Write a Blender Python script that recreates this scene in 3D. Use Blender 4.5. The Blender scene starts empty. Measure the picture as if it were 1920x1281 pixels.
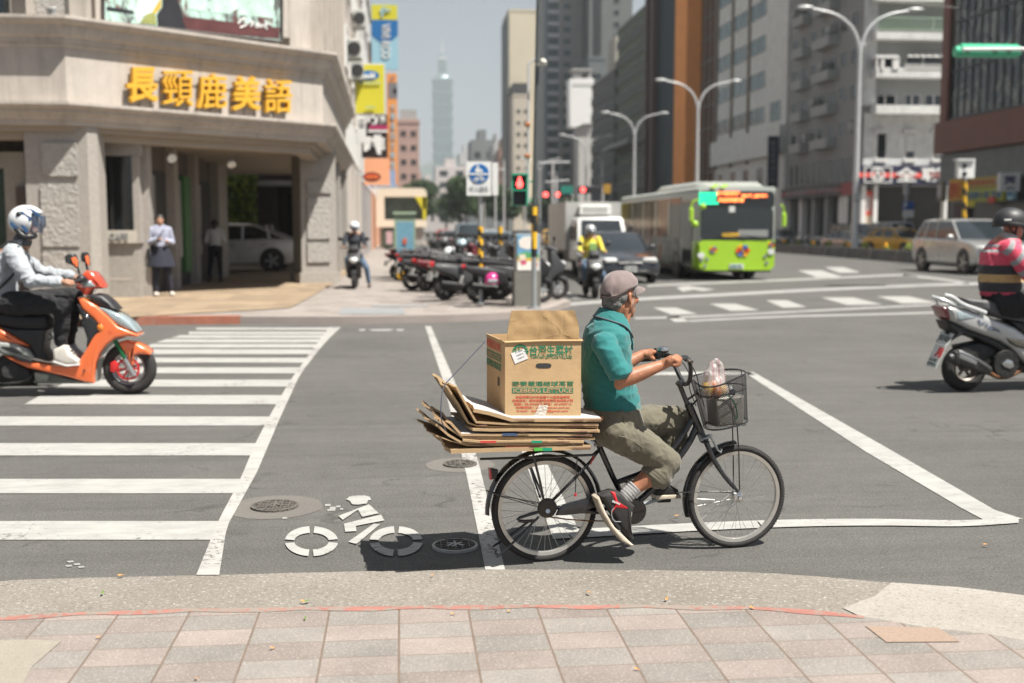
import bpy, math, random
from mathutils import Vector, Matrix, noise
V = Vector; R = math.radians; PI = math.pi
random.seed(7)
S = bpy.context.scene
# ---------------------------------------------------------------- camera
F, CX, CY = 2100.0, 960.0, 640.5
HC = 1.6
TH = math.atan((CY-428)/F); PS = math.atan(0.1*math.cos(TH))
cd = bpy.data.cameras.new('camera'); cam = bpy.data.objects.new('camera', cd)
S.collection.objects.link(cam); S.camera = cam
cam.location = (0, 0, HC); cam.rotation_euler = (PI/2-TH, 0, -PS)
cd.sensor_width = 36; cd.lens = 36*F/1920; cd.clip_start = .1; cd.clip_end = 20000
cd.dof.use_dof = True; cd.dof.focus_distance = 5.55; cd.dof.aperture_fstop = 1.65; cd.dof.aperture_blades = 0
# ---------------------------------------------------------------- sky and sun
SD = V((.41, -.33, 1.0)).normalized()          # towards the sun
W = bpy.data.worlds.new('World'); S.world = W; W.use_nodes = True
nt = W.node_tree; bg = nt.nodes['Background']
sk = nt.nodes.new('ShaderNodeTexSky'); sk.sky_type = 'NISHITA'; sk.sun_disc = False
sk.sun_elevation = math.asin(SD.z); sk.sun_rotation = math.atan2(SD.x, SD.y)
sk.air_density = .7; sk.dust_density = 1.0; sk.ozone_density = 1.0; sk.altitude = 0
hs = nt.nodes.new('ShaderNodeHueSaturation'); hs.inputs['Saturation'].default_value = .5
nt.links.new(sk.outputs[0], hs.inputs['Color']); nt.links.new(hs.outputs[0], bg.inputs[0]); bg.inputs[1].default_value = .05
sl = bpy.data.lights.new('sun', 'SUN'); sl.energy = 5.0; sl.angle = R(.5); sl.color = (1, .955, .88)
so = bpy.data.objects.new('sun', sl); S.collection.objects.link(so)
so.rotation_euler = SD.to_track_quat('Z', 'Y').to_euler(); so.location = (0, 0, 50)
S.view_settings.view_transform = 'Standard'; S.view_settings.look = 'None'
S.view_settings.exposure = .98; S.view_settings.gamma = 1
S.cycles.use_denoising = True; S.cycles.max_bounces = 6; S.cycles.transparent_max_bounces = 12
S.cycles.volume_bounces = 0; S.cycles.diffuse_bounces = 2; S.cycles.glossy_bounces = 3; S.cycles.transmission_bounces = 4
S.cycles.sample_clamp_indirect = 6; S.cycles.caustics_reflective = False; S.cycles.caustics_refractive = False
# ---------------------------------------------------------------- measuring
MC = Matrix.Rotation(-PS, 3, 'Z') @ Matrix.Rotation(PI/2-TH, 3, 'X')
def ray(px, py): return MC @ V(((px-CX)/F, -(py-CY)/F, -1))
def G(px, py, z=0.0):
    d = ray(px, py); t = (z-HC)/d.z
    return V((d.x*t, d.y*t, z))
def atY(px, py, Y):
    d = ray(px, py); t = Y/d.y
    return V((d.x*t, Y, HC+d.z*t))
class Plane:
    """vertical plane of a two-wheeler: o on the ground, u heading, n pointing away from the viewer"""
    def __init__(s, o, u):
        s.o = o; s.u = V((u[0], u[1], 0)).normalized(); s.z = V((0, 0, 1)); s.n = V((-s.u.y, s.u.x, 0))
    def __call__(s, px, py, off=0.0):
        d = ray(px, py); c = V((0, 0, HC)); t = (s.o+s.n*off-c).dot(s.n)/d.dot(s.n)
        return c+d*t
    def zoomed(s, x0, y0, k):
        return lambda a, b, off=0.0: s(x0+a*k, y0+b*k, off)
    def st(s, p): q = p-s.o; return (q.dot(s.u), q.z)
    def at(s, a, b, off=0.0): return s.o+s.u*a+s.z*b+s.n*off
# ---------------------------------------------------------------- materials
ORD = 'nearest second third fourth fifth sixth seventh eighth ninth tenth'.split()
MATS = {}
def srgb(c):
    return tuple((x/255/12.92 if x/255 <= .04045 else ((x/255+.055)/1.055)**2.4) for x in c)
def nod(t, ty, **k):
    n = t.nodes.new(ty)
    for a, b in k.items():
        if a[0] == '_': setattr(n, a[1:], b)
        else: n.inputs[a.replace('__', ' ')].default_value = b
    return n
def mat(name, col=(.5, .5, .5), rough=.6, metal=0, var=.12, vs=8, bump=0, bs=60, coat=0, emit=None, es=1, alpha=1, trans=0, spec=.5, dirt=0, sub=0):
    if name in MATS: return MATS[name]
    m = bpy.data.materials.new(name); m.use_nodes = True; t = m.node_tree; b = t.nodes['Principled BSDF']
    MATS[name] = m
    b.inputs['Roughness'].default_value = rough; b.inputs['Metallic'].default_value = metal
    b.inputs['Coat Weight'].default_value = coat; b.inputs['Specular IOR Level'].default_value = spec
    b.inputs['Alpha'].default_value = alpha; b.inputs['Transmission Weight'].default_value = trans
    if sub: b.inputs['Subsurface Weight'].default_value = sub; b.inputs['Subsurface Radius'].default_value = (.02, .008, .004)
    tc = t.nodes.new('ShaderNodeTexCoord')
    c4 = (*col, 1)
    if var or dirt:
        nz = nod(t, 'ShaderNodeTexNoise', Scale=vs, Detail=6.0, Roughness=.6)
        t.links.new(tc.outputs['Object'], nz.inputs['Vector'])
        mp = nod(t, 'ShaderNodeMapRange'); mp.inputs[1].default_value = .25; mp.inputs[2].default_value = .75
        mp.inputs[3].default_value = 1-var; mp.inputs[4].default_value = 1+var
        t.links.new(nz.outputs[0], mp.inputs[0])
        mx = nod(t, 'ShaderNodeVectorMath', _operation='MULTIPLY'); mx.inputs[0].default_value = col
        t.links.new(mp.outputs[0], mx.inputs[1]); t.links.new(mx.outputs[0], b.inputs['Base Color'])
        mr = nod(t, 'ShaderNodeMapRange'); mr.inputs[3].default_value = max(0, rough-.08); mr.inputs[4].default_value = min(1, rough+.1)
        t.links.new(nz.outputs[0], mr.inputs[0]); t.links.new(mr.outputs[0], b.inputs['Roughness'])
    else: b.inputs['Base Color'].default_value = c4
    if bump:
        n2 = nod(t, 'ShaderNodeTexNoise', Scale=bs, Detail=5.0)
        t.links.new(tc.outputs['Object'], n2.inputs['Vector'])
        bp = nod(t, 'ShaderNodeBump', Strength=min(1, bump), Distance=.02 if bump <= 1 else .02*bump)
        t.links.new(n2.outputs[0], bp.inputs['Height']); t.links.new(bp.outputs[0], b.inputs['Normal'])
    if emit: b.inputs['Emission Color'].default_value = (*emit, 1); b.inputs['Emission Strength'].default_value = es
    return m
class NT:
    """small node graph builder"""
    def __init__(s, name, rough=.8):
        s.m = bpy.data.materials.new(name); MATS[name] = s.m; s.m.use_nodes = True; s.t = s.m.node_tree
        s.b = s.t.nodes['Principled BSDF']; s.b.inputs['Roughness'].default_value = rough
        s.tc = s.t.nodes.new('ShaderNodeTexCoord')
    def l(s, a, b): s.t.links.new(a, b)
    def pos(s, sc=(1, 1, 1)):
        mp = s.t.nodes.new('ShaderNodeMapping'); mp.inputs['Scale'].default_value = sc
        s.l(s.tc.outputs['Object'], mp.inputs[0]); return mp.outputs[0]
    def noise(s, sc, det=4, r=.6, v=None, dist=0):
        n = nod(s.t, 'ShaderNodeTexNoise', Scale=sc, Detail=det, Roughness=r, Distortion=dist)
        s.l(v or s.tc.outputs['Object'], n.inputs['Vector']); return n.outputs[0]
    def vor(s, sc, v=None, feat='F1', out=0):
        n = nod(s.t, 'ShaderNodeTexVoronoi', Scale=sc); n.feature = feat
        s.l(v or s.tc.outputs['Object'], n.inputs['Vector']); return n.outputs[out]
    def ramp(s, f, stops, interp='LINEAR'):
        r = s.t.nodes.new('ShaderNodeValToRGB'); e = r.color_ramp; e.interpolation = interp
        while len(e.elements) < len(stops): e.elements.new(.5)
        for el, (p, c) in zip(e.elements, stops):
            el.position = p; el.color = (*c, 1) if hasattr(c, '__len__') else (c, c, c, 1)
        s.l(f, r.inputs[0]); return r.outputs[0]
    def mix(s, f, a, b, mode='MIX'):
        n = s.t.nodes.new('ShaderNodeMix'); n.data_type = 'RGBA'; n.blend_type = mode
        for sock, x in ((n.inputs[0], f), (n.inputs[6], a), (n.inputs[7], b)):
            if isinstance(x, (int, float)): sock.default_value = x if sock == n.inputs[0] else (x, x, x, 1)
            elif isinstance(x, tuple): sock.default_value = (*x, 1)
            else: s.l(x, sock)
        return n.outputs[2]
    def math(s, op, a, b=0.0):
        n = nod(s.t, 'ShaderNodeMath', _operation=op)
        for i, x in enumerate((a, b)):
            if isinstance(x, (int, float)): n.inputs[i].default_value = x
            else: s.l(x, n.inputs[i])
        return n.outputs[0]
    def out(s, col, bump=None, bstr=.3, bd=.01, rough=None):
        if isinstance(col, tuple): s.b.inputs['Base Color'].default_value = (*col, 1)
        else: s.l(col, s.b.inputs['Base Color'])
        if bump is not None:
            n = nod(s.t, 'ShaderNodeBump', Strength=bstr, Distance=bd); s.l(bump, n.inputs['Height']); s.l(n.outputs[0], s.b.inputs['Normal'])
        if rough is not None: s.l(rough, s.b.inputs['Roughness'])
        return s.m
# ---------------------------------------------------------------- mesh builder
class MB:
    def __init__(s): s.v = []; s.f = []; s.mi = []; s.ms = []; s.cur = 0
    def m(s, mt):
        if mt not in s.ms: s.ms.append(mt)
        s.cur = s.ms.index(mt); return s
    def add(s, vs, fs):
        o = len(s.v); s.v += [V(x) for x in vs]
        for f in fs: s.f.append([i+o for i in f]); s.mi.append(s.cur)
        return s
    def box(s, c, d, M=None, bev=0):
        x, y, z = d[0]/2, d[1]/2, d[2]/2; M = M or Matrix.Identity(3); c = V(c)
        if bev:
            b = min(bev, x*.9, y*.9, z*.9); rings = []
            for zz, ins in ((-z, b), (-z+b, 0), (z-b, 0), (z, b)):
                X, Y = x-ins, y-ins; bb = b*.6 if ins == 0 else b*.3
                rings.append([c+M@V(p) for p in ((-X+bb, -Y, zz), (X-bb, -Y, zz), (X, -Y+bb, zz), (X, Y-bb, zz), (X-bb, Y, zz), (-X+bb, Y, zz), (-X, Y-bb, zz), (-X, -Y+bb, zz))])
            return s.loft(rings)
        ps = [c+M@V((i*x, j*y, k*z)) for k in (-1, 1) for j in (-1, 1) for i in (-1, 1)]
        return s.add(ps, [(0, 2, 3, 1), (4, 5, 7, 6), (0, 1, 5, 4), (2, 6, 7, 3), (0, 4, 6, 2), (1, 3, 7, 5)])
    def bx(s, x0, x1, y0, y1, z0, z1): return s.box(((x0+x1)/2, (y0+y1)/2, (z0+z1)/2), (abs(x1-x0), abs(y1-y0), abs(z1-z0)))
    def loft(s, rings, caps=True, closed=False):
        n = len(rings[0]); fs = []
        vs = [p for r in rings for p in r]; L = len(rings)
        for i in range(L if closed else L-1):
            a = i*n; b = ((i+1) % L)*n
            for j in range(n): k = (j+1) % n; fs.append((a+j, a+k, b+k, b+j))
        if caps and not closed: fs.append(tuple(range(n))[::-1]); fs.append(tuple(range((L-1)*n, L*n)))
        return s.add(vs, fs)
    def ring(s, c, ax, r, n, ref=None, r2=None):
        ax = V(ax).normalized(); ref = ref or (V((0, 0, 1)) if abs(ax.z) < .9 else V((1, 0, 0)))
        a = ax.cross(ref).normalized(); b = ax.cross(a); r2 = r2 or r
        return [V(c)+a*(r*math.cos(2*PI*i/n))+b*(r2*math.sin(2*PI*i/n)) for i in range(n)]
    def cyl(s, a, b, r0, r1=None, n=12, caps=True):
        a = V(a); b = V(b); r1 = r0 if r1 is None else r1; d = b-a
        if d.length < 1e-7: return s
        return s.loft([s.ring(a, d, r0, n), s.ring(b, d, r1, n)], caps)
    def tube(s, pts, r, n=8, caps=True, closed=False, smooth=0):
        pts = [V(p) for p in pts]
        for _ in range(smooth):
            q = [pts[0]]
            for a, b in zip(pts, pts[1:]): q += [a.lerp(b, .25), a.lerp(b, .75)]
            pts = q+[pts[-1]]
        L = len(pts); rs = r if hasattr(r, '__len__') else [r]*L
        if len(rs) != L: rs = [rs[min(len(rs)-1, int(i*(len(rs)-1)/(L-1)+.5))] for i in range(L)]
        rings = []; ref = None
        for i, p in enumerate(pts):
            if closed: d = pts[(i+1) % L]-pts[i-1]
            else: d = pts[min(i+1, L-1)]-pts[max(i-1, 0)]
            d.normalize()
            if ref is None: ref = V((0, 0, 1)) if abs(d.z) < .9 else V((1, 0, 0))
            a = d.cross(ref)
            if a.length < 1e-5: a = d.orthogonal()
            a.normalize(); b = d.cross(a); ref = -b if False else a.cross(d)
            rings.append([p+a*(rs[i]*math.cos(2*PI*k/n))+b*(rs[i]*math.sin(2*PI*k/n)) for k in range(n)])
        return s.loft(rings, caps, closed)
    def lathe(s, prof, c, ax, n=32, caps=False, closed=False):
        ax = V(ax).normalized(); c = V(c)
        rings = [s.ring(c+ax*h, ax, max(r, 1e-5), n) for r, h in prof]
        return s.loft(rings, caps, closed)
    def torus(s, c, ax, Rr, r, n=48, m=10, r2=None):
        r2 = r2 or r
        return s.lathe([(Rr+r*math.cos(2*PI*k/m), r2*math.sin(2*PI*k/m)) for k in range(m)], c, ax, n, closed=True)
    def sph(s, c, r, n=16, m=10, M=None):
        rx, ry, rz = (r, r, r) if not hasattr(r, '__len__') else r; M = M or Matrix.Identity(3); c = V(c)
        rings = []
        for i in range(m+1):
            t = PI*i/m; q = max(math.sin(t), 1e-4)
            rings.append([c+M@V((rx*q*math.cos(2*PI*j/n), ry*q*math.sin(2*PI*j/n), -rz*math.cos(t))) for j in range(n)])
        return s.loft(rings)
    def cap(s, a, b, r0, r1=None, n=14):
        r1 = r0 if r1 is None else r1
        s.cyl(a, b, r0, r1, n); s.sph(a, r0*.995, n, 8); s.sph(b, r1*.995, n, 8); return s
    def chain(s, pts, rs, n=14):
        for i in range(len(pts)-1): s.cap(pts[i], pts[i+1], rs[i], rs[i+1], n)
        return s
    def prism(s, poly, vec):
        n = len(poly); vec = V(vec); vs = [V(p) for p in poly]+[V(p)+vec for p in poly]
        fs = [tuple(range(n))[::-1], tuple(range(n, 2*n))]+[(i, (i+1) % n, n+(i+1) % n, n+i) for i in range(n)]
        return s.add(vs, fs)
    def face(s, pts): return s.add(pts, [tuple(range(len(pts)))])
    def pillow(s, poly, n, half, inset=.02, steps=3, half2=None):
        """poly: 3D points in a plane with unit normal n; a rounded slab of +-half"""
        n = V(n).normalized(); P = [V(p) for p in poly]; L = len(P)
        q = []
        for p in P:
            if not q or (p-q[-1]).length > 1e-4: q.append(p)
        P = q; L = len(P)
        area = sum((P[i].cross(P[(i+1) % L])).dot(n) for i in range(L))
        if area < 0: P.reverse()
        off = []
        for i in range(L):
            e0 = (P[i]-P[i-1]).normalized(); e1 = (P[(i+1) % L]-P[i]).normalized()
            a = n.cross(e0); b = n.cross(e1); m = a+b
            if m.length < .2: m = a
            m.normalize(); c = max(.5, m.dot(a)); off.append(m/c)
        half2 = half if half2 is None else half2
        prof = []
        for k in range(steps+1):
            t = PI/2*k/steps; prof.append((inset*(1-math.sin(t)), -half+inset*(1-math.cos(t))))
        rings = [[p+o*a+n*h for p, o in zip(P, off)] for a, h in prof]
        rings += [[p+o*a+n*(-h*half2/half) for p, o in zip(P, off)] for a, h in reversed(prof)]
        base = len(s.v); s.loft(rings, caps=False)
        from mathutils.geometry import tessellate_polygon
        ref = V((1, 0, 0)) if abs(n.x) < .9 else V((0, 1, 0)); ex = n.cross(ref).normalized(); ey = n.cross(ex)
        flat_ = [V((p.dot(ex), p.dot(ey), 0)) for p in P]
        for tri in tessellate_polygon([flat_]):
            a, b, c = tri; ar = (flat_[b]-flat_[a]).cross(flat_[c]-flat_[a]).z
            if ar < 0: b, c = c, b
            up = ex.cross(ey).dot(n) > 0
            q = (a, b, c) if not up else (a, c, b)
            s.f.append([base+k for k in q]); s.mi.append(s.cur)
            o_ = base+(len(rings)-1)*L; s.f.append([o_+k for k in q[::-1]]); s.mi.append(s.cur)
        return s
    def eloft(s, secs, n=20):
        """secs: (centre, half-axis vector u, half-axis vector v)"""
        return s.loft([[V(c)+V(u)*math.cos(2*PI*k/n)+V(w)*math.sin(2*PI*k/n) for k in range(n)] for c, u, w in secs])
    def sweep(s, prof, path, closed=False):
        """prof: (out, z); path: 2D points, outside on the right hand"""
        P = [V((p[0], p[1], 0)) for p in path]; L = len(P); rings = []
        for i in range(L):
            e0 = (P[i]-P[i-1]).normalized() if i else (P[1]-P[0]).normalized()
            e1 = (P[i+1]-P[i]).normalized() if i < L-1 else e0
            a = V((e0.y, -e0.x, 0)); b = V((e1.y, -e1.x, 0)); m = (a+b).normalized(); m /= max(.3, m.dot(a))
            rings.append([P[i]+m*o+V((0, 0, z)) for o, z in prof])
        return s.loft(rings)
    def text(s, body, M, size=1, ext=.01, bold=0, align='LEFT', bev=0):
        """M: 4x4 placing the text plane (x right, y up, z out)"""
        cu = bpy.data.curves.new('t', 'FONT'); cu.body = body; cu.size = size; cu.extrude = ext; cu.offset = bold
        cu.align_x = align; cu.bevel_depth = bev; cu.resolution_u = 3; cu.bevel_resolution = 1
        ob = bpy.data.objects.new('t', cu); S.collection.objects.link(ob); bpy.context.view_layer.update()
        me = bpy.data.meshes.new_from_object(ob.evaluated_get(bpy.context.evaluated_depsgraph_get()))
        s.add([M @ v.co for v in me.vertices], [tuple(p.vertices) for p in me.polygons])
        bpy.data.objects.remove(ob); bpy.data.curves.remove(cu); bpy.data.meshes.remove(me)
        return s
    def mesh(s, name, smooth=35):
        me = bpy.data.meshes.new(name); me.from_pydata(s.v, [], s.f)
        for mt in s.ms: me.materials.append(mt)
        if len(s.ms) > 1: me.polygons.foreach_set('material_index', s.mi)
        me.update()
        if smooth is not None:
            me.shade_smooth()
            try: me.set_sharp_from_angle(angle=R(smooth))
            except Exception: pass
        return me
WM = {}
def lnk(o): S.collection.objects.link(o)
def thing(name, label, cat, loc=(0, 0, 0), rz=0, group=None):
    o = bpy.data.objects.new(name, None); lnk(o); o.location = loc; o.rotation_euler = (0, 0, rz); o.empty_display_size = .2
    o['label'] = label; o['category'] = cat
    if group: o['group'] = group
    WM[o.name] = Matrix.Translation(V(loc)) @ Matrix.Rotation(rz, 4, 'Z')
    return o
def tag(o, label=None, cat=None, group=None, kind=None):
    if label: o['label'] = label
    if cat: o['category'] = cat
    if group: o['group'] = group
    if kind: o['kind'] = kind
    return o
def part(name, mb, mt=None, parent=None, smooth=35, label=None, local=False):
    """mesh in world coordinates (or the thing's own when local) linked as one object"""
    if mt is not None and not mb.ms: mb.ms = [mt]
    me = mb.mesh(name, smooth); o = bpy.data.objects.new(name, me); lnk(o)
    if parent is not None:
        o.parent = parent; w = WM[parent.name]; WM[o.name] = w
        if not local: me.transform(w.inverted())
    else: WM[o.name] = Matrix.Identity(4)
    if label: o['label'] = label
    return o
def solo(name, mb, mt, label, cat, group=None, smooth=35):
    o = part(name, mb, mt, None, smooth)
    vs = [v.co for v in o.data.vertices]
    if vs:                                     # origin to the base of the thing
        c = V((sum(v.x for v in vs)/len(vs), sum(v.y for v in vs)/len(vs), min(v.z for v in vs)))
        o.data.transform(Matrix.Translation(-c)); o.location = c; WM[o.name] = Matrix.Translation(c)
    return tag(o, label, cat, group)
def struct(name, mb, mt=None, smooth=35):
    return tag(part(name, mb, mt, None, smooth), kind='structure')
def dup(root, loc, rz=0, label=None, sc=1, mats=None):
    def cp(o, par):
        c = o.copy(); lnk(c); c.parent = par; WM[c.name] = WM[o.name]
        if mats and c.type == 'MESH' and any(m and m.name in mats for m in o.data.materials):
            c.data = o.data.copy()
            for i, m in enumerate(c.data.materials):
                if m and m.name in mats: c.data.materials[i] = mats[m.name]
        for ch in o.children: cp(ch, c)
        return c
    r = cp(root, None); r.location = loc; r.rotation_euler = (0, 0, rz); r.scale = (sc, sc, sc)
    if label: r['label'] = label
    return r
def remesh(name, mb, vox, mt, parent, smooth_it=3, wr=None, label=None, fac=.5):
    me = mb.mesh(name, None); o = bpy.data.objects.new('tmp', me); lnk(o)
    md = o.modifiers.new('r', 'REMESH'); md.mode = 'VOXEL'; md.voxel_size = vox
    if smooth_it:
        sm = o.modifiers.new('s', 'SMOOTH'); sm.iterations = smooth_it; sm.factor = fac
    bpy.context.view_layer.update()
    m2 = bpy.data.meshes.new_from_object(o.evaluated_get(bpy.context.evaluated_depsgraph_get()))
    bpy.data.objects.remove(o); bpy.data.meshes.remove(me)
    if wr:                                     # wrinkles: (scale, depth, stretch vector or None)
        nr = [v.normal.copy() for v in m2.vertices]
        for v, n_ in zip(m2.vertices, nr):
            dsp = 0
            for sc, dp, st in wr:
                p = V((v.co.x*st[0], v.co.y*st[1], v.co.z*st[2]))*sc
                q = noise.noise(p+V((noise.noise(p*.6), 3, 1))*.8); dsp += dp*(1-2*abs(q)**.7)
            v.co += n_*dsp
    m2.materials.clear()
    for x in (mt if isinstance(mt, list) else [mt]): m2.materials.append(x)
    m2.shade_smooth(); m2.update(); m2.name = name
    o = bpy.data.objects.new(name, m2); lnk(o)
    if parent is not None: o.parent = parent; w = WM[parent.name]; WM[o.name] = w; m2.transform(w.inverted())
    else: WM[o.name] = Matrix.Identity(4)
    if label: o['label'] = label
    return o
# ================================================================ surfaces
def m_asphalt():
    n = NT('asphalt', .9)
    fine = n.vor(150); grit = n.noise(230, 3, .8); patch = n.noise(.55, 5, .6); mid = n.noise(9, 4, .6); gr = n.noise(75, 4, .8)
    streak = n.noise(1.0, 4, .6, n.pos((.35, 5.5, 1)), .6)
    c = n.ramp(grit, [(.3, .07), (.52, .14), (.7, .30)])
    c = n.mix(.55, c, n.ramp(fine, [(.0, .24), (.3, .135), (.8, .09)]))
    c = n.mix(1.0, c, n.ramp(patch, [(.3, .86), (.7, 1.14)]), 'MULTIPLY')
    c = n.mix(1.0, c, n.ramp(mid, [(.3, .93), (.7, 1.07)]), 'MULTIPLY')
    c = n.mix(1.0, c, n.ramp(streak, [(.35, .9), (.6, 1.04)]), 'MULTIPLY')
    sp = n.ramp(n.vor(38), [(.0, 1.0), (.07, 1.0), (.1, 0.0)])          # pale chips
    sel = n.ramp(n.noise(7, 2), [(.5, 0.0), (.56, 1.0)])
    c = n.mix(n.mix(1.0, sp, sel, 'MULTIPLY'), c, (.36, .34, .32))
    wp = n.noise(1.5, 3, .5, n.pos((1, 1, 1)), 0); vd = n.t.nodes.new('ShaderNodeVectorMath'); vd.operation = 'ADD'
    nv = nod(n.t, 'ShaderNodeTexNoise', Scale=2.2, Detail=5.0); n.l(n.tc.outputs['Object'], nv.inputs['Vector']); n.l(n.tc.outputs['Object'], vd.inputs[0]); n.l(nv.outputs[1], vd.inputs[1])
    ck = n.ramp(n.vor(.42, vd.outputs[0], 'DISTANCE_TO_EDGE'), [(.0, .55), (.006, .7), (.012, 1.0)])
    c = n.mix(n.ramp(wp, [(.5, 0.0), (.58, .8)]), c, n.mix(1.0, c, ck, 'MULTIPLY'))
    c = n.mix(1.0, c, n.ramp(gr, [(.32, .58), (.5, 1.0), (.68, 1.5)]), 'MULTIPLY')
    oil = n.ramp(n.noise(2.6, 4, .6, n.pos((1, 1.6, 1))), [(.63, 1.0), (.72, .74)]); c = n.mix(1.0, c, oil, 'MULTIPLY')
    c = n.mix(1.0, c, (.7, .68, .63), 'MULTIPLY')
    return n.out(c, n.mix(.5, grit, fine), .55, .006)
def m_paint(name='road_paint', th=.38, base=(.085, .08, .075), col=(.37, .365, .345), wear=.8):
    n = NT(name, .7)
    w = n.noise(26, 6, .72); big = n.noise(1.6, 3); g = n.noise(180, 3)
    a = n.ramp(n.math('ADD', n.math('MULTIPLY', w, .62), n.math('MULTIPLY', big, .38)), [(th, 1.0), (th+.05, .0)])
    dirt = n.ramp(n.noise(3.5, 5, .7, n.pos((1, 3, 1))), [(.35, .8), (.6, 1.03)])
    c = n.mix(n.mix(wear, 0.0, a), n.mix(1.0, n.ramp(g, [(.3, tuple(x*.9 for x in col)), (.7, col)]), dirt, 'MULTIPLY'), base)
    return n.out(c, g, .25, .004)
def m_concrete(name, a, b, st=.5):
    n = NT(name, .92)
    big = n.noise(1.3, 5, .6); g = n.noise(120, 4, .7); v = n.vor(75, n.pos((1, 1, 1)), out=1); sel = n.vor(75)
    c = n.ramp(big, [(.3, a), (.7, b)])
    c = n.mix(.6, c, n.mix(1.0, c, n.ramp(g, [(.3, .7), (.7, 1.25)]), 'MULTIPLY'))
    stn = n.ramp(n.noise(70, 3, .75), [(.5, 0.0), (.62, 1.0)])
    c = n.mix(n.mix(st, 0.0, stn), c, n.ramp(n.noise(55, 3), [(.38, (.07, .065, .06)), (.5, (.2, .18, .15)), (.62, (.42, .41, .39))]))
    return n.out(c, g, .5, .006)
def m_tiles(name, w, h, ca, cb, cj, joint=.012, ox=0, oy=0, check=True, grain=.1):
    n = NT(name, .85); sp = n.t.nodes.new('ShaderNodeSeparateXYZ'); n.l(n.tc.outputs['Object'], sp.inputs[0])
    x = n.math('DIVIDE', n.math('ADD', sp.outputs[0], ox), w); y = n.math('DIVIDE', n.math('ADD', sp.outputs[1], oy), h)
    fx = n.math('FRACT', x); fy = n.math('FRACT', y); ix = n.math('FLOOR', x); iy = n.math('FLOOR', y)
    ck = n.math('FRACT', n.math('MULTIPLY', n.math('ADD', ix, iy), .5))
    ck = n.math('GREATER_THAN', ck, .25)
    cmb = n.t.nodes.new('ShaderNodeCombineXYZ'); n.l(ix, cmb.inputs[0]); n.l(iy, cmb.inputs[1])
    wn = n.t.nodes.new('ShaderNodeTexWhiteNoise'); n.l(cmb.outputs[0], wn.inputs[0])
    wob = n.math('MULTIPLY', n.math('SUBTRACT', n.noise(30, 3), .5), .018)
    j1 = n.math('MINIMUM', n.math('ADD', fx, wob), n.math('SUBTRACT', 1.0, fx)); j2 = n.math('MINIMUM', n.math('ADD', fy, wob), n.math('SUBTRACT', 1.0, fy))
    jx = n.math('LESS_THAN', j1, joint/w); jy = n.math('LESS_THAN', j2, joint*.5/h)
    jt = n.math('MAXIMUM', jx, jy)
    g = n.noise(150, 4, .85); sp_ = n.noise(95, 2, .6); big = n.noise(2.2, 5, .65)
    c = n.mix(ck if check else wn.outputs[0], ca, cb)
    c = n.mix(1.0, c, n.ramp(wn.outputs[0], [(0, .84), (1, 1.1)]), 'MULTIPLY')
    c = n.mix(1.0, c, n.ramp(g, [(.3, 1-grain*2.4), (.5, 1.0), (.72, 1+grain*2)]), 'MULTIPLY')
    c = n.mix(1.0, c, n.ramp(big, [(.28, .74), (.66, 1.07)]), 'MULTIPLY')
    c = n.mix(n.ramp(sp_, [(.56, 0.0), (.66, .5)]), c, (.4, .36, .33)); c = n.mix(n.ramp(sp_, [(.3, .5), (.38, 0.0)]), c, (.16, .12, .1))
    c = n.mix(jt, c, n.mix(n.noise(14, 4), cj, tuple(q*1.9 for q in cj)))
    return n.out(c, n.math('SUBTRACT', n.math('MULTIPLY', g, .25), jt), .5, .006)
ASPH = m_asphalt(); PAINT = m_paint(); PAINTF = m_paint('road_paint_worn', .4, (.085, .08, .075), (.33, .325, .31), .7)
PAINTM = m_paint('road_paint_line', .41, (.085, .08, .075), (.39, .38, .36), .95)
GUTTER = m_concrete('gutter_concrete', (.17, .152, .128), (.235, .21, .18), .85)
WHITEC = m_concrete('pale_concrete', (.28, .255, .225), (.36, .335, .3), .5)
PATCH = m_concrete('patch_concrete', (.115, .105, .095), (.15, .14, .125), .1)
TILE = m_tiles('sidewalk_tiles', .289, .171, (.25, .212, .19), (.235, .217, .196), (.1, .075, .058), .0045, .02, .03)
TILEF = m_tiles('far_paving', .42, .42, (.285, .25, .225), (.27, .245, .222), (.18, .15, .13), .01, check=False)
FLOORT = m_tiles('arcade_floor', .6, .6, (.27, .2, .125), (.3, .22, .14), (.17, .12, .08), .008, check=False)
REDP = m_paint('red_kerb_paint', .47, (.24, .2, .17), (.34, .15, .12), 1.0)
# ================================================================ ground sheets
def flat(pts, z): return [V((p[0], p[1], z)) for p in pts]
def gpoly(pix, z): return [G(x, y, z) for x, y in pix]
mb = MB(); mb.face([(-3000, -60, 0), (3000, -60, 0), (3000, 9000, 0), (-3000, 9000, 0)])
struct('road', mb, ASPH, None)
def curve(pix, sub=6):
    q = [V((a, b, 0)) for a, b in pix]; out = []
    for i in range(len(q)-1):
        p0 = q[max(i-1, 0)]; p1 = q[i]; p2 = q[i+1]; p3 = q[min(i+2, len(q)-1)]
        for k in range(sub):
            t = k/sub; out.append(.5*((2*p1)+(p2-p0)*t+(2*p0-5*p1+4*p2-p3)*t*t+(3*p1-p0-3*p2+p3)*t**3))
    return [(v.x, v.y) for v in out]+[pix[-1]]
g_top = curve([(-900, 1180), (-300, 1122), (0, 1090), (200, 1083), (400, 1078), (700, 1071), (950, 1068), (1200, 1069), (1400, 1073), (1560, 1083), (1660, 1092), (1800, 1102), (1920, 1117), (2300, 1180)])
g_red = curve([(-900, 1260), (-300, 1186), (0, 1158), (300, 1145), (700, 1139), (1000, 1136), (1300, 1137), (1500, 1144), (1620, 1157), (1740, 1178), (1800, 1184), (1920, 1202), (2300, 1280)])
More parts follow.
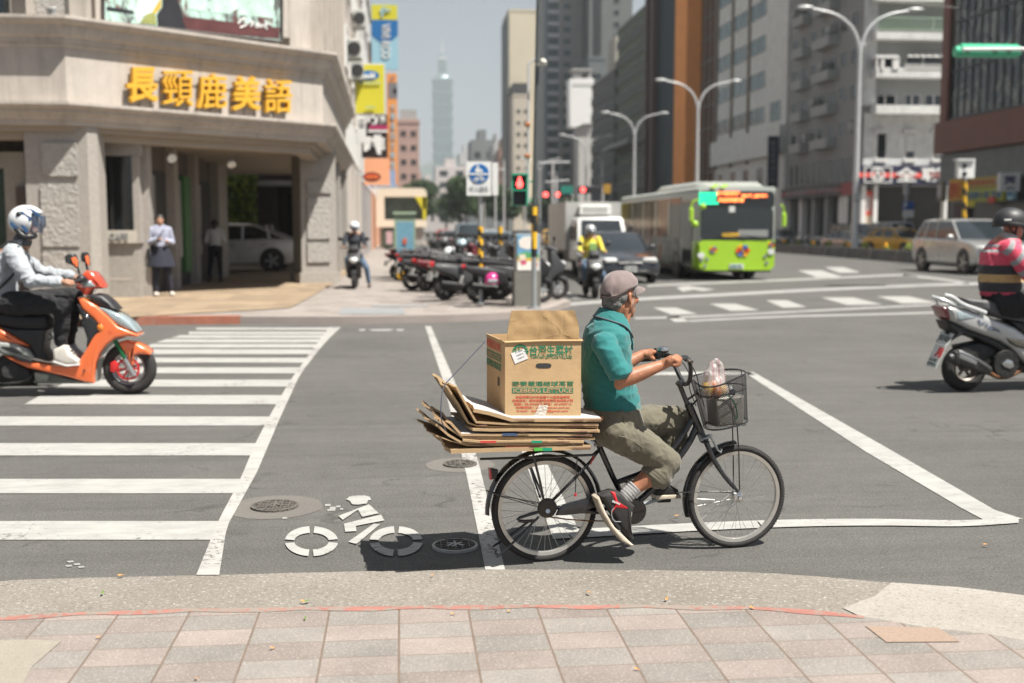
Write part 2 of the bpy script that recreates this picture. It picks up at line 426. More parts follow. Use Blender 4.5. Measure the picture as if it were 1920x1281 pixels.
def band(top, bot, z, rag=0):
    a = [G(x, y, z) for x, y in top]; b = [G(x, y, z) for x, y in bot]
    if rag: a = [p+V((0, random.uniform(-rag, rag), 0)) for p in a]
    m_ = MB()
    n = min(len(a), len(b))
    for i in range(n-1): m_.face([b[i], b[i+1], a[i+1], a[i]])
    return m_
struct('gutter', band(g_top, g_red, .003, .004), GUTTER, None)
# the pale concrete apron right of the crossing
struct('concrete_apron', MB().face(gpoly([(1672, 1092), (1800, 1101), (1920, 1116), (2300, 1178), (2300, 1290), (1920, 1206), (1800, 1188), (1735, 1180), (1625, 1161), (1580, 1140), (1612, 1128), (1640, 1118)], .007)), WHITEC, None)
top = g_red; bot = [(x, y+5+2*math.sin(x*.03)) for x, y in g_red]
struct('red_kerb_line', band([(x, y-2) for x, y in top if x < 1640], [(x, y) for x, y in bot if x < 1640], .011), REDP, None)
m_ = MB(); pts = [G(x, y+3, .0) for x, y in g_red]
for i in range(len(pts)-1):
    a, b = pts[i], pts[i+1]
    m_.face([(a.x, -12, .009), (b.x, -12, .009), (b.x, b.y, .009), (a.x, a.y, .009)])
struct('sidewalk', m_, TILE, None)
struct('sidewalk_repair', MB().face(gpoly([(-300, 1290), (-300, 1215), (0, 1200), (60, 1199), (115, 1202), (60, 1250), (40, 1290)], .0125)), m_concrete('repair_concrete', (.25, .225, .185), (.3, .27, .225), .1), None)
struct('sidewalk_patch', MB().face(gpoly([(1622, 1173), (1760, 1177), (1800, 1203), (1662, 1204)], .0125)), m_concrete('brown_tile', (.27, .2, .155), (.3, .22, .17), .05), None)
# ---- road markings
def marks(name, polys, mt=PAINT, z=.004):
    m_ = MB()
    for p in polys: m_.face(gpoly(p, z))
    return struct(name, m_, mt, None)
def interp(tab, y):
    t = sorted(tab, key=lambda q: q[1])
    if y <= t[0][1]: a, b = t[0], t[1]
    elif y >= t[-1][1]: a, b = t[-2], t[-1]
    else:
        for a, b in zip(t, t[1:]):
            if a[1] <= y <= b[1]: break
    return a[0]+(b[0]-a[0])*(y-a[1])/(b[1]-a[1])
RL = [(368, 1078), (409, 977), (451, 898), (477, 835), (502, 786), (543, 715), (574, 672), (608, 625), (618, 613)]
RR = [(411, 1078), (425, 988), (481, 887), (524, 786), (563, 701), (611, 640), (640, 613)]
LL = [(340, 628), (292, 642), (106, 725), (48, 757), (-60, 798), (-420, 930), (-700, 1012)]
zs = [(977, 1012), (898, 925), (831, 854), (781, 798), (741, 758), (712, 725), (689, 700), (671, 680), (655, 664), (645, 652), (636, 642.5), (628.5, 634), (622, 627), (614.5, 618.5)]
marks('zebra_crossing', [[(interp(LL, a) if i < 12 else interp(LL, 628)+14*(i-11), a), (interp(RL, a)+3, a), (interp(RL, b)+3, b), (interp(LL, b) if i < 12 else interp(LL, 628)+14*(i-11), b)] for i, (a, b) in enumerate(zs)])
def strip(left, right, n=24):
    y0 = max(min(q[1] for q in left), min(q[1] for q in right)); y1 = min(max(q[1] for q in left), max(q[1] for q in right)); o = []
    ys = [y0+(y1-y0)*i/n for i in range(n+1)]
    return [[(interp(left, a), a), (interp(right, a), a), (interp(right, b), b), (interp(left, b), b)] for a, b in zip(ys, ys[1:])]
marks('crossing_edge_line', strip(RL, RR), PAINTM, .007)
marks('lane_line', strip([(797, 612), (828, 705), (874, 887), (910, 1068)], [(808, 612), (856, 723), (900, 878), (947, 1068)]), PAINTM)
marks('waiting_box_line', [[(925, 699), (945, 699), (1088, 1000), (1036, 1008)], [(925, 698), (1400, 697), (1418, 703), (925, 704.5)]]
      + [[(1395, 698), (1413, 698), (1660, 838), (1625, 848)], [(1625, 848), (1660, 838), (1865, 956), (1800, 951)], [(1800, 951), (1865, 956), (1918, 973), (1845, 975)]], PAINT)
def hline(pts, w0, w1=None):
    c = curve(pts, 4); w1 = w1 or w0; o = []; n = len(c)
    for i in range(n-1):
        a, b = c[i], c[i+1]; wa = w0+(w1-w0)*i/n; wb = w0+(w1-w0)*(i+1)/n
        o.append([(a[0], a[1]-wa), (b[0], b[1]-wb), (b[0], b[1]+wb), (a[0], a[1]+wa)])
    return o
marks('stop_line', hline([(1036, 1002), (1120, 998), (1300, 988), (1480, 981), (1640, 979), (1800, 981), (1910, 975)], 8.5, 5), PAINT, .0075)
marks('far_road_line', hline([(1062, 571), (1198, 561), (1350, 553), (1500, 545), (1680, 537), (1840, 532), (2100, 526)], 3, 2.5), PAINTF)
marks('far_road_line_upper', hline([(1214, 536), (1350, 530), (1500, 524), (1680, 516), (1720, 517)], 1.8), PAINTF)
marks('far_road_line_diagonal', hline([(1694, 516), (1760, 523), (1816, 531)], 2), PAINTF)
marks('far_road_line_lower', hline([(1190, 597), (1300, 594), (1420, 588), (1560, 581), (1745, 572), (2000, 562)], 1.7), PAINTF)
marks('near_far_road_line', hline([(1290, 602), (1460, 594), (1620, 590), (1756, 586), (2000, 578)], 1.7), PAINTF)
def para(x0, x1, y0, y1, sk): return [(x0, y0), (x0+(x1-x0)*.52, y0), (x1, y1), (x0+(x1-x0)*.42, y1+1)]
marks('block_marking', [para(1224, 1308, 577, 589, 1), para(1330, 1424, 569.5, 582, 1), para(1436, 1512, 563, 576, 1), para(1540, 1655, 558, 571, 1), para(1644, 1757, 555.5, 568, 1), para(1246, 1294, 593, 603, 1),
      [(1268, 539), (1290, 536), (1340, 543), (1318, 546), (1300, 543), (1280, 547)], para(1496, 1580, 507, 519, 1), para(1546, 1614, 501, 511, 1), [(1048, 546), (1062, 546), (1092, 560), (1076, 561)]], PAINT)
zz = lambda a, b: (300+a*.36458, 850+b*.36458)
def ringseg(cx, cy):
    o = []
    for q in range(4):
        a0 = PI/2*q+.14*(1 if q % 2 == 0 else .6); a1 = PI/2*(q+1)-.12; N = 9
        for k in range(N):
            t0 = a0+(a1-a0)*k/N; t1 = a0+(a1-a0)*(k+1)/N
            o.append([zz(cx+rx*math.cos(t), cy-ry*math.sin(t)) for rx, ry, t in ((137, 77, t0), (137, 77, t1), (89, 43, t1), (89, 43, t0))])
    return o
bk = ringseg(779, 452)+ringseg(1214, 452)
for p in ([(917, 322), (1075, 262), (1125, 308), (1040, 327), (1018, 290), (940, 342)], [(946, 362), (1137, 315), (1154, 345), (1008, 373), (1010, 400), (952, 403)],
          [(968, 455), (1100, 362), (1132, 365), (1010, 467)], [(957, 238), (975, 222), (1010, 217), (1055, 217), (1080, 224), (1086, 240), (1072, 241), (1062, 258), (1020, 264), (988, 262), (975, 243)]):
    bk.append([zz(*q) for q in p])
marks('bicycle_marking', bk, PAINT, .0075)
marks('small_white_scuff', [[zz(x+dx, y+dy) for dx, dy in ((0, 0), (w, -2), (w+3, h), (2, h+2))] for x, y, w, h in ((848, 262, 28, 8), (872, 276, 30, 9), (905, 270, 22, 7), (860, 288, 40, 6), (925, 284, 16, 5), (628, 330, 24, 6))]
      + [[(125+dx, 1052+dy), (137+dx, 1051+dy), (139+dx, 1054+dy), (128+dx, 1055+dy)] for dx, dy in ((0, 0), (12, 5), (-3, 8), (20, 10))]
      + [[(x, 617.5), (x+w, 617), (x+w*.8, 620.5), (x+w*.2, 620.5)] for x, w in ((672, 14), (690, 50), (742, 16))], PAINTF)
# ---- manholes
IRON = mat('cast_iron', (.13, .12, .105), .7, .3, .3, 40, .6, 90); IRONL = mat('worn_iron_rim', (.36, .35, .33), .7, 0, .15, 30)
def manhole(px, py, r, patch, label, ring=False, grp='manhole covers in the bicycle lane'):
    c = G(px, py, 0)
    if patch:
        n = 40; m_ = MB(); m_.face([c+V((r*2.05*math.cos(2*PI*i/n)*(1+.02*math.sin(5*i)), r*2.05*math.sin(2*PI*i/n)*(1+.02*math.cos(3*i)), .002)) for i in range(n)])
        struct('concrete_patch', m_, PATCH, None)
    t = thing('manhole_cover', label, 'manhole cover', c, 0, grp)
    m_ = MB(); m_.lathe([(r*1.0, .0), (r*1.0, .0135), (r*.9, .015), (r*.9, .012)], c, (0, 0, 1), 40); part('rim', m_, IRONL if ring else IRON, t)
    m_ = MB(); m_.lathe([(0, .0125), (r*.89, .0125)], c, (0, 0, 1), 40)
    for i in range(-5, 6):
        q = i/5.6*r*.86; h = math.sqrt(max(0, (r*.86)**2-q*q))
        if h > r*.2:
            if i % 2: m_.box(c+V((0, q, .015)), (2*h, r*.05, .006))
            else: m_.box(c+V((q, 0, .0152)), (r*.05, 2*h, .006))
    part('cover_plate', m_, IRON, t)
    m_ = MB(); m_.text('水', Matrix.Translation(c+V((0, -r*.3, .0185))), r*.75, .001, .004, 'CENTER'); part('embossed_mark', m_, IRONL if ring else IRON, t)
manhole(515, 951, .135, True, 'rusty round manhole cover in a grey concrete patch beside the zebra crossing')
manhole(853, 1026, .115, False, 'round manhole cover with a pale rim lying in the shadow of the bicycle', True)
manhole(863, 872, .115, True, 'round manhole cover half covered by the white lane line behind the bicycle')
# ---- far corner sidewalk with kerb
fk = curve([(-1500, 640), (-600, 628), (-200, 621), (130, 612), (400, 608), (640, 608), (850, 604), (980, 597), (1030, 590), (1056, 580)], 5)
K = .13; edge = [G(x, y, 0) for x, y in fk]; e = edge[-1]
edge += [V((3.45, 22.6, 0)), V((3.35, 24, 0)), V((3.2, 27, 0)), V((3.2, 60, 0)), V((3.2, 600, 0))]
back = [V((p.x, 600, 0)) for p in edge]
m_ = MB(); kt = [p+V((0, 0, K)) for p in edge]
wide = [(V((min(p.x, p.x), p.y, 0))) for p in edge]
inner = []
for i, p in enumerate(edge):
    d = (edge[min(i+1, len(edge)-1)]-edge[max(i-1, 0)]).normalized(); inner.append(p+V((-d.y, d.x, 0))*.16+V((0, 0, K)))
for i in range(len(edge)-1):
    m_.face([edge[i], edge[i+1], kt[i+1], kt[i]]); m_.face([kt[i], kt[i+1], inner[i+1], inner[i]])
struct('kerb', m_, m_concrete('kerb_stone', (.29, .25, .225), (.35, .3, .275), .2), None)
m_ = MB(); j = len(fk)
m_.face([V((p.x, p.y, K)) for p in inner[:j]]+[V((p.x, p.y, K)) for p in inner[j:]]+[V((-60, 600, K)), V((-60, inner[0].y, K))])
struct('far_sidewalk', m_, TILEF, None)
m_ = MB()
for i in range(len(edge)-1):
    if i < j-14 and G(*fk[min(i, j-1)]).x < -3.0:
        o = V((0, -.006, 0)); m_.face([edge[i]+o, edge[i+1]+o, kt[i+1]+o+V((0, 0, .006)), kt[i]+o+V((0, 0, .006))]); m_.face([kt[i]+o+V((0, 0, .006)), kt[i+1]+o+V((0, 0, .006)), inner[i+1]+V((0, 0, .006)), inner[i]+V((0, 0, .006))])
struct('red_kerb_paint', m_, m_paint('red_kerb_far', .42, (.3, .25, .22), (.42, .16, .1), .6), None)
m_ = MB(); z = .145
m_.face([G(*p, z) for p in ((-700, 592), (180, 598), (545, 577), (628, 531))]+[V((-1.72, 60, z)), V((-20, 60, z))])
struct('arcade_floor', m_, FLOORT, None)
for k, (x0, x1, y0, y1) in enumerate(((640, 756, 578, 589), (700, 800, 572, 575))):
    struct('drain_grate', MB().face([G(*p, K+.008) for p in ((x0, y0), (x1, y0), (x1+4, y1), (x0-4, y1))]), mat('drain_steel', (.25, .26, .27), .7, .2), None)
# right side pavement in front of the far shops, and the median
m_ = MB(); m_.bx(38, 120, 70, 78, 0, .14); m_.bx(38, 120, 84, 1000, 0, .14); m_.bx(33, 120, 30, 70, 0, .14)
struct('opposite_pavement', m_, m_concrete('pavement_grey', (.4, .37, .34), (.46, .43, .4), .1), None)
# hills behind the towers
m_ = MB(); N = 90; rows = []
for r_, (yy, hh) in enumerate(((4300, 0), (4500, 120), (4800, 265), (5100, 170), (5600, 0))):
    rows.append([V((-2600+6000*i/N, yy+120*noise.noise(V((i*.3, r_, 0))), max(0, hh*(.9+.5*noise.noise(V((i*.09+r_*.2, r_*.5, 4)))+.35*math.exp(-((i-52)/9.0)**2))+25*noise.noise(V((i*.5, r_*2, 1)))*(hh > 0)))) for i in range(N+1)])
for a, b in zip(rows, rows[1:]):
    for i in range(N): m_.face([a[i], a[i+1], b[i+1], b[i]])
struct('hills', m_, mat('hill_forest', (.045, .075, .04), .9, 0, .4, .01), 80)
# ================================================================ helpers for walls
_TX = {}
def rawtext(body, bold):
    k = (body, bold)
    if k not in _TX:
        cu = bpy.data.curves.new('t', 'FONT'); cu.body = body; cu.size = 1; cu.extrude = 1; cu.offset = bold; cu.resolution_u = 2
        ob = bpy.data.objects.new('t', cu); lnk(ob); bpy.context.view_layer.update()
        me = bpy.data.meshes.new_from_object(ob.evaluated_get(bpy.context.evaluated_depsgraph_get()))
        vs = [v.co.copy() for v in me.vertices]; fs = [tuple(p.vertices) for p in me.polygons]
        bpy.data.objects.remove(ob); bpy.data.curves.remove(cu); bpy.data.meshes.remove(me)
        if vs:
            x0 = min(v.x for v in vs); x1 = max(v.x for v in vs); y0 = min(v.y for v in vs); y1 = max(v.y for v in vs)
            vs = [V(((v.x-x0)/(x1-x0), (v.y-y0)/(y1-y0), (v.z+1)/2)) for v in vs]
        _TX[k] = (vs, fs)
    return _TX[k]
def textfit(mb, body, q, depth, bold=0.0):
    """fit text to the quad q = bottom-left, bottom-right, top-right, top-left"""
    vs, fs = rawtext(body, bold); bl, br, tr, tl = [V(p) for p in q]; n = (br-bl).cross(tl-bl).normalized()
    return mb.add([bl.lerp(br, v.x).lerp(tl.lerp(tr, v.x), v.y)+n*(depth*v.z) for v in vs], fs)
def pq(pl, x0, x1, y0, y1, off=0): return [pl(x0, y1, off), pl(x1, y1, off), pl(x1, y0, off), pl(x0, y0, off)]
def slab(mb, pl, x0, x1, y0, y1, o0, o1, sk=0):
    """block between offsets o0 (near) and o1 (far) whose front shows the given pixels; straight edges along the wall"""
    a = pl(x0, y1, o0); b = pl(x1, y1, o0); c = pl(x0, y0, o0); d = pl(x1, y0, o0)
    za = (a.z+b.z)/2 if not sk else a.z; zt = (c.z+d.z)/2 if not sk else c.z
    p = [V((a.x, a.y, za)), V((b.x, b.y, za)), V((b.x, b.y, zt)), V((a.x, a.y, zt))]
    return mb.prism(p, pl.n*(o1-o0))
def zrange(pl, x, y0, y1, o=0): return pl(x, y1, o).z, pl(x, y0, o).z
GRAN = mat('granite_beige', (.35, .325, .295), .8, 0, .16, 14, .3, 160); RUST = mat('rusticated_stone', (.38, .36, .33), .85, 0, .14, 10, 2.2, 16)
def m_wall(name, col):
    n = NT(name, .85); c = n.mix(1.0, col, n.ramp(n.noise(1.5, 5, .65), [(.3, .84), (.65, 1.06)]), 'MULTIPLY')
    c = n.mix(1.0, c, n.ramp(n.noise(1.3, 6, .7, n.pos((5, 5, .35)), .3), [(.3, .78), (.5, 1.0), (.8, 1.04)]), 'MULTIPLY')
    c = n.mix(1.0, c, n.ramp(n.noise(60, 3, .8), [(.3, .86), (.65, 1.07)]), 'MULTIPLY')
    return n.out(c, n.noise(120, 3), .25, .006)
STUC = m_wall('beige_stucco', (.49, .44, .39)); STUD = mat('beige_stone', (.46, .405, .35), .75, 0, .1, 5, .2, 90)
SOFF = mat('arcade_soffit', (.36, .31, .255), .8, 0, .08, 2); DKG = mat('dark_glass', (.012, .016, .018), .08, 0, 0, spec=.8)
DKI = mat('dark_interior', (.03, .03, .03), .7, 0, .3, 3); STEEL = mat('brushed_steel', (.45, .46, .46), .35, .9, .1, 20)
BLK = mat('black_plastic', (.02, .02, .022), .45, 0, .2, 30); WHT = mat('white_paint', (.72, .72, .7), .5, 0, .06, 10)
YEL = mat('yellow_letter', (.72, .39, .03), .55, 0, .05, 20); GREY = mat('grey_metal', (.35, .37, .38), .45, .3, .1, 20)
LAMPG = mat('lamp_glass', (.7, .72, .72), .15, 0, .05, 10)
A_ = V((-6.45, 23, 0)); B_ = V((-1.77, 27, 0))
CH = Plane(A_, B_-A_); FR = Plane(A_, (1, 0)); SW = Plane(B_, (-.009, 1)); P1 = Plane(V((-7, 23.2, 0)), (1, 0)); IW = Plane(V((-5.3, 24, 0)), (0, 1))
END = (-1.9, 41)
t = thing('corner_building', 'beige stone corner building with arcade and big yellow letters on its chamfered corner', 'building', (-8, 24, 0))
LB = t
path = [(-34, 23), (A_.x, A_.y), (B_.x, B_.y), END]
m_ = MB().sweep([(-.5, 3.62), (.0, 3.6), (.05, 3.61), (.05, 3.7), (.1, 3.72), (.13, 3.8), (.2, 3.84), (.2, 3.9), (.27, 3.93), (.3, 3.98), (.3, 4.04), (-.5, 4.06)], path); part('cornice', m_, STUC, t, 25)
m_ = MB().sweep([(-.6, 5.1), (.02, 5.1), (.05, 5.13), (.05, 5.19), (.1, 5.2), (.1, 5.27), (.16, 5.32), (.2, 5.42), (.22, 5.5), (.29, 5.52), (.32, 5.56), (.35, 5.6), (.35, 5.66), (-.9, 5.7)], path); part('cornice', m_, STUC, t, 25)
m_ = MB().sweep([(-.4, 4.03), (0, 4.03), (0, 5.12), (-.4, 5.12)], path); part('fascia', m_, STUC, t)
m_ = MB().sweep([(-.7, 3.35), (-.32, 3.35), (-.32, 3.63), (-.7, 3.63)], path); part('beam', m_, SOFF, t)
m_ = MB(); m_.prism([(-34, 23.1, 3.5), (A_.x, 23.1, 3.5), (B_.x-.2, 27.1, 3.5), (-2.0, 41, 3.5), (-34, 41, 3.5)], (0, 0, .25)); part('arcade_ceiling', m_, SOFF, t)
m_ = MB(); m_.prism([(-34, 23.55, 5.6), (A_.x-.2, 23.55, 5.6), (B_.x-.3, 27.35, 5.6), (-2.15, 41, 5.6), (-34, 41, 5.6)], (0, 0, 8)); part('upper_wall', m_, STUC, t)
for pl, *q in ((CH, 530, 543, -400, 70, -.02, .6), (CH, 180, 196, -400, 40, .06, .6), (CH, 166, 178, -400, 49, .2, .6), (CH, 544, 566, -400, 95, .12, .6), (FR, 131, 164, -400, 50, .2, .6), (FR, 50, 64, -400, 50, .25, .6)):
    m_ = MB(); slab(m_, pl, *q); part('pilaster', m_, STUC, t)
for k in range(6):
    y = 27.9+k*2.1; part('pilaster', MB().bx(-2.3, -1.83, y, y+.5, 5.66, 13.5), STUC, t)
m_ = MB(); slab(m_, FR, 65, 131, -200, 30, .3, .6); part('rusticated_panel', m_, RUST, t)
m_ = MB(); slab(m_, FR, -40, 11, -200, 51, .25, .6); part('window', m_, DKG, t)
for k in range(6):
    y = 28.7+k*2.1; m_ = MB().bx(-2.2, -2.08, y, y+.9, 6.4, 8.2); part('window', m_, DKG, t)
# pillars of the arcade
def pillar(pl, x0, x1, o, d, zt=3.6, panels=(), base=True):
    p = thing('pillar', 'x', 'pillar'); bpy.data.objects.remove(p)
    m_ = MB(); a = pl(x0, 500, o); b = pl(x1, 500, o)
    q = [V((a.x, a.y, .13)), V((b.x, b.y, .13)), V((b.x, b.y, zt)), V((a.x, a.y, zt))]; m_.prism(q, pl.n*d)
    o_ = part('pillar', m_, GRAN, LB)
    m2 = MB()
    for (u0, u1, y0, y1) in panels: slab(m2, pl, u0, u1, y0, y1, o-.05, o+.1)
    if m2.v: part('rusticated_panel', m2, RUST, o_)
    if base:
        m3 = MB(); q = [a-pl.u*.07-pl.n*.07, b+pl.u*.07-pl.n*.07]
        m3.prism([V((q[0].x, q[0].y, .131)), V((q[1].x, q[1].y, .131)), V((q[1].x, q[1].y, .42)), V((q[0].x, q[0].y, .42))], pl.n*(d+.14)); part('plinth', m3, GRAN, o_)
pillar(P1, 55, 172, 0, 1.1, panels=((80, 145, 268, 330), (80, 149, 345, 462), (82, 150, 470, 525)), base=False)
m_ = MB(); a = P1(172, 500, 0); m_.prism([(a.x, a.y, .13), (a.x, a.y+.7, .13), (a.x+.16, a.y+.7, .13), (a.x+.16, a.y+.14, .13)], (0, 0, 3.47)); o_ = part('pillar', m_, GRAN, LB)
m_ = MB(); slab(m_, P1, 174, 186, 345, 460, .12, .3); part('rusticated_panel', m_, RUST, o_)
PR = Plane(V((-2.2, 30.3, 0)), (.93, .36))
pillar(PR, 566, 632, 0, .8, panels=((577, 622, 340, 362), (577, 620, 372, 448), (577, 620, 455, 492)))
for y in (35.2, 39.8):
    m_ = MB().bx(-2.7, -1.86, y, y+.8, .13, 3.6); o_ = part('pillar', m_, GRAN, LB)
    m_ = MB().bx(-2.6, -1.84, y+.1, y+.7, .9, 3.0); part('rusticated_panel', m_, RUST, o_)
# shop front left of the arcade
SF = Plane(V((-6, 24.35, 0)), (1, 0))
m_ = MB(); slab(m_, SF, 188, 264, 456, 566, .05, .6); slab(m_, SF, 188, 264, 268, 292, .03, .6); slab(m_, SF, 252, 264, 292, 456, 0, .6); part('shop_wall', m_, GRAN, t)
m_ = MB(); slab(m_, SF, 190, 252, 292, 432, .2, .24); part('shop_window', m_, DKG, t)
m_ = MB(); slab(m_, SF, 194, 256, 432, 456, -.04, .1); o_ = part('cafe_sign', m_, mat('sign_beige', (.5, .46, .4), .5), t)
m_ = MB(); textfit(m_, 'CAFE', pq(SF, 205, 240, 437, 450, -.045), .02, .01); part('lettering', m_, GREY, o_)
m_ = MB(); slab(m_, SF, 200, 247, 522, 526, .045, .1); part('trim', m_, STUD, t)
# side shop wall of the arcade with piers, doors and mirror strips
m_ = MB().bx(-9, -5.5, 24.8, 35.2, .14, 3.5); part('inner_wall', m_, mat('shaded_stone', (.11, .09, .075), .7, 0, .15, 6), t)  # wall stone darkened, arcade shade put into its colour
for y0, y1, d in ((24.62, 25.0, .2), (27.4, 27.9, .2), (30.2, 30.7, .2), (33.6, 35.25, .25)): part('pier', MB().bx(-5.52, -5.5+d, y0, y1, .14, 3.5), GRAN, t)
for y0, y1 in ((25.1, 27.2), (28.1, 30.0), (31.0, 33.4)): part('door', MB().bx(-5.51, -5.46, y0, y1, .16, 2.9), DKI, t)
for y0, y1 in ((25.1, 25.35), (27.95, 28.3), (30.75, 31.0)): part('mirror_strip', MB().bx(-5.5, -5.32, y0, y1, .9, 2.75), STEEL, t)
part('green_sign', MB().bx(-5.5, -5.35, 28.9, 29.7, .5, 2.9), mat('green_sign', (.05, .17, .05), .5), t)
m_ = MB(); slab(m_, P1, -200, 18, 315, 560, 1.3, 1.36); part('garden_window', m_, mat('glass_green_reflection', (.012, .03, .012), .2, 0, .5, 2), t)  # leafy green reflection painted into the pane colour
m_ = MB(); slab(m_, P1, 18, 56, 285, 560, 1.0, 1.4); slab(m_, P1, -200, 18, 285, 315, 1.1, 1.4); part('garden_wall', m_, GRAN, t)
m_ = MB(); slab(m_, P1, 38, 55, 350, 560, .9, 1.2); part('side_door', m_, mat('brown_door', (.09, .06, .05), .5), t)
# mural on the chamfer
t = thing('mural_billboard', 'painted mural billboard of pale panes and dark drips above the yellow letters', 'billboard', CH(360, 70, .1))
def tl(x, y, off=.1): return CH(x, y, off)
n_ = NT('mural_paint', .6)
w = n_.noise(1.1, 5, .65, n_.pos((1.6, 1.6, 1)), .8); w2 = n_.noise(5, 6, .7, n_.pos((1, 1, .35)), .4)
c = n_.ramp(w, [(.3, (.02, .025, .03)), (.4, (.16, .07, .06)), (.46, (.42, .62, .55)), (.6, (.55, .72, .64)), (.75, (.3, .5, .45))])
c = n_.mix(n_.ramp(w2, [(.5, 0.0), (.56, .85)]), c, (.05, .03, .035))
MUR = n_.out(c)
def mural(b0, b1, d): return MB().prism([tl(197, -260, .04), tl(526, -260, .04), tl(526, 77, .04), tl(197, 41, .04)], CH.n*.1)
part('panel', mural(0, 0, 0), MUR, t)
m_ = MB()
for a, b in (((193, 41), (530, 79)),): m_.tube([tl(*a, .0), tl(*b, .0)], .035, 6)
m_.tube([tl(529, 79, 0), tl(529, -250, 0)], .03, 6); m_.tube([tl(194, 41, 0), tl(194, -250, 0)], .03, 6); part('frame', m_, mat('dark_frame', (.06, .05, .045), .5), t)
for nm, col, pts in (('painted_shape', (.7, .75, .72), [(262, -40), (295, -40), (300, 0), (285, 22), (268, 30), (258, 46), (256, 30)]), ('painted_shape', (.62, .42, .05), [(295, -30), (304, -30), (302, 14), (291, 26), (285, 24), (300, 0)]),
                     ('painted_shape', (.3, .32, .1), [(275, 26), (291, 24), (294, 47), (262, 44)]), ('painted_shape', (.015, .015, .02), [(306, -40), (318, -30), (338, 10), (350, 57), (296, 52), (294, 28), (304, 14)]), ('painted_shape', (.015, .015, .02), [(200, 12), (250, 20), (252, 27), (200, 20)]), ('painted_shape', (.1, .03, .03), [(340, 30), (524, 52), (524, 73), (350, 56)]),
                     ('painted_shape', (.5, .68, .6), [(345, -30), (390, -30), (386, 22), (352, 16)]), ('painted_shape', (.52, .7, .62), [(398, -30), (455, -30), (452, 12), (430, 26), (398, 24)]), ('painted_shape', (.5, .68, .6), [(462, -30), (515, -30), (512, 34), (445, 28)])):
    part(nm, MB().prism([tl(x, y, .036-.004*random.random()) for x, y in pts], CH.n*.003), mat('mural_%d' % int(col[0]*100+col[2]*1000), col, .6, 0, .35, 4), t)
m_ = MB(); sg = [[(447, 45), (452, 36), (462, 34), (456, 41), (466, 46), (450, 52)], [(470, 50), (478, 40), (468, 42)], [(480, 48), (486, 42), (484, 52), (478, 50)], [(488, 52), (492, 44), (494, 52)], [(496, 38), (502, 60), (494, 44), (508, 46)]]
for s_ in sg: m_.tube([tl(x, y, .025) for x, y in s_], .018, 5, smooth=1)
part('signature_strokes', m_, WHT, t)
# the five yellow letters
t = thing('letter_sign', 'five large yellow Chinese characters standing on the ledge of the corner building', 'sign', CH(390, 210, -.2))
for ch, x0, x1, y0, y1 in (('長', 233, 292, 127, 193), ('頸', 301, 357, 134, 200), ('鹿', 366, 420, 139, 204), ('美', 431, 484, 144, 208), ('語', 491, 542, 149, 212)):
    m_ = MB(); textfit(m_, ch, pq(CH, x0, x1, y0, y1, -.06), .13, {'長': .03, '美': .022, '頸': .004}.get(ch, .01)); part('letter', m_, YEL, t)
m_ = MB()
for x in (236, 262, 283, 304, 330, 353, 370, 395, 414, 436, 458, 478, 495, 512, 533):
    yb = 205+(x-236)*.045; m_.tube([CH(x, yb-20, -.03), CH(x, yb+6, -.03)], .012, 5)
for x in (292, 361, 424, 485): m_.tube([CH(x-3, 150+(x-292)*.12, -.02), CH(x+14, 153+(x-292)*.12, -.02)], .01, 5)
part('supports', m_, mat('rail_grey', (.2, .2, .2), .5), t)
# flood lights
def flood(c, d, label, par=None):
    d = V(d).normalized(); t = thing('floodlight', label, 'floodlight', c, 0, 'floodlights on the corner building')
    m_ = MB().cyl(c, V(c)+d*.14, .07, .1, 14); part('housing', m_, GREY, t)
    m_ = MB().cyl(V(c)+d*.14, V(c)+d*.16, .1, .1, 14); part('lens', m_, LAMPG, t)
    m_ = MB().tube([V(c), V(c)-d*.1+V((0, .05, -.05)), V(c)+V((0, .12, -.22))], .015, 6); part('bracket', m_, BLK, t)
flood(FR(98, 30, -.25), (-.1, -.2, 1), 'grey floodlight standing on the upper ledge beside the rough stone panel')
flood(FR(98, 270, .5), (-.2, -.5, -.5), 'small spotlight at the top of the left arcade pillar')
flood(CH(318, 292, .6), (.3, -.5, -.3), 'spotlight under the arcade ceiling near the shop window')
flood(CH(432, 300, .9), (.2, -.5, -.6), 'spotlight under the arcade ceiling nearest the right pillar')
# ---- things seen through the arcade
GRN = [mat('leaf_green_%d' % i, c, .6, 0, .3, 3) for i, c in enumerate(((.25, .36, .06), (.07, .13, .02), (.38, .44, .07)))]
def leaves(mb, c, r, n, size, squash=1, rnd=random, shell=.55, mts=None):
    for _ in range(n):
        d = V((rnd.gauss(0, 1), rnd.gauss(0, 1), rnd.gauss(0, 1))).normalized(); k = shell+(1-shell)*rnd.random()
        p = V(c)+V((d.x*r[0], d.y*r[1], d.z*r[2]))*k
        if mts: mb.m(mts[min(len(mts)-1, int(rnd.random()*len(mts)))])
        a = V((rnd.gauss(0, 1), rnd.gauss(0, 1), rnd.gauss(0, .7))).normalized(); b = a.cross(V((rnd.gauss(0, 1), rnd.gauss(0, 1), rnd.gauss(0, 1))).normalized()).normalized()
        s_ = size*(.6+.8*rnd.random()); mb.face([p-a*s_, p-b*s_*.45+a*s_*.1, p+a*s_, p+b*s_*.45])
m_ = MB(); rr = random.Random(3)
for k in range(2600):
    x = -7.6+rr.random()*1.9; z = .3+rr.random()*3.4; p = V((x, 46.2-.5*rr.random()-.25*math.sin(z*2+x*3), z)); m_.m(GRN[0 if rr.random() < .5 else (2 if rr.random() < .6 else 1)])
    a = V((rr.gauss(0, 1), rr.gauss(0, .6), rr.gauss(0, 1))).normalized()*.12; b = V((rr.gauss(0, 1), rr.gauss(0, .6), rr.gauss(0, 1))).normalized()*.09; m_.face([p-a, p-b, p+a, p+b])
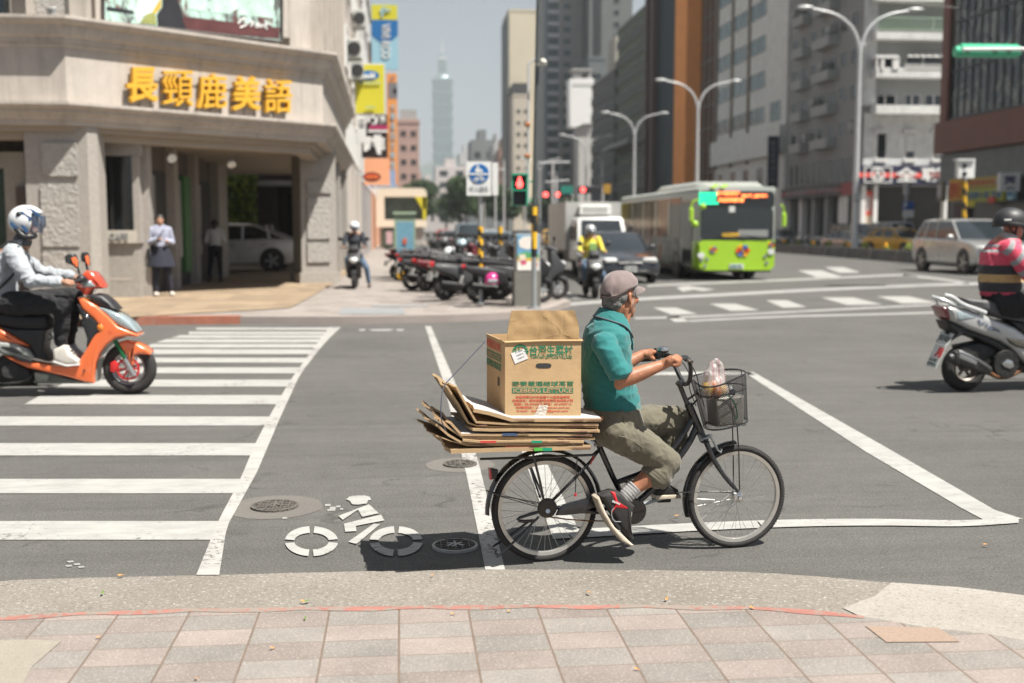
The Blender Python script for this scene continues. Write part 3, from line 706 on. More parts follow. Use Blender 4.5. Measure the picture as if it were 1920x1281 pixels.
m_.m(GRN[1]); m_.bx(-7.7, -5.8, 46.1, 46.9, .13, 3.7)
solo('hedge', m_, None, 'bright green ivy hedge seen through the arcade behind the silver car', 'hedge', smooth=None)
t = thing('lane_building', 'dark brown building behind the silver car beyond the arcade', 'building', (-4.5, 47, .13))
part('wall', MB().bx(-5.8, -3.6, 47, 58, .13, 9), mat('brown_wall_dark', (.09, .06, .05), .7), t)
part('door', MB().bx(-4.6, -3.0, 46.93, 47.02, .14, 3.0), DKI, t); part('panel', MB().bx(-5.75, -5.0, 46.9, 47.02, .14, 3.3), mat('grey_brown', (.2, .18, .16), .7), t)
part('canopy', MB().bx(-5.8, -3.7, 46.2, 47.02, 3.3, 3.5), WHT, t)
# ================================================================ the other buildings
def facade(par, pl, cols, rows, w, h, a0, da, z0, dz, mt=DKG, fr=None, depth=.08, sill=False, skip=None, name='window'):
    """windows on the wall plane pl (near side = -n); a along u, z up; one mesh shared by every copy"""
    fr = fr or GREY
    m_ = MB(); e = .07; N = pl.n; U = pl.u; Z = V((0, 0, 1))
    def blk(a, b, c, d, n0, n1):
        m_.prism([U*a+Z*c-N*n1, U*b+Z*c-N*n1, U*b+Z*d-N*n1, U*a+Z*d-N*n1], N*(n1-n0))
    m_.m(mt); blk(e, w-e, e, h-e, 0, .02)
    m_.m(fr); blk(0, w, 0, e, 0, depth); blk(0, w, h-e, h, 0, depth); blk(0, e, e, h-e, 0, depth); blk(w-e, w, e, h-e, 0, depth)
    if w > .9: blk(w/2-.03, w/2+.03, e, h-e, .02, depth*.8)
    if sill: blk(-.1, w+.1, -.12, 0, 0, depth+.12)
    me = m_.mesh(name)
    for i in range(cols):
        for j in range(rows):
            if skip and skip(i, j): continue
            o = bpy.data.objects.new(name, me); lnk(o); o.parent = par; WM[o.name] = WM[par.name]
            o.location = WM[par.name].inverted() @ (pl.o+U*(a0+da*i)+Z*(z0+dz*j))
def build(name, label, x0, x1, y0, y1, h, mt, roof=True):
    t = thing(name, label, 'building', ((x0+x1)/2, (y0+y1)/2, 0))
    part('wall', MB().bx(x0, x1, y0, y1, 0, h), mt, t)
    if roof: part('parapet', MB().bx(x0-.15, x1+.15, y0-.15, y1+.15, h, h+.8), mt, t)
    return t
def L_(x, y0, y1): return Plane(V((x, y0, 0)), (0, 1))      # street face of a left-hand building, far to the right of it
def R_(x, y0, y1): return Plane(V((x, y1, 0)), (0, -1))     # street face of a right-hand building
def S_(x0, y): return Plane(V((x0, y, 0)), (1, 0))
GLS = mat('window_glass_teal', (.025, .065, .065), .12, 0, .5, .3, spec=.5); GLD = mat('window_glass_dark', (.014, .02, .022), .1, 0, .3, .4, spec=.4)
# --- left side of the street
bw = mat('cream_render', (.5, .45, .4), .8, 0, .1, 1.5); pk = mat('pink_render', (.42, .28, .24), .8, 0, .1, .6)
t = build('row_building', 'cream building with air conditioners next to the corner building', -3.45, -1.95, 41.05, 58, 19, bw)
facade(t, L_(-1.95, 41, 58), 5, 5, 1.5, 1.5, 1.2, 3.2, 4.4, 3.1, GLD, WHT)
AC = mat('ac_white', (.5, .5, .47), .6, 0, .1, 9)
def acunit(x, y, z, s=1, label='white air conditioner on the wall of the cream building'):
    t = thing('air_conditioner', label, 'air conditioner', (x, y, z), 0, 'air conditioners on the left street walls')
    part('casing', MB().box((x, y, z+.35), (.45*s, .85*s, .65*s), bev=.03), AC, t); part('fan_grille', MB().cyl((x, y-.43*s, z+.35), (x, y-.45*s, z+.35), .25, .25, 14), DKI, t)
    part('bracket', MB().bx(x-.3, x+.25, y-.35, y+.35, z-.03, z+.02), GREY, t)
for k, (y, z) in enumerate(((44, 11), (44, 8), (47.5, 11.2), (47, 7.6), (50, 13.5), (50, 10.2), (53, 8.2))):
    acunit(-1.65, y, z, 1.1, ('highest', 'lowest', 'boxy', 'grimy', 'small topmost', 'middle', 'far')[k]+' white air conditioner on the wall of the cream building')
t = build('row_building', 'grey building behind the hanging signs on the left side of the street', -14, -1.9, 58.1, 76, 15, mat('grey_render', (.33, .31, .3), .85, 0, .15, 1))
facade(t, L_(-1.9, 58, 76), 5, 4, 1.6, 1.5, 1, 3.4, 4, 3.1, GLD, WHT)
t = build('row_building', 'peach coloured building beyond the hanging signs', -14, -1.85, 76.1, 110, 13, mat('peach_render', (.62, .32, .2), .8, 0, .08, 1))
facade(t, L_(-1.85, 76, 110), 8, 3, 1.6, 1.5, 1, 4, 4, 3.1, GLD, WHT)
t = build('row_building', 'pale building far down the left side of the street', -16, -1.8, 110.1, 180, 14, bw)
facade(t, L_(-1.8, 110, 180), 12, 3, 2, 1.5, 1, 5.5, 4, 3.2, GLD, WHT)
t = build('pink_block', 'pinkish brown apartment block with small dark windows left of the far tower', -.6, 4.4, 250, 275, 24.5, pk)
facade(t, S_(-.6, 250), 2, 7, 1.3, 1.3, .9, 2.2, 3, 3.1, GLD, pk)
part('roof_house', MB().bx(.3, 3.9, 251, 262, 25.3, 27.5), mat('roof_house_grey', (.35, .34, .33), .8), t)
# hanging signs over the left pavement
def sign(name, label, x0, x1, y0, y1, Y, faces, cat='sign', group=None, thick=.25, frame=WHT):
    pl = Plane(V((0, Y, 0)), (1, 0)); t = thing(name, label, cat, pl((x0+x1)/2, y1), 0, group)
    m_ = MB(); slab(m_, pl, x0, x1, y0, y1, 0, thick); part('box', m_, faces[0][1] if isinstance(faces[0], tuple) and faces[0][0] == 'box' else frame, t)
    k = 0
    for f in faces:
        if f[0] == 'box': continue
        k += 1; off = -.012*k
        m_ = MB()
        if f[0] == 'rect': slab(m_, pl, f[1], f[2], f[3], f[4], off, 0)
        elif f[0] == 'poly': m_.prism([pl(x, y, off) for x, y in f[1]], (0, -off, 0))
        elif f[0] == 'ell':
            m_.prism([pl(f[1]+f[3]*math.cos(2*PI*i/28), f[2]+f[4]*math.sin(2*PI*i/28), off) for i in range(28)], (0, -off, 0))
        elif f[0] == 'text': textfit(m_, f[1], pq(pl, f[2], f[3], f[4], f[5], off), -off*.6, f[7] if len(f) > 7 else .01)
        elif f[0] == 'vtext':
            n = len(f[1]); hh = (f[5]-f[4])/n
            for i, ch in enumerate(f[1]): textfit(m_, ch, pq(pl, f[2], f[3], f[4]+hh*i+hh*.1, f[4]+hh*(i+1)-hh*.1, off), -off*.6, .015)
        elif f[0] == 'rtext':       # letters turned a quarter, read downwards
            q = pq(pl, f[2], f[3], f[4], f[5], off); textfit(m_, f[1], [q[3], q[0], q[1], q[2]], -off*.6, .02); 
        part({'rect': 'panel', 'poly': 'panel', 'ell': 'emblem'}.get(f[0], 'lettering'), m_, f[6] if f[0] in ('text', 'vtext', 'rtext') else f[-1], t)
    return t, pl
def C(n, r, g, b, **k): return mat(n, srgb((r, g, b)), .5, 0, .04, 5, **k)
sy = C('sign_yellow', 205, 195, 50); sb = C('sign_blue', 30, 105, 165); sdk = C('sign_dark', 45, 30, 28); sor = C('sign_orange', 225, 150, 80); sred = C('sign_red', 200, 60, 40); smg = C('sign_magenta', 165, 45, 95)
slb = C('sign_light_blue', 150, 190, 205); spe = C('sign_peach', 235, 165, 125); sgr = C('sign_grey', 120, 120, 125)
t, pl = sign('hanging_sign', 'bright yellow hanging sign with a blue oval beside the corner building', 665, 722, 119, 215, 47, [('rect', 667, 721, 121, 213, sy), ('ell', 692, 141.5, 19, 9.5, sb), ('text', 'all', 682, 703, 137, 147, WHT, .04), ('text', 'www.all.com.tw', 671, 714, 153, 157, slb), ('text', 'LED', 686, 704, 200, 203, slb)])
part('bracket', MB().tube([pl(650, 130, .1), pl(668, 130, .1)], .05).tube([pl(650, 205, .1), pl(668, 205, .1)], .05), GREY, t)
t, pl = sign('hanging_sign', 'tall blue hanging sign with a yellow top and sideways white letters', 697, 747, 8, 130, 75, [('box', slb), ('rect', 697, 745, 9, 37, sy), ('poly', [(697, 38), (746, 38), (746, 66), (722, 86), (697, 66)], sb), ('rtext', 'VIVI RCO', 715, 732, 44, 110, WHT), ('text', 'f', 712, 724, 13, 32, slb, .0), ('text', 'go', 722, 733, 16, 24, slb)])
t, pl = sign('hanging_sign', 'narrow orange and grey hanging sign with a vertical row of characters', 727, 746, 138, 345, 78, [('box', sor), ('rect', 728, 745, 155, 185, sgr), ('ell', 741, 171, 4, 6, sdk), ('text', 'r', 734, 739, 144, 152, sb), ('vtext', '大學英日文教室', 732, 741, 192, 318, slb), ])
t, pl = sign('hanging_sign', 'dark brown hanging sign with large white characters under the yellow sign', 679, 727, 215, 296, 52, [('box', sdk), ('text', '咖', 681, 722, 216, 234, WHT, .03), ('rect', 693, 727, 235, 243, smg), ('rect', 690, 727, 244, 248, WHT), ('text', '啡', 682, 722, 253, 290, WHT, .05)])
t, pl = sign('hanging_sign', 'narrow white upright sign at the edge of the dark brown sign', 669, 686, 217, 268, 50, [('text', '名品', 672, 683, 222, 240, sgr)])
t, pl = sign('hanging_sign', 'plain peach coloured sign panel above the dark oval sign', 683, 731, 297, 347, 60, [('box', spe)])
t, pl = sign('hanging_sign', 'blue grey sign strip hanging below the peach panel', 693, 742, 318, 352, 64, [('box', C('sign_blue_grey', 140, 160, 190)), ('text', '補習班', 698, 735, 345, 351, WHT)])
pl = Plane(V((0, 50, 0)), (1, 0)); t = thing('oval_sign', 'dark oval hanging sign with red lettering', 'sign', pl(697, 345))
def ell(pl, cx, cy, rx, ry, o0, o1): return MB().prism([pl(cx+rx*math.cos(2*PI*i/28), cy+ry*math.sin(2*PI*i/28), o0) for i in range(28)], pl.n*(o1-o0))
part('board', ell(pl, 697, 332, 17, 9, 0, .15), sdk, t); part('panel', ell(pl, 697, 332, 14.5, 6, -.015, 0), sred, t); part('lettering', textfit(MB(), '三皇三家', pq(pl, 686, 708, 329, 335, -.03), .01, .02), sor, t)
part('bracket', MB().tube([pl(680, 329, .08), pl(664, 322, .08)], .03), GREY, t)
# low cream kiosk with rounded corners and yellow end
t = thing('kiosk', 'cream coloured street kiosk with rounded corners and a yellow end', 'kiosk', (.1, 82, .13))
kp = Plane(V((0, 82, 0)), (1, 0)); cream = C('kiosk_cream', 225, 215, 195)
def rrect(x0, x1, y0, y1, r, rb=0):
    o = []
    for cx, cy, a0, rr_ in ((x1-r, y0+r, 0, r), (x0+r, y0+r, 90, r)):
        for k in range(7): a = R(a0+15*k); o.append((cx+rr_*math.cos(a), cy-rr_*math.sin(a)))
    return o+[(x0, y1), (x1, y1)]
m_ = MB(); outer = rrect(706, 800, 353, 423, 10); 
m_.prism([kp(x, y) for x, y in rrect(706, 800, 353, 369, 10)], (0, 2.6, 0)); slab(m_, kp, 706, 721, 369, 412, 0, 2.6); slab(m_, kp, 706, 800, 412, 426, 0, 2.6); part('frame', m_, cream, t)
m_ = MB(); m_.prism([kp(x, y, -.02) for x, y in ((778, 369), (800, 369), (800, 392), (792, 392))], (0, 2.5, 0)); slab(m_, kp, 793, 799, 369, 412, -.02, 2.4); part('yellow_end', m_, sy, t)
m_ = MB(); slab(m_, kp, 721, 793, 369, 412, 1.4, 1.5); part('glazing', m_, mat('kiosk_glass', (.12, .16, .14), .15, 0, .4, .8), t)
m_ = MB(); slab(m_, kp, 712, 795, 426, 466, .3, 2.4); part('base', m_, mat('kiosk_grey', (.35, .34, .32), .7), t)
m_ = MB(); slab(m_, kp, 719, 740, 430, 463, .1, .3); part('poster_frame', m_, mat('kiosk_green', (.03, .09, .05), .5), t)
m_ = MB(); slab(m_, kp, 724, 736, 434, 458, .05, .12); part('poster', m_, C('poster_pink', 190, 160, 165), t)
# --- right side of the street
XR = 40.2
# brown glass office at the near right corner
t = thing('glass_office', 'dark curtain wall office with brown granite band at the right edge', 'building', (45, 68, 0)); BP = Plane(V((XR-1.5, 78, 0)), (0, -1))
brown = mat('brown_granite', (.17, .06, .038), .55, 0, .15, 2); BO = BP.o
def bpz(z0, z1, a0, a1, o0, o1): return MB().prism([BP.at(a0, z0, o0), BP.at(a1, z0, o0), BP.at(a1, z1, o0), BP.at(a0, z1, o0)], BP.n*(o1-o0))
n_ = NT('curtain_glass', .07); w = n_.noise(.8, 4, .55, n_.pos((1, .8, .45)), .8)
CURT = n_.out(n_.ramp(w, [(.42, (.015, .022, .022)), (.5, (.05, .06, .055)), (.56, (.22, .22, .19)), (.62, (.03, .04, .04))], 'LINEAR'))  # pale and dark blotches paint reflections into the glass colour
part('curtain_wall', bpz(9, 34, 0, 30, .15, 12), CURT, t)
m_ = MB()
for j in range(8): m_.prism([BP.at(0, 9.2+j*3.3, .05), BP.at(30, 9.2+j*3.3, .05), BP.at(30, 9.36+j*3.3, .05), BP.at(0, 9.36+j*3.3, .05)], BP.n*.12)
for i in range(29): m_.prism([BP.at(.9+i*1.0, 9, .07), BP.at(.96+i*1.0, 9, .07), BP.at(.96+i*1.0, 34, .07), BP.at(.9+i*1.0, 34, .07)], BP.n*.1)
part('mullions', m_, mat('dark_mullion', (.02, .022, .022), .4), t)
part('corner_pier', bpz(9, 34, -.1, .9, -.12, 3), brown, t)
part('granite_band', bpz(6.9, 9.1, -.35, 30, -.35, 6), brown, t)
m_ = MB()
for i, z in ((13.2, 0), (14.4, 0), (15.6, 0)): textfit(m_, '辰大商'[int((i-13.2)/1.19)], [BP.at(i, 7.4, -.36), BP.at(i+.9, 7.4, -.36), BP.at(i+.9, 8.6, -.36), BP.at(i, 8.6, -.36)], .03, .02)
part('lettering', m_, BLK, t)
part('ground_floor', bpz(0, 6.9, 0, 30, .9, 8), mat('shop_glass', (.04, .05, .052), .3, 0, .5, .6), t)
part('glass_band', bpz(4.9, 6.85, -.4, 13, .2, .9), mat('blue_grey_glass', (.06, .085, .09), .3, 0, .5, 2), t)
part('door', bpz(.14, 3.3, .9, 3.0, .7, .9), mat('maroon_door', (.05, .015, .015), .5), t)
for k, (a0, a1, z0, z1, c_) in enumerate(((-.2, .7, 3.5, 4.9, C('shop_sign_grey', 110, 105, 80)), (1.6, 3.4, 3.5, 5.0, C('shop_sign_amber', 200, 150, 30)), (4.3, 9.0, 4.3, 5.0, C('shop_sign_gold', 170, 150, 70)), (4.3, 8.8, 3.35, 4.25, C('shop_sign_lime', 165, 170, 60)), (9.3, 10.0, 3.4, 5.0, slb))):
    tt = thing('shop_sign', ['narrow grey green shop sign at the corner of the dark office', 'amber square shop sign right of the narrow grey sign', 'long golden sign strip above the lime shop sign', 'lime green shop sign left of the white medicine sign', 'narrow pale blue sign beside the white medicine sign'][k], 'sign', BP.at(a0, z0, -.1))
    part('board', bpz(z0, z1, a0, a1, -.05, .2), c_, tt)
    part('lettering', textfit(MB(), ['眼', '機車行', '自助洗衣便當', '清粥小菜 早餐', '花店'][k], [BP.at(a0+.15, z0+.2, -.06), BP.at(a1-.15, z0+.2, -.06), BP.at(a1-.15, z1-.2, -.06), BP.at(a0+.15, z1-.2, -.06)], .02, .01), sred if k in (1, 2) else (WHT if k == 0 else sb), tt)
ms = Plane(BP.at(11, 0, -1.2), (1, 0)); tt = thing('medicine_sign', 'square white sign with the blue character for medicine', 'sign', ms(1892, 360))
m_ = MB(); slab(m_, ms, 1874, 1912, 324, 359, 0, .3); part('box', m_, WHT, tt); part('lettering', textfit(MB(), '薬', pq(ms, 1882, 1906, 329, 355, -.02), .02, .02), C('ink_blue', 35, 45, 95), tt); part('bracket', MB().tube([ms(1874, 340, .1), ms(1866, 340, 1.4)], .05), GREY, tt)
for k, (px, py) in enumerate(((1858, 375), (1820, 383))):
    pl = Plane(BP.at(6+k*2, 0, -.3), (0, -1)); part('round_sign_%s' % k if 0 else 'round_emblem', ell(pl, px, py, 7, 6, 0, .1), [sred, sy][k], t)
# gray apartment corner block
gw = mat('grey_tile_wall', (.33, .34, .33), .75, 0, .08, 1.5); gwd = mat('grey_tile_shaded', (.26, .265, .26), .8, 0, .12, 1.5); gl_ = m_wall('light_grey_wall', (.7, .71, .69))  # second grey tile is a copy darkened for the shaded street side
t = thing('apartment_block', 'grey corner apartment block with balconies over a supermarket sign', 'building', (46, 100, 0)); GB = t
GP = Plane(V((XR, 95, 0)), (1, 0)); GS = Plane(V((XR, 113.6, 0)), (0, -1))
zs_ = GP(1700, 346).z
part('wall', MB().bx(XR, 60, 95, 113.6, zs_, 30), gw, t)
def gp(nm, mt, x0, x1, y0, y1, o0, o1, par=None): m_ = MB(); slab(m_, GP, x0, x1, y0, y1, o0, o1); return part(nm, m_, mt, par or GB)
gp('front_wall', gl_, 1618, 1900, 213, 312, -.12, .01); gp('pilaster', gl_, 1618, 1641, -150, 198, -.25, .01)
for j, (y0, y1) in enumerate(((198, 214), (128, 146), (57, 75), (-16, 3), (-88, -70))):
    o = gp('balcony', gl_, 1643, 1900, y0, y1, -1.35, .02)
    if j == 0: continue
for x0 in (1643, 1697, 1750):
    o = gp('lintel', WHT, x0-2, x0+21, 243, 250, -.4, 0); gp('sill', WHT, x0-2, x0+21, 298, 304, -.4, 0, o); gp('pane', DKG, x0+2, x0+17, 251, 297, -.16, -.1, o)
    if x0 > 1650: gp('blind', gl_, x0+2, x0+17, 252, 284 if x0 == 1697 else 292, -.19, -.161, o)
for (x0, x1, y0, y1, c_) in ((1645, 1678, 179, 199, DKG), (1698, 1724, 179, 199, DKG), (1735, 1771, 179, 199, DKG), (1650, 1676, 108, 128, DKG), (1700, 1774, 108, 128, DKG), (1647, 1900, 36, 58, DKG), (1647, 1775, -38, -16, DKG)):
    o = gp('window', WHT, x0-2, x1+2, y0-2, y1, -.1, .01); gp('pane', c_, x0, x1, y0, y1-1, -.14, -.1, o)
    if x1-x0 > 20: gp('mullion', WHT, x0+(x1-x0)*.4, x0+(x1-x0)*.4+2, y0, y1, -.2, -.1, o)
o = gp('bay_window', WHT, 1643, 1685, 103, 109, -1.5, 0)
for x0, x1 in ((1643, 1646), (1652, 1658), (1674, 1686)): gp('bay_post', WHT, x0, x1, 109, 130, -1.45, -1.2, o)
gp('bay_glass', DKG, 1646, 1684, 109, 130, -1.2, -1.1, o)
def railing(x0, x1, y0, y1, mt, n):
    m_ = MB(); slab(m_, GP, x0, x1, y0, y0+1.5, -1.4, -1.3); slab(m_, GP, x0, x1, y1-1.5, y1, -1.4, -1.3)
    for i in range(n): x = x0+(x1-x0)*i/n; slab(m_, GP, x, x+1.2, y0, y1, -1.38, -1.32)
    part('railing', m_, mt, GB)
railing(1697, 1777, 121, 130, WHT, 26); railing(1647, 1900, 33, 58, mat('pale_green_rail', (.4, .52, .4), .5), 60)
m_ = MB()
for i in range(7): x = 1700+i*12; m_.prism([GP(x, 101, -.1), GP(x+9, 101, -.1), GP(x+13, 107, -1.2), GP(x+4, 107, -1.2)], (0, 0, .05))
part('awning', m_, WHT, GB)
# supermarket front
navy = C('market_navy', 38, 42, 68)
tt = thing('market_sign', 'navy supermarket sign with a red stripe, boxed round logo and two white characters', 'sign', GP(1690, 346, -.5))
m_ = MB(); slab(m_, GP, 1610, 1900, 311, 347, -.6, -.1); part('board', m_, navy, tt)
m_ = MB(); slab(m_, GP, 1610, 1773, 324, 333, -.63, -.6); part('stripe', m_, C('market_red', 235, 100, 90), tt)
m_ = MB()
for r_ in ((1620, 1672, 313, 315), (1620, 1672, 341, 343), (1620, 1622.5, 315, 341), (1669.5, 1672, 315, 341)): slab(m_, GP, *r_, -.68, -.6)
part('logo_frame', m_, WHT, tt)
def annul(pl, cx, cy, r0, r1, o0, o1, a0=0, a1=2*PI, n=28):
    m_ = MB()
    for i in range(n):
        p, q = a0+(a1-a0)*i/n, a0+(a1-a0)*(i+1)/n
        m_.prism([pl(cx+r*math.cos(a), cy-r*math.sin(a), o0) for r, a in ((r0, p), (r1, p), (r1, q), (r0, q))], pl.n*(o1-o0))
    return m_
m_ = annul(GP, 1646, 328, 10.5, 13.5, -.7, -.64); m_.prism([GP(x, y, -.7) for x, y in ((1646, 317), (1656, 336), (1636, 336))], (0, .06, 0)); part('logo', m_, WHT, tt)
part('logo_eye', ell(GP, 1646, 330, 3.2, 3.2, -.72, -.7), navy, tt)
part('lettering', textfit(textfit(MB(), '全', pq(GP, 1679, 1720, 314, 341, -.66), .05, .03), '聯', pq(GP, 1727, 1768, 314, 341, -.66), .05, .03), WHT, tt)
m_ = MB().bx(XR+.3, 60, 99.5, 113.6, 0, zs_); part('dark_shop', m_, DKI, GB)
for x0, x1 in ((1613, 1621), (1636, 1643), (1768, 1773)): gp('shop_pillar', WHT, x0, x1, 346, 459, -.2, .5)
tt = thing('wall_poster', 'red and white poster between the two white pillars under the supermarket sign', 'poster', GP(1628, 459)); m_ = MB(); slab(m_, GP, 1621, 1636, 358, 404, .1, .2); part('panel', m_, C('poster_red', 220, 95, 70), tt); m_ = MB(); slab(m_, GP, 1621, 1636, 404, 459, .12, .22); part('lower_panel', m_, C('poster_cream', 205, 190, 170), tt)
part('lettering', textfit(MB(), '福利', [GP(1624, 396, .08), GP(1633, 396, .08), GP(1633, 366, .08), GP(1624, 366, .08)], .02, .02), WHT, tt)
# its street side: windows with cages, air conditioners and slabs, in the shade
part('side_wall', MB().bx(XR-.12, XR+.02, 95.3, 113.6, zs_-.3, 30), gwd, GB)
for j in range(7):
    z = 9.0+3.1*j
    for a0, a1 in ((2.5, 5.5), (8.2, 12.5)): part('balcony', MB().prism([GS.at(a0, z, -1.1), GS.at(a1, z, -1.1), GS.at(a1, z+.9, -1.1), GS.at(a0, z+.9, -1.1)], GS.n*1.15), gw, GB)
facade(GB, Plane(GS.o-GS.n*.13, (0, -1)), 7, 7, 1.3, 1.3, .6, 2.5, 9.9, 3.1, DKG, gw)
facade(GB, Plane(GS.o-GS.n*.13, (0, -1)), 11, 1, .7, 2.1, .6, 1.55, 5.9, 3.1, DKG, gw, name='narrow_window', sill=True)
for k in range(9):
    y = 96+k*1.9; z = 10.2+3.1*((k*5) % 6)
    tt = thing('air_conditioner', 'x', 'air conditioner', (XR-.7, y, z), 0, 'air conditioners on the shaded side of the grey apartment block'); tt['label'] = ORD[k]+' boxy air conditioner along the shaded side of the grey apartment block'
    part('casing', MB().box((XR-.6, y, z+.3), (.8, 1.0, .6), bev=.03), mat('ac_grey', (.3, .3, .29), .6), tt); part('bracket', MB().bx(XR-1, XR-.12, y-.4, y+.4, z-.05, z), GREY, tt)
m_ = MB().bx(XR-.9, XR-.1, 95.2, 113.6, 4.5, 5.6); sg_ = solo('sign_band', m_, C('band_dark', 60, 45, 48), 'long dark shop sign band with pale characters in the shade', 'sign')
part('lettering', textfit(MB(), '宏昇國際房屋中心', [V((XR-.91, 112, 4.7)), V((XR-.91, 98, 4.7)), V((XR-.91, 98, 5.4)), V((XR-.91, 112, 5.4))], .03, .02), sgr, sg_)
part('stripe', MB().bx(XR-.93, XR-.9, 95.2, 113.6, 4.98, 5.1), sred, sg_); part('end_panel', MB().bx(XR-.95, XR-.9, 95.2, 97.4, 4.5, 5.6), C('end_red', 140, 50, 48), sg_)
for k in range(6):
    y = 95.5+k*3.4; part('shop_pillar', MB().bx(XR-.3, XR+.3, y, y+.8, 0, zs_), [gw, WHT, gw][k % 3], GB)
# white office
wo = m_wall('white_office_wall', (.68, .69, .65)); t = thing('white_office', 'white office building with strips of windows between brown uprights', 'building', (50, 128, 0))
part('wall', MB().bx(XR+.1, 60, 115.5, 141.8, 0, 44), wo, t); part('side_bay', MB().bx(XR+1.2, 60, 113.7, 115.5, 0, 44), mat('grey_bay', (.2, .21, .2), .8), t)
OP = Plane(V((XR+.1, 141.8, 0)), (0, -1)); br2 = mat('brown_upright', (.14, .1, .06), .7)
for k in range(3): part('upright', MB().bx(XR-.1, XR+.12, 141.3-k*6.6, 141.8-k*6.6, 9, 44), br2, t)
facade(t, OP, 3, 9, 5.4, 1.9, .7, 6.6, 13.2, 3.9, GLS, wo); facade(t, OP, 1, 3, 3.4, 2.2, 21.3, 6.6, 13, 40, GLS, wo)
facade(t, OP, 4, 1, 2.2, 3.2, 1.5, 5.2, 5.2, 3, DKG, wo); part('ledge', MB().bx(XR-.6, XR+.15, 115.5, 141.8, 9.4, 12.4), wo, t)
tt, pl = sign('vertical_sign', 'dark blue vertical sign with pale characters in front of the white office', 1439, 1459, 255, 352, 115, [('box', C('vert_navy', 30, 32, 50)), ('vtext', '台北市長安分院', 1445, 1454, 262, 345, sgr)])
# black glass building and the brick pillar
bg1 = mat('black_glass_wall', (.012, .016, .016), .1, 0, .4, .3, spec=.6); t = thing('black_glass_tower', 'black glass tower with pale floor lines right of the orange brick pillar', 'building', (48, 146, 0)); part('wall', MB().bx(XR+.2, 58, 141.9, 150, 0, 60), bg1, t)
m_ = MB()
for j in range(19): m_.bx(XR+.1, XR+.25, 141.9, 150, 2.9*j+3, 2.9*j+3.12)
part('floor_lines', m_, mat('floor_line_grey', (.16, .18, .17), .5), t)
m_ = MB()
for y in (143, 145.5, 148): m_.bx(XR+.1, XR+.28, y, y+.12, 0, 60)
part('mullions', m_, GREY, t)
brick = mat('orange_brick', (.85, .33, .08), .8, 0, .12, .5)
t = thing('brick_tower', 'dark glass tower with a full height orange brick pillar', 'building', (48, 165, 0)); part('brick_pillar', MB().bx(XR-1.8, 52, 150.1, 156.5, 0, 70), brick, t)
part('glass_wall', MB().bx(XR+.3, 58, 156.5, 182, 0, 70), mat('slate_glass', (.02, .03, .035), .12, 0, .3, .2, spec=.6), t)
for y in (160, 176.5, 181): part('fin', MB().bx(XR-.5, XR+.35, y, y+1.3, 0, 70), mat('brown_fin', (.09, .05, .04), .6), t)
m_ = MB()
for i in range(14): m_.bx(XR+.2, XR+.32, 162+i, 162.08+i, 0, 70)
part('mullions', m_, mat('slate_mullion', (.05, .07, .08), .5), t)
# older blocks further down
og = mat('olive_tile', (.12, .14, .1), .8, 0, .2, .6)
t = build('tiled_block', 'olive tiled apartment block with bay windows far down the right side', XR, 58, 182.2, 207, 37, og); facade(t, R_(XR, 182, 207), 7, 10, 1.9, 1.5, 1, 3.4, 5, 3.2, GLD, gw, .5)
part('overhang', MB().bx(XR-3, XR, 183, 206, 15.5, 16.3), gwd, t)
t = build('tiled_block', 'dark grey apartment block with cream rooftop rooms beyond the olive block', XR-.5, 58, 207.2, 232, 30, mat('grey_block_wall', (.12, .12, .115), .8, 0, .2, .6)); facade(t, R_(XR-.5, 207, 232), 8, 8, 1.6, 1.5, 1, 3, 4, 3.2, GLD, gw, .4)
part('rooftop_room', MB().bx(XR-.2, 50, 209, 216, 30.8, 37), mat('cream_room', (.4, .38, .33), .8), t)
t = thing('advertising_box', 'plain white advertising box raised on a pale tower', 'billboard', (42, 258, 0)); bb = Plane(V((XR, 258, 0)), (1, 0))
m_ = MB(); m_.prism([bb(x, y) for x, y in ((1068, 148), (1113, 147), (1113, 231), (1094, 232), (1080, 239), (1069, 238))], (0, 5, 0)); part('box', m_, mat('white_board', (.75, .74, .72), .5, 0, .03, 1), t)
m_ = MB(); slab(m_, bb, 1072, 1110, 129, 132, 0, 5); slab(m_, bb, 1076, 1108, 132, 147, .5, 4); slab(m_, bb, 1084, 1112, 231, 420, 1, 8); part('tower', m_, mat('pale_tower', (.42, .41, .39), .7), t)
m_ = MB(); slab(m_, bb, 1091, 1102, 138, 146, .4, .6); part('opening', m_, DKI, t); m_ = MB(); slab(m_, bb, 1074, 1110, 155, 161, -.1, 0); part('lettering_strip', m_, C('strip_grey', 200, 198, 195), t)
gt = mat('grey_tower_wall', (.25, .245, .24), .75, 0, .1, .3)
t = build('grey_tower', 'tall grey apartment tower with teal windows and pale balconies', XR, 50.2, 310, 330, 90, gt); SG = S_(XR, 310)
facade(t, SG, 1, 26, 2.9, 2.0, .5, 5, 8, 3.1, GLS, gt, .15); facade(t, SG, 1, 26, 2.1, 1.6, 4.7, 5, 8.2, 3.1, GLS, gt, .15)
for j in range(27): part('balcony', MB().bx(XR+.4, XR+3.5, 308.9, 310, 6.9+3.1*j, 7.8+3.1*j), mat('balcony_pale', (.42, .43, .45), .7), t)
part('corner_strip', MB().bx(XR-.5, XR+.35, 309, 311, 0, 90), mat('slate_strip', (.12, .15, .16), .6), t)
t = build('dark_tower', 'slim dark tower with a black recessed strip behind the white advertising box', 50.4, 62, 300, 320, 95, mat('dark_tower_wall', (.12, .13, .13), .7, 0, .1, .3)); part('recess', MB().bx(51.5, 53.6, 299.8, 300, 0, 95), BLK, t); facade(t, S_(50.4, 300), 1, 28, 1.6, 1.5, 6.5, 3, 5, 3.1, GLD, gt)
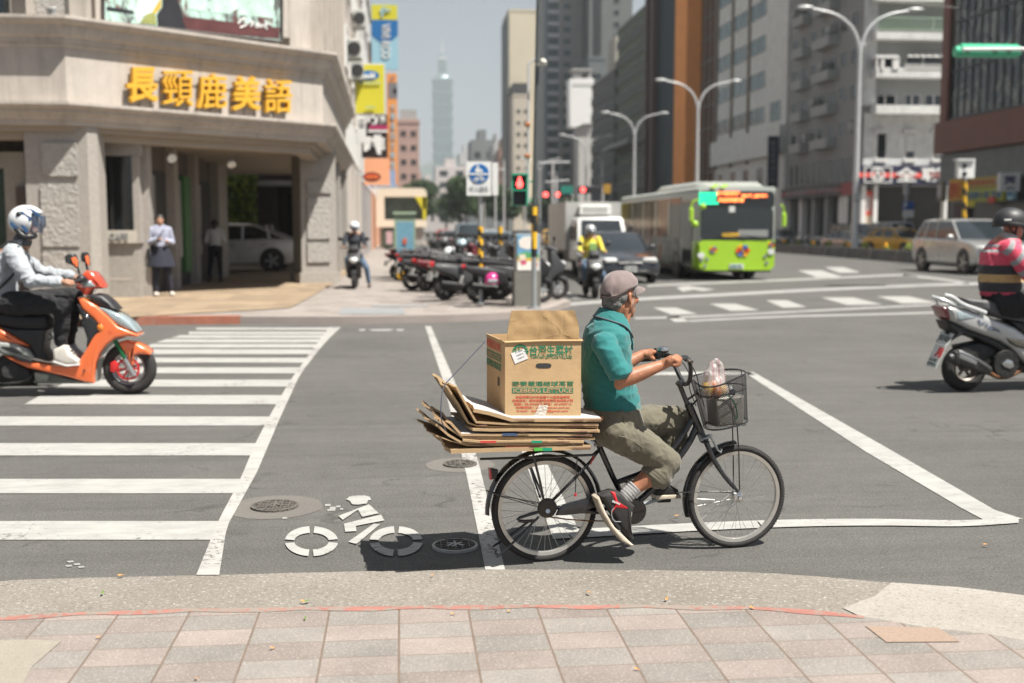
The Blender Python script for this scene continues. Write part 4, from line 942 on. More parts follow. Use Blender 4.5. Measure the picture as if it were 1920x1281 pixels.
t = build('slate_block', 'slate grey block with a sloped top between the towers', 47.8, 52, 285, 299, 44, mat('slate_wall', (.11, .125, .13), .7, 0, .1, .3)); facade(t, S_(47.8, 285), 1, 12, 2.4, 1.5, .8, 3, 5, 3.1, GLD, gt)
bt = mat('beige_tower_wall', (.54, .48, .36), .8, 0, .05, .2)
t = build('beige_tower', 'plain beige tower block right of the far skyscraper', XR, 51, 415, 440, 80, bt); part('dark_edge', MB().bx(XR-.5, XR, 414.5, 440, 0, 79), mat('dark_edge', (.1, .11, .1), .7), t)
t = build('beige_block', 'lower beige block with a dark crown in front of the beige tower', XR, 46, 400, 414, 48, mat('beige_block_wall', (.44, .39, .32), .8, 0, .08, .3)); part('crown', MB().bx(XR, 46, 399.8, 414, 48.9, 52.5), DKI, t); facade(t, S_(XR, 400), 2, 10, 1.4, 1.4, 1.2, 2.6, 6, 4, GLD, bt)
# distant low blocks
def far(label, x0, x1, ytop, Y, mt, dep=30, name='distant_block'):
    s_ = F/Y*1.0; a = atY(x0, 400, Y); b = atY(x1, 400, Y); z = atY((x0+x1)/2, ytop, Y).z
    t = thing(name, label, 'building', ((a.x+b.x)/2, Y, 0)); part('wall', MB().bx(a.x, b.x, Y, Y+dep, 0, z), mt, t); part('roof_house', MB().bx(a.x+(b.x-a.x)*.3, a.x+(b.x-a.x)*.62, Y+2, Y+dep*.6, z, z+.09*z+1), mt, t)
    w_ = (b.x-a.x); n = max(2, int(w_/6)); facade(t, S_(a.x, Y), n, max(2, int(z/7)), w_/n*.5, 3.2, w_/n*.25, w_/n, 5, 6.2, GLD, mt, .1)
wf = mat('far_white', (.55, .5, .48), .8, 0, .08, .05); df = mat('far_dark', (.17, .18, .18), .8, 0, .1, .05); of = mat('far_orange', (.35, .2, .14), .8, 0, .1, .05); pf = mat('far_pale', (.42, .42, .42), .8, 0, .1, .05)
far('white distant block with a stepped roof behind the trees', 817, 878, 312, 620, wf); far('dark grey distant block with a round roof room', 884, 930, 262, 560, df); far('pale distant block between the white block and the blue round sign', 862, 886, 287, 900, pf)
far('orange brown distant building beside the dark block', 938, 949, 277, 500, of); far('grey distant block left of the beige tower', 926, 940, 268, 520, pf); far('low beige distant block left of the white block', 790, 818, 340, 560, wf)
far('pink distant block at the foot of the pinkish apartment block', 772, 790, 322, 420, mat('far_pink', (.48, .25, .24), .8, 0, .08, .05)); far('dark distant block beside the trees', 880, 960, 352, 380, df)
# --- the far skyscraper
t = thing('skyscraper', 'very tall blue green stepped skyscraper fading in the haze', 'building', (atY(831, 400, 3000).x, 3000, 0)); cx = atY(831, 400, 3000).x; k = 3000/F
sk_ = mat('skyscraper_glass', (.10, .17, .17), .3, .2, .1, .02)
def zz_(y): return atY(831, y, 3000).z
def sq(r, z, c=.18): return [V((cx+x*r, 3000+y*r, z)) for x, y in ((-1+c, -1), (1-c, -1), (1, -1+c), (1, 1-c), (1-c, 1), (-1+c, 1), (-1, 1-c), (-1, -1+c))]
ys = [150, 173, 196, 219, 242, 265, 288, 311, 334]
for i in range(8): part('tier', MB().loft([sq(16.2*k, zz_(ys[i+1])), sq(19.5*k, zz_(ys[i]+1.5)), sq(18*k, zz_(ys[i]))]), sk_, t)
part('base', MB().loft([sq(24*k, 0), sq(17.5*k, zz_(334))]), sk_, t)
part('crown', MB().loft([sq(13*k, zz_(150)), sq(11*k, zz_(143)), sq(8*k, zz_(140)), sq(7.2*k, zz_(112)), sq(6*k, zz_(104)), sq(4*k, zz_(101))]), sk_, t)
part('mast', MB().cyl((cx, 3000, zz_(102)), (cx, 3000, zz_(70)), 2.6*k, .5*k, 10), mat('mast_pale', (.5, .5, .5), .5), t)
part('bands', MB().loft([sq(8.6*k, zz_(142)), sq(8.6*k, zz_(139))]).loft([sq(7.8*k, zz_(112)), sq(7.8*k, zz_(108))]), mat('band_pale', (.7, .7, .68), .4), t)
# --- trees
BARK = mat('bark', (.09, .07, .05), .9, 0, .3, 5, 1, 20)
TG = [mat('tree_green_%d' % i, c, .65, 0, .25, .6) for i, c in enumerate(((.025, .055, .015), (.04, .08, .02), (.018, .038, .012), (.06, .1, .025)))]
def tree(label, x, y, h, w, seed, group='trees down the boulevard'):
    rr = random.Random(seed); t = thing('tree', label, 'tree', (x, y, 0), 0, group)
    m_ = MB(); top = V((x, y, h*.55)); m_.tube([(x, y, 0), (x+.1, y, h*.2), top], [h*.035, h*.028, h*.018], 9)
    lobes = []
    for k in range(12):
        a = rr.random()*6.28; q = V((x+math.cos(a)*w*.36*rr.random()*1.2, y+math.sin(a)*w*.36, h*(.45+.42*rr.random()))); lobes.append(q)
        m_.tube([V((x, y, h*.3)).lerp(top, rr.random()), q.lerp(top, .4)+V((0, 0, -.3)), q], [h*.012, h*.008, h*.004], 6)
    part('trunk', m_, BARK, t)
    m_ = MB()
    for q in lobes+[V((x, y, h*.72))]:
        r_ = w*(.2+.12*rr.random()); leaves(m_, q, (r_, r_, r_*.75), 420, h*.028, rnd=rr, shell=.5, mts=TG)
    part('crown', m_, None, t, None)
for k, (px, yt, Y, wp) in enumerate(((788, 334, 230, 78), (862, 330, 190, 84), (836, 368, 320, 60), (905, 345, 260, 90), (950, 346, 210, 84), (1010, 366, 230, 70), (1062, 368, 260, 60))):
    p = atY(px, 400, Y); z = atY(px, yt, Y).z
    tree(['round green tree behind the cream kiosk', 'dark green tree left of the blue round sign', 'small tree low at the end of the street', 'wide dark tree behind the blue round sign', 'dark tree behind the red pedestrian signal', 'tree half hidden by the striped traffic pole', 'low tree behind the white truck'][k], p.x, Y, z, wp*Y/F, 20+k)
# ================================================================ skin and cloth
def m_skin(name, col):
    n_ = NT(name, .5); a = n_.noise(14, 5, .65); b = n_.noise(90, 3, .7); c = n_.ramp(a, [(.3, tuple(x*.8 for x in col)), (.55, col), (.75, (min(1, col[0]*1.12), col[1]*.95, col[2]*.9))])
    c = n_.mix(.35, c, n_.mix(1.0, c, n_.ramp(b, [(.35, .75), (.6, 1.1)]), 'MULTIPLY'))
    n_.b.inputs['Subsurface Weight'].default_value = .12; n_.b.inputs['Subsurface Radius'].default_value = (.012, .004, .002)
    return n_.out(c, n_.noise(160, 3, .7), .35, .0015)
SKIN = m_skin('skin_tanned', (.38, .165, .09)); SKINL = m_skin('skin_light', (.42, .235, .155))
def m_cloth(name, col, sc=40, fine=420, rough=.85, deep=.7, fold=.5):
    n_ = NT(name, rough); a = n_.noise(sc*.12, 5, .65); f = n_.noise(fine, 2, .5); c = n_.ramp(a, [(.3, tuple(x*deep for x in col)), (.55, col), (.75, tuple(min(1, x*1.15) for x in col))])
    n_.b.inputs['Sheen Weight'].default_value = .25 if max(col) > .05 else .03
    w = n_.noise(sc*.35, 4, .55, n_.pos((1, 1, .55)), 1.4)
    return n_.out(c, n_.mix(.12, w, f), fold, .012)
TEAL = m_cloth('teal_polo', (.01, .15, .148), 40, 500, .85, .82, .35); KHAKI = m_cloth('khaki_cotton', (.135, .122, .085), 45, 300, .9, .72, .5); CAPM = m_cloth('cap_cotton', (.2, .155, .148), 60, 500, .9, .72, .3)
SOCK = m_cloth('grey_sock', (.38, .375, .37), 60, 300, .95, .85, .4); BLKC = m_cloth('black_cloth', (.014, .014, .016), 40, 300, .85, .8, .5)
HAIR = m_cloth('grey_hair', (.17, .165, .155), 300, 700, .7, .3, 1.0); BEARD = m_cloth('white_stubble', (.44, .31, .24), 400, 900, .8, .5, 1.0); GTRIM = mat('collar_trim', (.11, .11, .13), .8)
# ================================================================ the bicycle and its load
BK = Plane(G(1020, 1052), G(1382, 1026)-G(1020, 1052))
z1 = BK.zoomed(800, 480, .46843); z2 = BK.zoomed(800, 560, .24982); z3 = BK.zoomed(1150, 620, .10932); z4 = BK.zoomed(880, 820, .20293); z5 = BK.zoomed(1180, 640, .32)
BP_ = mat('bike_black_paint', (.012, .012, .014), .28, 0, .3, 30, coat=.5); RUB = mat('tyre_rubber', (.028, .026, .025), .8, 0, .25, 40, .4, 200); RIM = mat('rim_alloy', (.52, .5, .46), .35, .75, .12, 12)
CHR = mat('chrome', (.6, .6, .6), .22, 1, .05, 20); SPK = mat('spoke_steel', (.5, .5, .48), .35, .9, 0); RUST_ = mat('rusty_chain', (.16, .075, .035), .7, .4, .4, 60); DRUB = mat('black_rubber', (.018, .018, .018), .6, 0, .2, 60)
REDL = mat('red_reflector', (.5, .012, .012), .2, 0, .1, 20, coat=.5)
bike = thing('bicycle', 'black step-through bicycle with wire basket, loaded with cardboard and ridden across the road', 'bicycle', G(1020, 1052))
n = BK.n; u = BK.u; Z = V((0, 0, 1))
RC = BK(1021, 951); FC = BK(1380.5, 923); RC.z = .262; FC.z = .262; WR = .262
def wheel(c, seed):
    m_ = MB(); m_.torus(c, n, WR-.0165, .0165, 72, 12, .0175); w = part('wheel', m_, RUB, bike)
    m_ = MB(); r = WR-.034; m_.lathe([(r, -.012), (r+.004, -.0125), (r+.004, .0125), (r, .012), (r-.013, .010), (r-.016, .004), (r-.016, -.004), (r-.013, -.010)], c, n, 72, closed=True); part('rim', m_, RIM, w)
    m_ = MB(); rr = random.Random(seed)
    for i in range(36):
        a = 2*PI*i/36; sd = 1 if i % 2 else -1; b = a+(1 if (i//2) % 2 else -1)*.95
        p = c+(u*math.cos(a)+Z*math.sin(a))*(r-.014); q = c+(u*math.cos(b)+Z*math.sin(b))*.021+n*(.028*sd); m_.cyl(p, q, .0011, .0011, 5, False)
    part('spokes', m_, SPK, w)
    m_ = MB(); m_.lathe([(0, -.05), (.009, -.05), (.009, -.034), (.024, -.031), (.024, -.027), (.012, -.024), (.012, .024), (.024, .027), (.024, .031), (.009, .034), (.009, .05), (0, .05)], c, n, 20); part('hub', m_, CHR, w)
    m_ = MB(); v = c+(u*math.cos(-.85)+Z*math.sin(-.85))*(r-.012); m_.cyl(v, v-(v-c).normalized()*.03, .003, .003, 6); part('valve', m_, BLK, w)
    # tread: small blocks round the tyre
    m_ = MB()
    for i in range(110):
        a = 2*PI*i/110; d = u*math.cos(a)+Z*math.sin(a); tt = -u*math.sin(a)+Z*math.cos(a)
        for s_ in (-1, 1):
            m_.box(c+d*(WR-.0035)+n*(s_*.0095), (.006, .006, .004), Matrix((tt, n, d)).transposed())
    part('tread', m_, RUB, w)
    return w
rw = wheel(RC, 1); fw = wheel(FC, 2)
def arc_fender(c, r, a0, a1, w=.031, flare=0):
    m_ = MB(); rings = []; N = 40
    for i in range(N+1):
        a = R(a0+(a1-a0)*i/N); d = u*math.cos(a)+Z*math.sin(a); q = []
        for t in range(9): s_ = -1+t/4; q.append(c+d*(r-.012*s_*s_)+n*(w*s_))
        for t in range(8, -1, -1): s_ = -1+t/4; q.append(c+d*(r-.0022-.012*s_*s_)+n*(w*s_*.96))
        rings.append(q)
    return m_.loft(rings)
part('rear_fender', arc_fender(RC, WR+.03, 2, 183), BP_, bike); part('front_fender', arc_fender(FC, WR+.024, 93, 198), BP_, bike)
m_ = MB(); m_.tube([z4(620, 600, -.045), z4(300, 545, -.04), z4(155, 490, -.03)], .0022, 6).tube([z4(620, 640, -.045), z4(300, 550, -.04), z4(155, 494, -.03)], .0022, 6).tube([z4(620, 620, .045), z4(155, 490, .03)], .0022, 6); part('fender_stay', m_, BP_, bike)
m_ = MB(); m_.tube([z5(635, 882, -.04), z5(350, 884, -.035), z5(275, 889, -.03)], .002, 6).tube([z5(625, 888, .04), z5(350, 876, .035), z5(275, 889, .03)], .002, 6); part('fender_stay', m_, BP_, bike)
m_ = MB(); m_.pillow([z4(185, 285, -.01), z4(262, 298, -.01), z4(240, 375, -.01), z4(196, 385, -.01)], n, .022, .004, 2); o = part('reflector', m_, BLK, bike)
m_ = MB(); m_.pillow([z4(178, 284, -.012), z4(194, 286, -.012), z4(203, 386, -.012), z4(184, 386, -.012)], n, .021, .004, 2); part('lens', m_, REDL, o)
# frame
m_ = MB()
m_.tube([BK(1117, 822), BK(1158, 915), BK(1182, 952)], .0145, 12, smooth=1)
m_.tube([BK(1301, 778), BK(1291, 800), BK(1262, 843), BK(1222, 880), BK(1158, 904)], .0135, 12, smooth=2)
m_.tube([BK(1306, 800), BK(1292, 832), BK(1256, 880), BK(1215, 925), BK(1182, 952)], .017, 12, smooth=2)
m_.tube([BK(1150, 903), BK(1200, 903)], .007, 8)
m_.tube([BK(1290, 757), BK(1318, 822)], .0205, 14)
for s_ in (-1, 1):
    m_.tube([z4(1195, 120, .012*s_), z4(1100, 250, .04*s_), z4(740, 615, .052*s_)], .0075, 8, smooth=1)
    m_.tube([BK(1178, 952, .02*s_), BK(1140, 955, .038*s_), BK(1021, 951, .052*s_)], .009, 8, smooth=1)
m_.cyl(BK(1182, 952, -.035), BK(1182, 952, .035), .021, .021, 16)
part('frame', m_, BP_, bike)
m_ = MB(); 
for i, ch in enumerate('LOHAS'):
    a = z4(985-0, 375, -.0485); a = z4(985+i*17, 380-i*21, -.049); b = z4(985+i*17+12, 380-i*21-15, -.049); c = z4(985+i*17+2, 380-i*21-27, -.049); d = z4(985+i*17-10, 380-i*21-12, -.049)
    textfit(m_, ch, (a, b, c, d), .001, .02)
for i, ch in enumerate('BESSED'):
    x, y = 878+i*16, 488-i*18; textfit(m_, ch, (z4(x, y, -.052), z4(x+10, y-12, -.052), z4(x+2, y-22, -.052), z4(x-8, y-10, -.052)), .001, .02)
part('frame_lettering', m_, GREY, bike)
m_ = MB(); m_.tube([z5(290, 245), z5(345, 380)], .0125, 12).cyl(z5(285, 238), z5(305, 262), .017, .017, 14); part('stem', m_, BP_, bike)
m_ = MB()
for s_ in (-1, 1): m_.tube([z5(440, 575, .02*s_), z5(455, 600, .04*s_), z5(490, 690, .046*s_), z5(560, 800, .046*s_), z5(640, 884, .046*s_)], [.014, .0135, .0125, .011, .008], 10, smooth=2)
m_.cyl(z5(430, 560, -.03), z5(430, 560, .03), .015, .015, 12); m_.sph(z5(436, 572), .024, 14, 8)
part('fork', m_, BP_, bike)
m_ = MB(); m_.cyl(z5(645, 890, -.06), z5(645, 890, .06), .0085, .0085, 8); part('axle_nut', m_, CHR, bike)
m_ = MB(); m_.cyl(z4(725, 683, -.075), z4(725, 683, -.06), .011, .011, 8); part('axle_nut', m_, CHR, bike)
m_ = MB(); m_.tube([z5(405, 545, -.02), z5(420, 580, -.035), z5(470, 560, -.04)], .006, 8).tube([z5(470, 545, -.04), z5(520, 640, -.05), z5(535, 650, -.05), z5(540, 630, -.05)], .006, 8).tube([z5(455, 550, -.03), z5(485, 548, -.045)], .005, 6); part('front_brake', m_, GREY, bike)
# handlebar
m_ = MB()
m_.tube([z5(318, 250, .02), z3(1240, 925, -.03), z3(1305, 880, -.06), z3(1330, 720, -.09), z3(1318, 560, -.13), z3(1270, 470, -.17), z3(1200, 455, -.20), z3(1100, 520, -.25)], .0112, 12, smooth=2)
m_.tube([z5(318, 250, -.02), z3(1200, 905, .02), z3(1130, 770, .06), z3(1060, 620, .10), z3(1010, 520, .14), z3(920, 430, .18), z3(780, 440, .22), z3(700, 470, .24)], .0112, 12, smooth=2)
hb = part('handlebar', m_, BP_, bike)
m_ = MB(); m_.tube([z3(1120, 510, -.215), z3(1045, 566, -.272)], [.015, .0155], 12); part('grip', m_, DRUB, bike)
m_ = MB(); m_.tube([z3(690, 470, .215), z3(600, 478, .23), z3(450, 482, .245)], [.0155, .016, .0175], 12); part('grip', m_, DRUB, bike)
m_ = MB(); m_.tube([z3(700, 320, .2), z3(760, 330, .19), z3(900, 420, .17), z3(960, 400, .16)], .007, 8, smooth=1).tube([z3(760, 400, .2), z3(750, 470, .2), z3(640, 500, .2)], .006, 8).sph(z3(770, 420, .19), (.02, .018, .024), 12, 8); part('brake_lever', m_, BP_, bike)
m_ = MB(); m_.tube([z3(1240, 500, -.18), z3(1330, 500, -.15), z3(1375, 515, -.13), z3(1340, 590, -.12)], .005, 8, smooth=1).cyl(z3(1250, 490, -.19), z3(1290, 500, -.16), .013, .013, 10); part('brake_lever', m_, CHR, bike)
bc = z3(845, 330, .13); m_ = MB(); m_.lathe([(.03, 0), (.031, .006), (.027, .016), (.016, .021), (.0, .0225)], bc+V((0, 0, -.004)), (0, 0, 1), 28); o = part('bell', m_, CHR, bike)
m_ = MB(); m_.lathe([(0, -.02), (.012, -.02), (.022, -.012), (.031, -.002), (.031, .001), (0, .002)], bc+V((0, 0, -.004)), (0, 0, 1), 24); m_.cyl(bc, z3(835, 440, .14), .009, .009, 10); part('bell_base', m_, BLK, o)
m_ = MB()
for pts in ([(1340, 590, -.12), (1390, 680, -.1), (1440, 800, -.08), (1470, 960, -.05), (1500, 1100, -.03), (1560, 1300, -.03)], [(1300, 930, -.05), (1320, 1050, -.04), (1370, 1180, -.03), (1420, 1290, -.03)], [(900, 400, .16), (1040, 420, .12), (1250, 600, .06), (1350, 900, .02), (1420, 1150, -.02)]):
    m_.tube([z3(*p) for p in pts], .0026, 6, smooth=2)
m_.tube([z5(390, 480, -.03), z5(410, 560, -.04), z5(470, 590, -.05)], .0026, 6, smooth=1); part('brake_cable', m_, DRUB, bike)
# saddle, drive
m_ = MB(); m_.pillow([BK(*p) for p in ((1096, 803), (1120, 800), (1142, 806), (1150, 812), (1140, 822), (1128, 827), (1110, 825), (1097, 814))], n, .085, .03, 4); part('saddle', m_, DRUB, bike)
m_ = MB(); m_.tube([BK(1112, 818), BK(1119, 836)], .0125, 10).cyl(z4(1150, 40, -.03), z4(1150, 40, .03), .011, .011, 10); part('seat_post', m_, CHR, bike)
m_ = MB(); m_.pillow([z4(*p) for p in ((765, 690), (790, 640), (830, 595), (900, 572), (1010, 545), (1150, 520), (1250, 505), (1260, 560), (1150, 600), (1050, 640), (1130, 650), (1210, 680), (1000, 672), (850, 688))], n, .012, .005, 2)
for v in range(1): pass
o = part('chain_guard', m_, BP_, bike); o.data.transform(Matrix.Translation(-n*.062))
m_ = MB(); m_.lathe([(0, -.072), (.058, -.072), (.064, -.066), (.064, -.05), (0, -.05)], BK(1180, 953), n, 36); part('chainring_cover', m_, BP_, bike)
m_ = MB(); L = [z4(720, 733, -.058), z4(900, 758, -.058), z4(1100, 772, -.058), z4(1300, 775, -.058), z4(1480, 765, -.058)]
q = []
for a, b in zip(L, L[1:]):
    k = int((b-a).length/.0095)+1
    for i in range(k): q.append((a.lerp(b, (i+.5)/k), (b-a).normalized()))
for i, (p, d) in enumerate(q): m_.box(p+n*(.0018 if i % 2 else -.0018), (.0115, .003, .0065), Matrix((d, n, d.cross(n))).transposed(), bev=.001)
part('chain', m_, RUST_, bike)
m_ = MB(); m_.lathe([(0, -.066), (.03, -.066), (.045, -.06), (.048, -.052), (.048, -.046), (0, -.046)], BK(1021, 948), n, 24)
for i in range(7): a = i*.9; m_.cyl(BK(1021, 948, -.067)+(u*math.cos(a)+Z*math.sin(a))*.036, BK(1021, 948, -.07)+(u*math.cos(a)+Z*math.sin(a))*.036, .004, .004, 6)
part('rear_sprocket', m_, mat('dirty_steel', (.06, .052, .045), .5, .6, .3, 60), bike)
for s_, pc, cc in ((-1, (1150, 978), (1182, 953)), (1, (1240, 935), (1182, 953))):
    m_ = MB(); m_.tube([BK(*cc, .082*s_), BK(*pc, .086*s_)], [.011, .009], 8); c = part('crank_arm', m_, BP_ if s_ < 0 else GREY, bike)
    m_ = MB(); m_.box(BK(*pc, .125*s_)+V((0, 0, -.004)), (.075, .07, .018), Matrix.Rotation(R(14), 3, 'Z') @ Matrix.Rotation(R(52 if s_ < 0 else 3), 3, 'Y'), bev=.004); part('pedal', m_, DRUB, bike)
# double kickstand folded up behind, rack and stays
m_ = MB(); m_.tube([z4(640, 735, -.055), z4(420, 960, -.06), z4(275, 1095, -.065), z4(250, 1112, -.065), z4(262, 1085, -.05), z4(235, 1070, -.03), z4(250, 1040, -.01), z4(215, 1030, .02), z4(215, 1010, .05), z4(290, 965, .06), z4(560, 770, .05)], .0058, 8, smooth=1); m_.tube([z4(640, 690, -.05), z4(540, 720, -.06), z4(440, 750, -.062), z4(470, 780, -.06), z4(600, 770, -.055)], .008, 8, smooth=1); part('kickstand', m_, BP_, bike)
m_ = MB()
for s_, o0 in ((-1, -.075), (1, .075)):
    m_.tube([z4(690, 600, o0*.72), z4(655, 420, o0*.9), z4(588, 150, o0)], .0062, 8)
    m_.tube([z4(655, 560, -o0*.72) if s_ < 0 else z4(700, 600, o0*.7), z4(550, 250, -o0) if s_ < 0 else z4(560, 250, o0)], .005, 8)
    m_.tube([BK(900, 861, o0), BK(1118, 853, o0)], .006, 8)
for x in (905, 950, 1000, 1060, 1110): m_.tube([BK(x, 860-(x-900)*.036, -.075), BK(x, 860-(x-900)*.036, .075)], .004, 6)
m_.tube([z4(1000, 160, -.05), z4(985, 350, -.055), z4(980, 520, -.06)], .0025, 6); m_.tube([BK(1112, 852, -.03), BK(1124, 842, -.012)], .006, 8)
part('rear_rack', m_, BP_, bike)
m_ = MB(); m_.tube([z4(1120, 250, -.055), z4(1150, 170, -.05), z4(1145, 215, -.05)], .003, 5); m_.cyl(z4(980, 520, -.066), z4(980, 545, -.066), .006, .006, 8); part('red_tie', m_, mat('red_cord', (.5, .03, .03), .6), bike)
# basket of woven wire
bkt = MB(); N = 56; K_ = 20
def bring(t):
    c = BK(1346, 704).lerp(BK(1360, 794), t); a = .129+(.103-.129)*t; b = .125+(.1-.125)*t; tilt = .17+(.05)*t; o = []
    for i in range(N):
        p = 2*PI*i/N; cx_ = math.cos(p); sx = math.sin(p); sq_ = (abs(cx_)**3+abs(sx)**3)**(-1/3)*.97
        w_ = max(0, 1-t*3); dip = w_*.028*max(0, -sx)*max(0, .6-cx_*1.0)
        o.append(c+u*(a*cx_*sq_)+n*(b*sx*sq_)+Z*(a*cx_*tilt-dip))
    return o
rows = [bring(j/K_) for j in range(K_+1)]
for j in range(K_):
    for i in range(N):
        a = rows[j][(i) % N]; b = rows[j+1][i]; c_ = rows[j][(i+1) % N]; d_ = rows[j+1][(i+1) % N]
        bkt.cyl(a, d_, .00085, .00085, 4, False); bkt.cyl(c_, b, .00085, .00085, 4, False)
bo = part('basket', bkt, mat('basket_wire', (.02, .02, .02), .5, .3, .1, 30), bike)
m_ = MB(); bot = rows[-1]; cc = sum(bot, V((0, 0, 0)))/N
for k in range(1, 12):
    a = -1+k/6.0
    for dr, ex in ((u, n), (n, u)):
        h = .1*math.sqrt(max(.02, 1-abs(a)**3)); m_.cyl(cc+dr*a*.1-ex*h, cc+dr*a*.1+ex*h, .0009, .0009, 4, False)
part('basket_floor', m_, BP_, bo)
m_ = MB()
m_.tube(rows[0], .0042, 8, closed=True).tube(rows[6], .0028, 6, closed=True).tube(rows[-1], .0042, 8, closed=True)
for i in (0, 14, 28, 42): m_.tube([rows[j][i] for j in range(0, K_+1, 4)], .002, 6)
part('basket_rim', m_, BP_, bo)
m_ = MB()
for s_ in (-.05, .05): m_.tube([z5(618+14*(-s_*20), 500, s_), z5(625+16*(-s_*20), 640, s_), z5(628+18*(-s_*20), 872, s_)], .0035, 8)
m_.tube([z5(330, 350, 0), z5(400, 300, .03), z5(420, 330, .04)], .006, 6).tube([z5(372, 370, -.02), z5(400, 340, -.05)], .005, 6); part('basket_stay', m_, BP_, bike)
# ---- in the basket
t = thing('canister', 'dull grey square canister with a black lid standing in the bicycle basket', 'canister', BK(1357, 795, 0))
GC = mat('canister_grey', (.27, .255, .23), .6, .2, .25, 14, .2, 40)
m_ = MB(); m_.pillow([BK(1331, 742, .0), BK(1386, 738, .0), BK(1386, 792, .0), BK(1336, 798, .0)], n, .065, .018, 4); part('can_body', m_, GC, t)
m_ = MB(); m_.cyl(BK(1366, 742), BK(1366, 729), .034, .031, 20); part('lid', m_, BLK, t); m_ = MB(); m_.cyl(BK(1368, 729), BK(1368, 724), .016, .012, 12); part('cap', m_, GREY, t)
solo('green_strap', MB().tube([BK(1350, 742, -.072), BK(1364, 740, -.076), BK(1374, 750, -.076), BK(1381, 765, -.075), BK(1383, 784, -.072), BK(1378, 786, -.07)], .003, 6, smooth=2), mat('strap_green', (.01, .14, .07), .6), 'dark green cord hanging down over the grey canister in the basket', 'cord')
t = thing('plastic_bag', 'thin pink striped plastic bag of yellow and red fruit standing in the bicycle basket', 'bag', BK(1338, 746, -.03))
bg_ = NT('bag_film', .25); w = bg_.noise(30, 5, .7, bg_.pos((1, 1, .3)), .5); ln = nod(bg_.t, 'ShaderNodeTexWave', Scale=9.0, Distortion=3.0); bg_.l(bg_.tc.outputs['Object'], ln.inputs[0])
bg_.out(bg_.mix(bg_.ramp(ln.outputs[0], [(.8, 0.0), (.93, .6)]), (.62, .57, .55), (.6, .2, .26)), w, .6, .01)
bg_.b.inputs['Alpha'].default_value = .5; bg_.b.inputs['Transmission Weight'].default_value = .2
m_ = MB(); bo_ = -.03
for c, r in (((1338, 727), .05), ((1329, 735), .042), ((1350, 733), .042)): m_.sph(BK(*c, bo_), (r, r*.9, r*.9))
m_.chain([BK(1338, 724, bo_), BK(1332, 706, bo_), BK(1336, 690, bo_)], [.055, .034, .02]); m_.chain([BK(1338, 724, bo_), BK(1350, 710, bo_), BK(1350, 694, bo_)], [.055, .028, .02])
m_.chain([BK(1330, 706, bo_), BK(1333, 684, bo_), BK(1341, 674, bo_), BK(1349, 684, bo_), BK(1353, 704, bo_)], [.02, .012, .008, .012, .018])
remesh('film', m_, .005, bg_.m, t, 6, [(26, .006, (1, 1, .35)), (60, .002, (1, 1, .6))])
m_ = MB()
for k, (x, y, o_) in enumerate(((1330, 733, -.03), (1344, 735, -.05), (1352, 731, -.01), (1337, 724, -.02), (1326, 727, 0))): m_.m(mat('fruit_%d' % (k % 2), [(.75, .5, .08), (.6, .2, .04)][k % 2], .4)); m_.sph(BK(x, y, o_), .027, 14, 9)
part('fruit', m_, None, t)
# ---- flattened cardboard on the rack
def m_card(name, col, white=False, corr=True):
    n_ = NT(name, .85); big = n_.noise(5, 5, .6); fib = n_.noise(60, 3, .7, n_.pos((1, 1, 3)))
    wv = nod(n_.t, 'ShaderNodeTexWave', Scale=70.0, Distortion=.6); wv.bands_direction = 'Z'; n_.l(n_.tc.outputs['Object'], wv.inputs[0])
    c = n_.mix(1.0, col, n_.ramp(big, [(.3, .86), (.7, 1.08)]), 'MULTIPLY'); c = n_.mix(1.0, c, n_.ramp(fib, [(.3, .93), (.7, 1.05)]), 'MULTIPLY')
    st = n_.ramp(n_.noise(2.3, 4, .7), [(.62, 0.0), (.75, .35)]); c = n_.mix(st, c, tuple(x*.6 for x in col))
    return n_.out(c, n_.mix(.03, n_.noise(14, 4, .6), wv.outputs[0]), .35, .006)
KR = m_card('kraft_board', (.36, .23, .115)); KR2 = m_card('kraft_board_pale', (.42, .29, .16)); KR3 = m_card('kraft_board_dark', (.26, .165, .085)); WB = m_card('white_board_sheet', (.46, .45, .44)); EDG = m_card('torn_edge', (.17, .09, .06))
sheets = [
 ('thick white printed cardboard sheet lying directly under the lettuce box', [(352, 838), (470, 862), (640, 912), (1040, 912), (1318, 912)], .017, -.255, .2, WB),
 ('second folded kraft sheet from the top with its left end standing up steeply', [(208, 668), (292, 800), (372, 935), (600, 948), (1010, 952), (1288, 952)], .009, -.25, .22, KR),
 ('kraft sheet with the tallest left end leaning outwards under the cord', [(150, 668), (240, 800), (318, 940), (400, 968), (640, 972), (1285, 972)], .008, -.235, .22, KR2),
 ('kraft sheet with frayed right end below the two upturned sheets', [(346, 985), (500, 990), (640, 988), (900, 990), (1295, 997)], .011, -.26, .2, KR2),
 ('white and blue printed sheet in the middle of the cardboard pile', [(178, 925), (262, 1018), (560, 1020), (1000, 1018), (1228, 1022)], .0115, -.255, .21, WB),
 ('dark folded sheet whose left corner sticks up beside the cord', [(72, 885), (205, 990), (270, 1038), (620, 1042), (1012, 1046), (1270, 1046)], .009, -.25, .23, KR3),
 ('kraft sheet with green tape lying in the lower half of the pile', [(276, 1062), (400, 1072), (780, 1070), (1180, 1074)], .010, -.26, .2, KR2),
 ('brown sheet with a bent up left flap in the lower half of the pile', [(60, 950), (160, 1030), (270, 1092), (700, 1098), (960, 1096), (1175, 1096)], .010, -.25, .2, KR),
 ('thin brown sheet with red print just above the bottom sheet', [(62, 1035), (180, 1075), (300, 1108), (800, 1110), (1230, 1108)], .005, -.245, .2, KR3),
 ('lowest kraft sheet of the pile with green tape and a drooping left end', [(182, 1152), (480, 1140), (760, 1132), (1240, 1122)], .019, -.255, .2, KR2)]
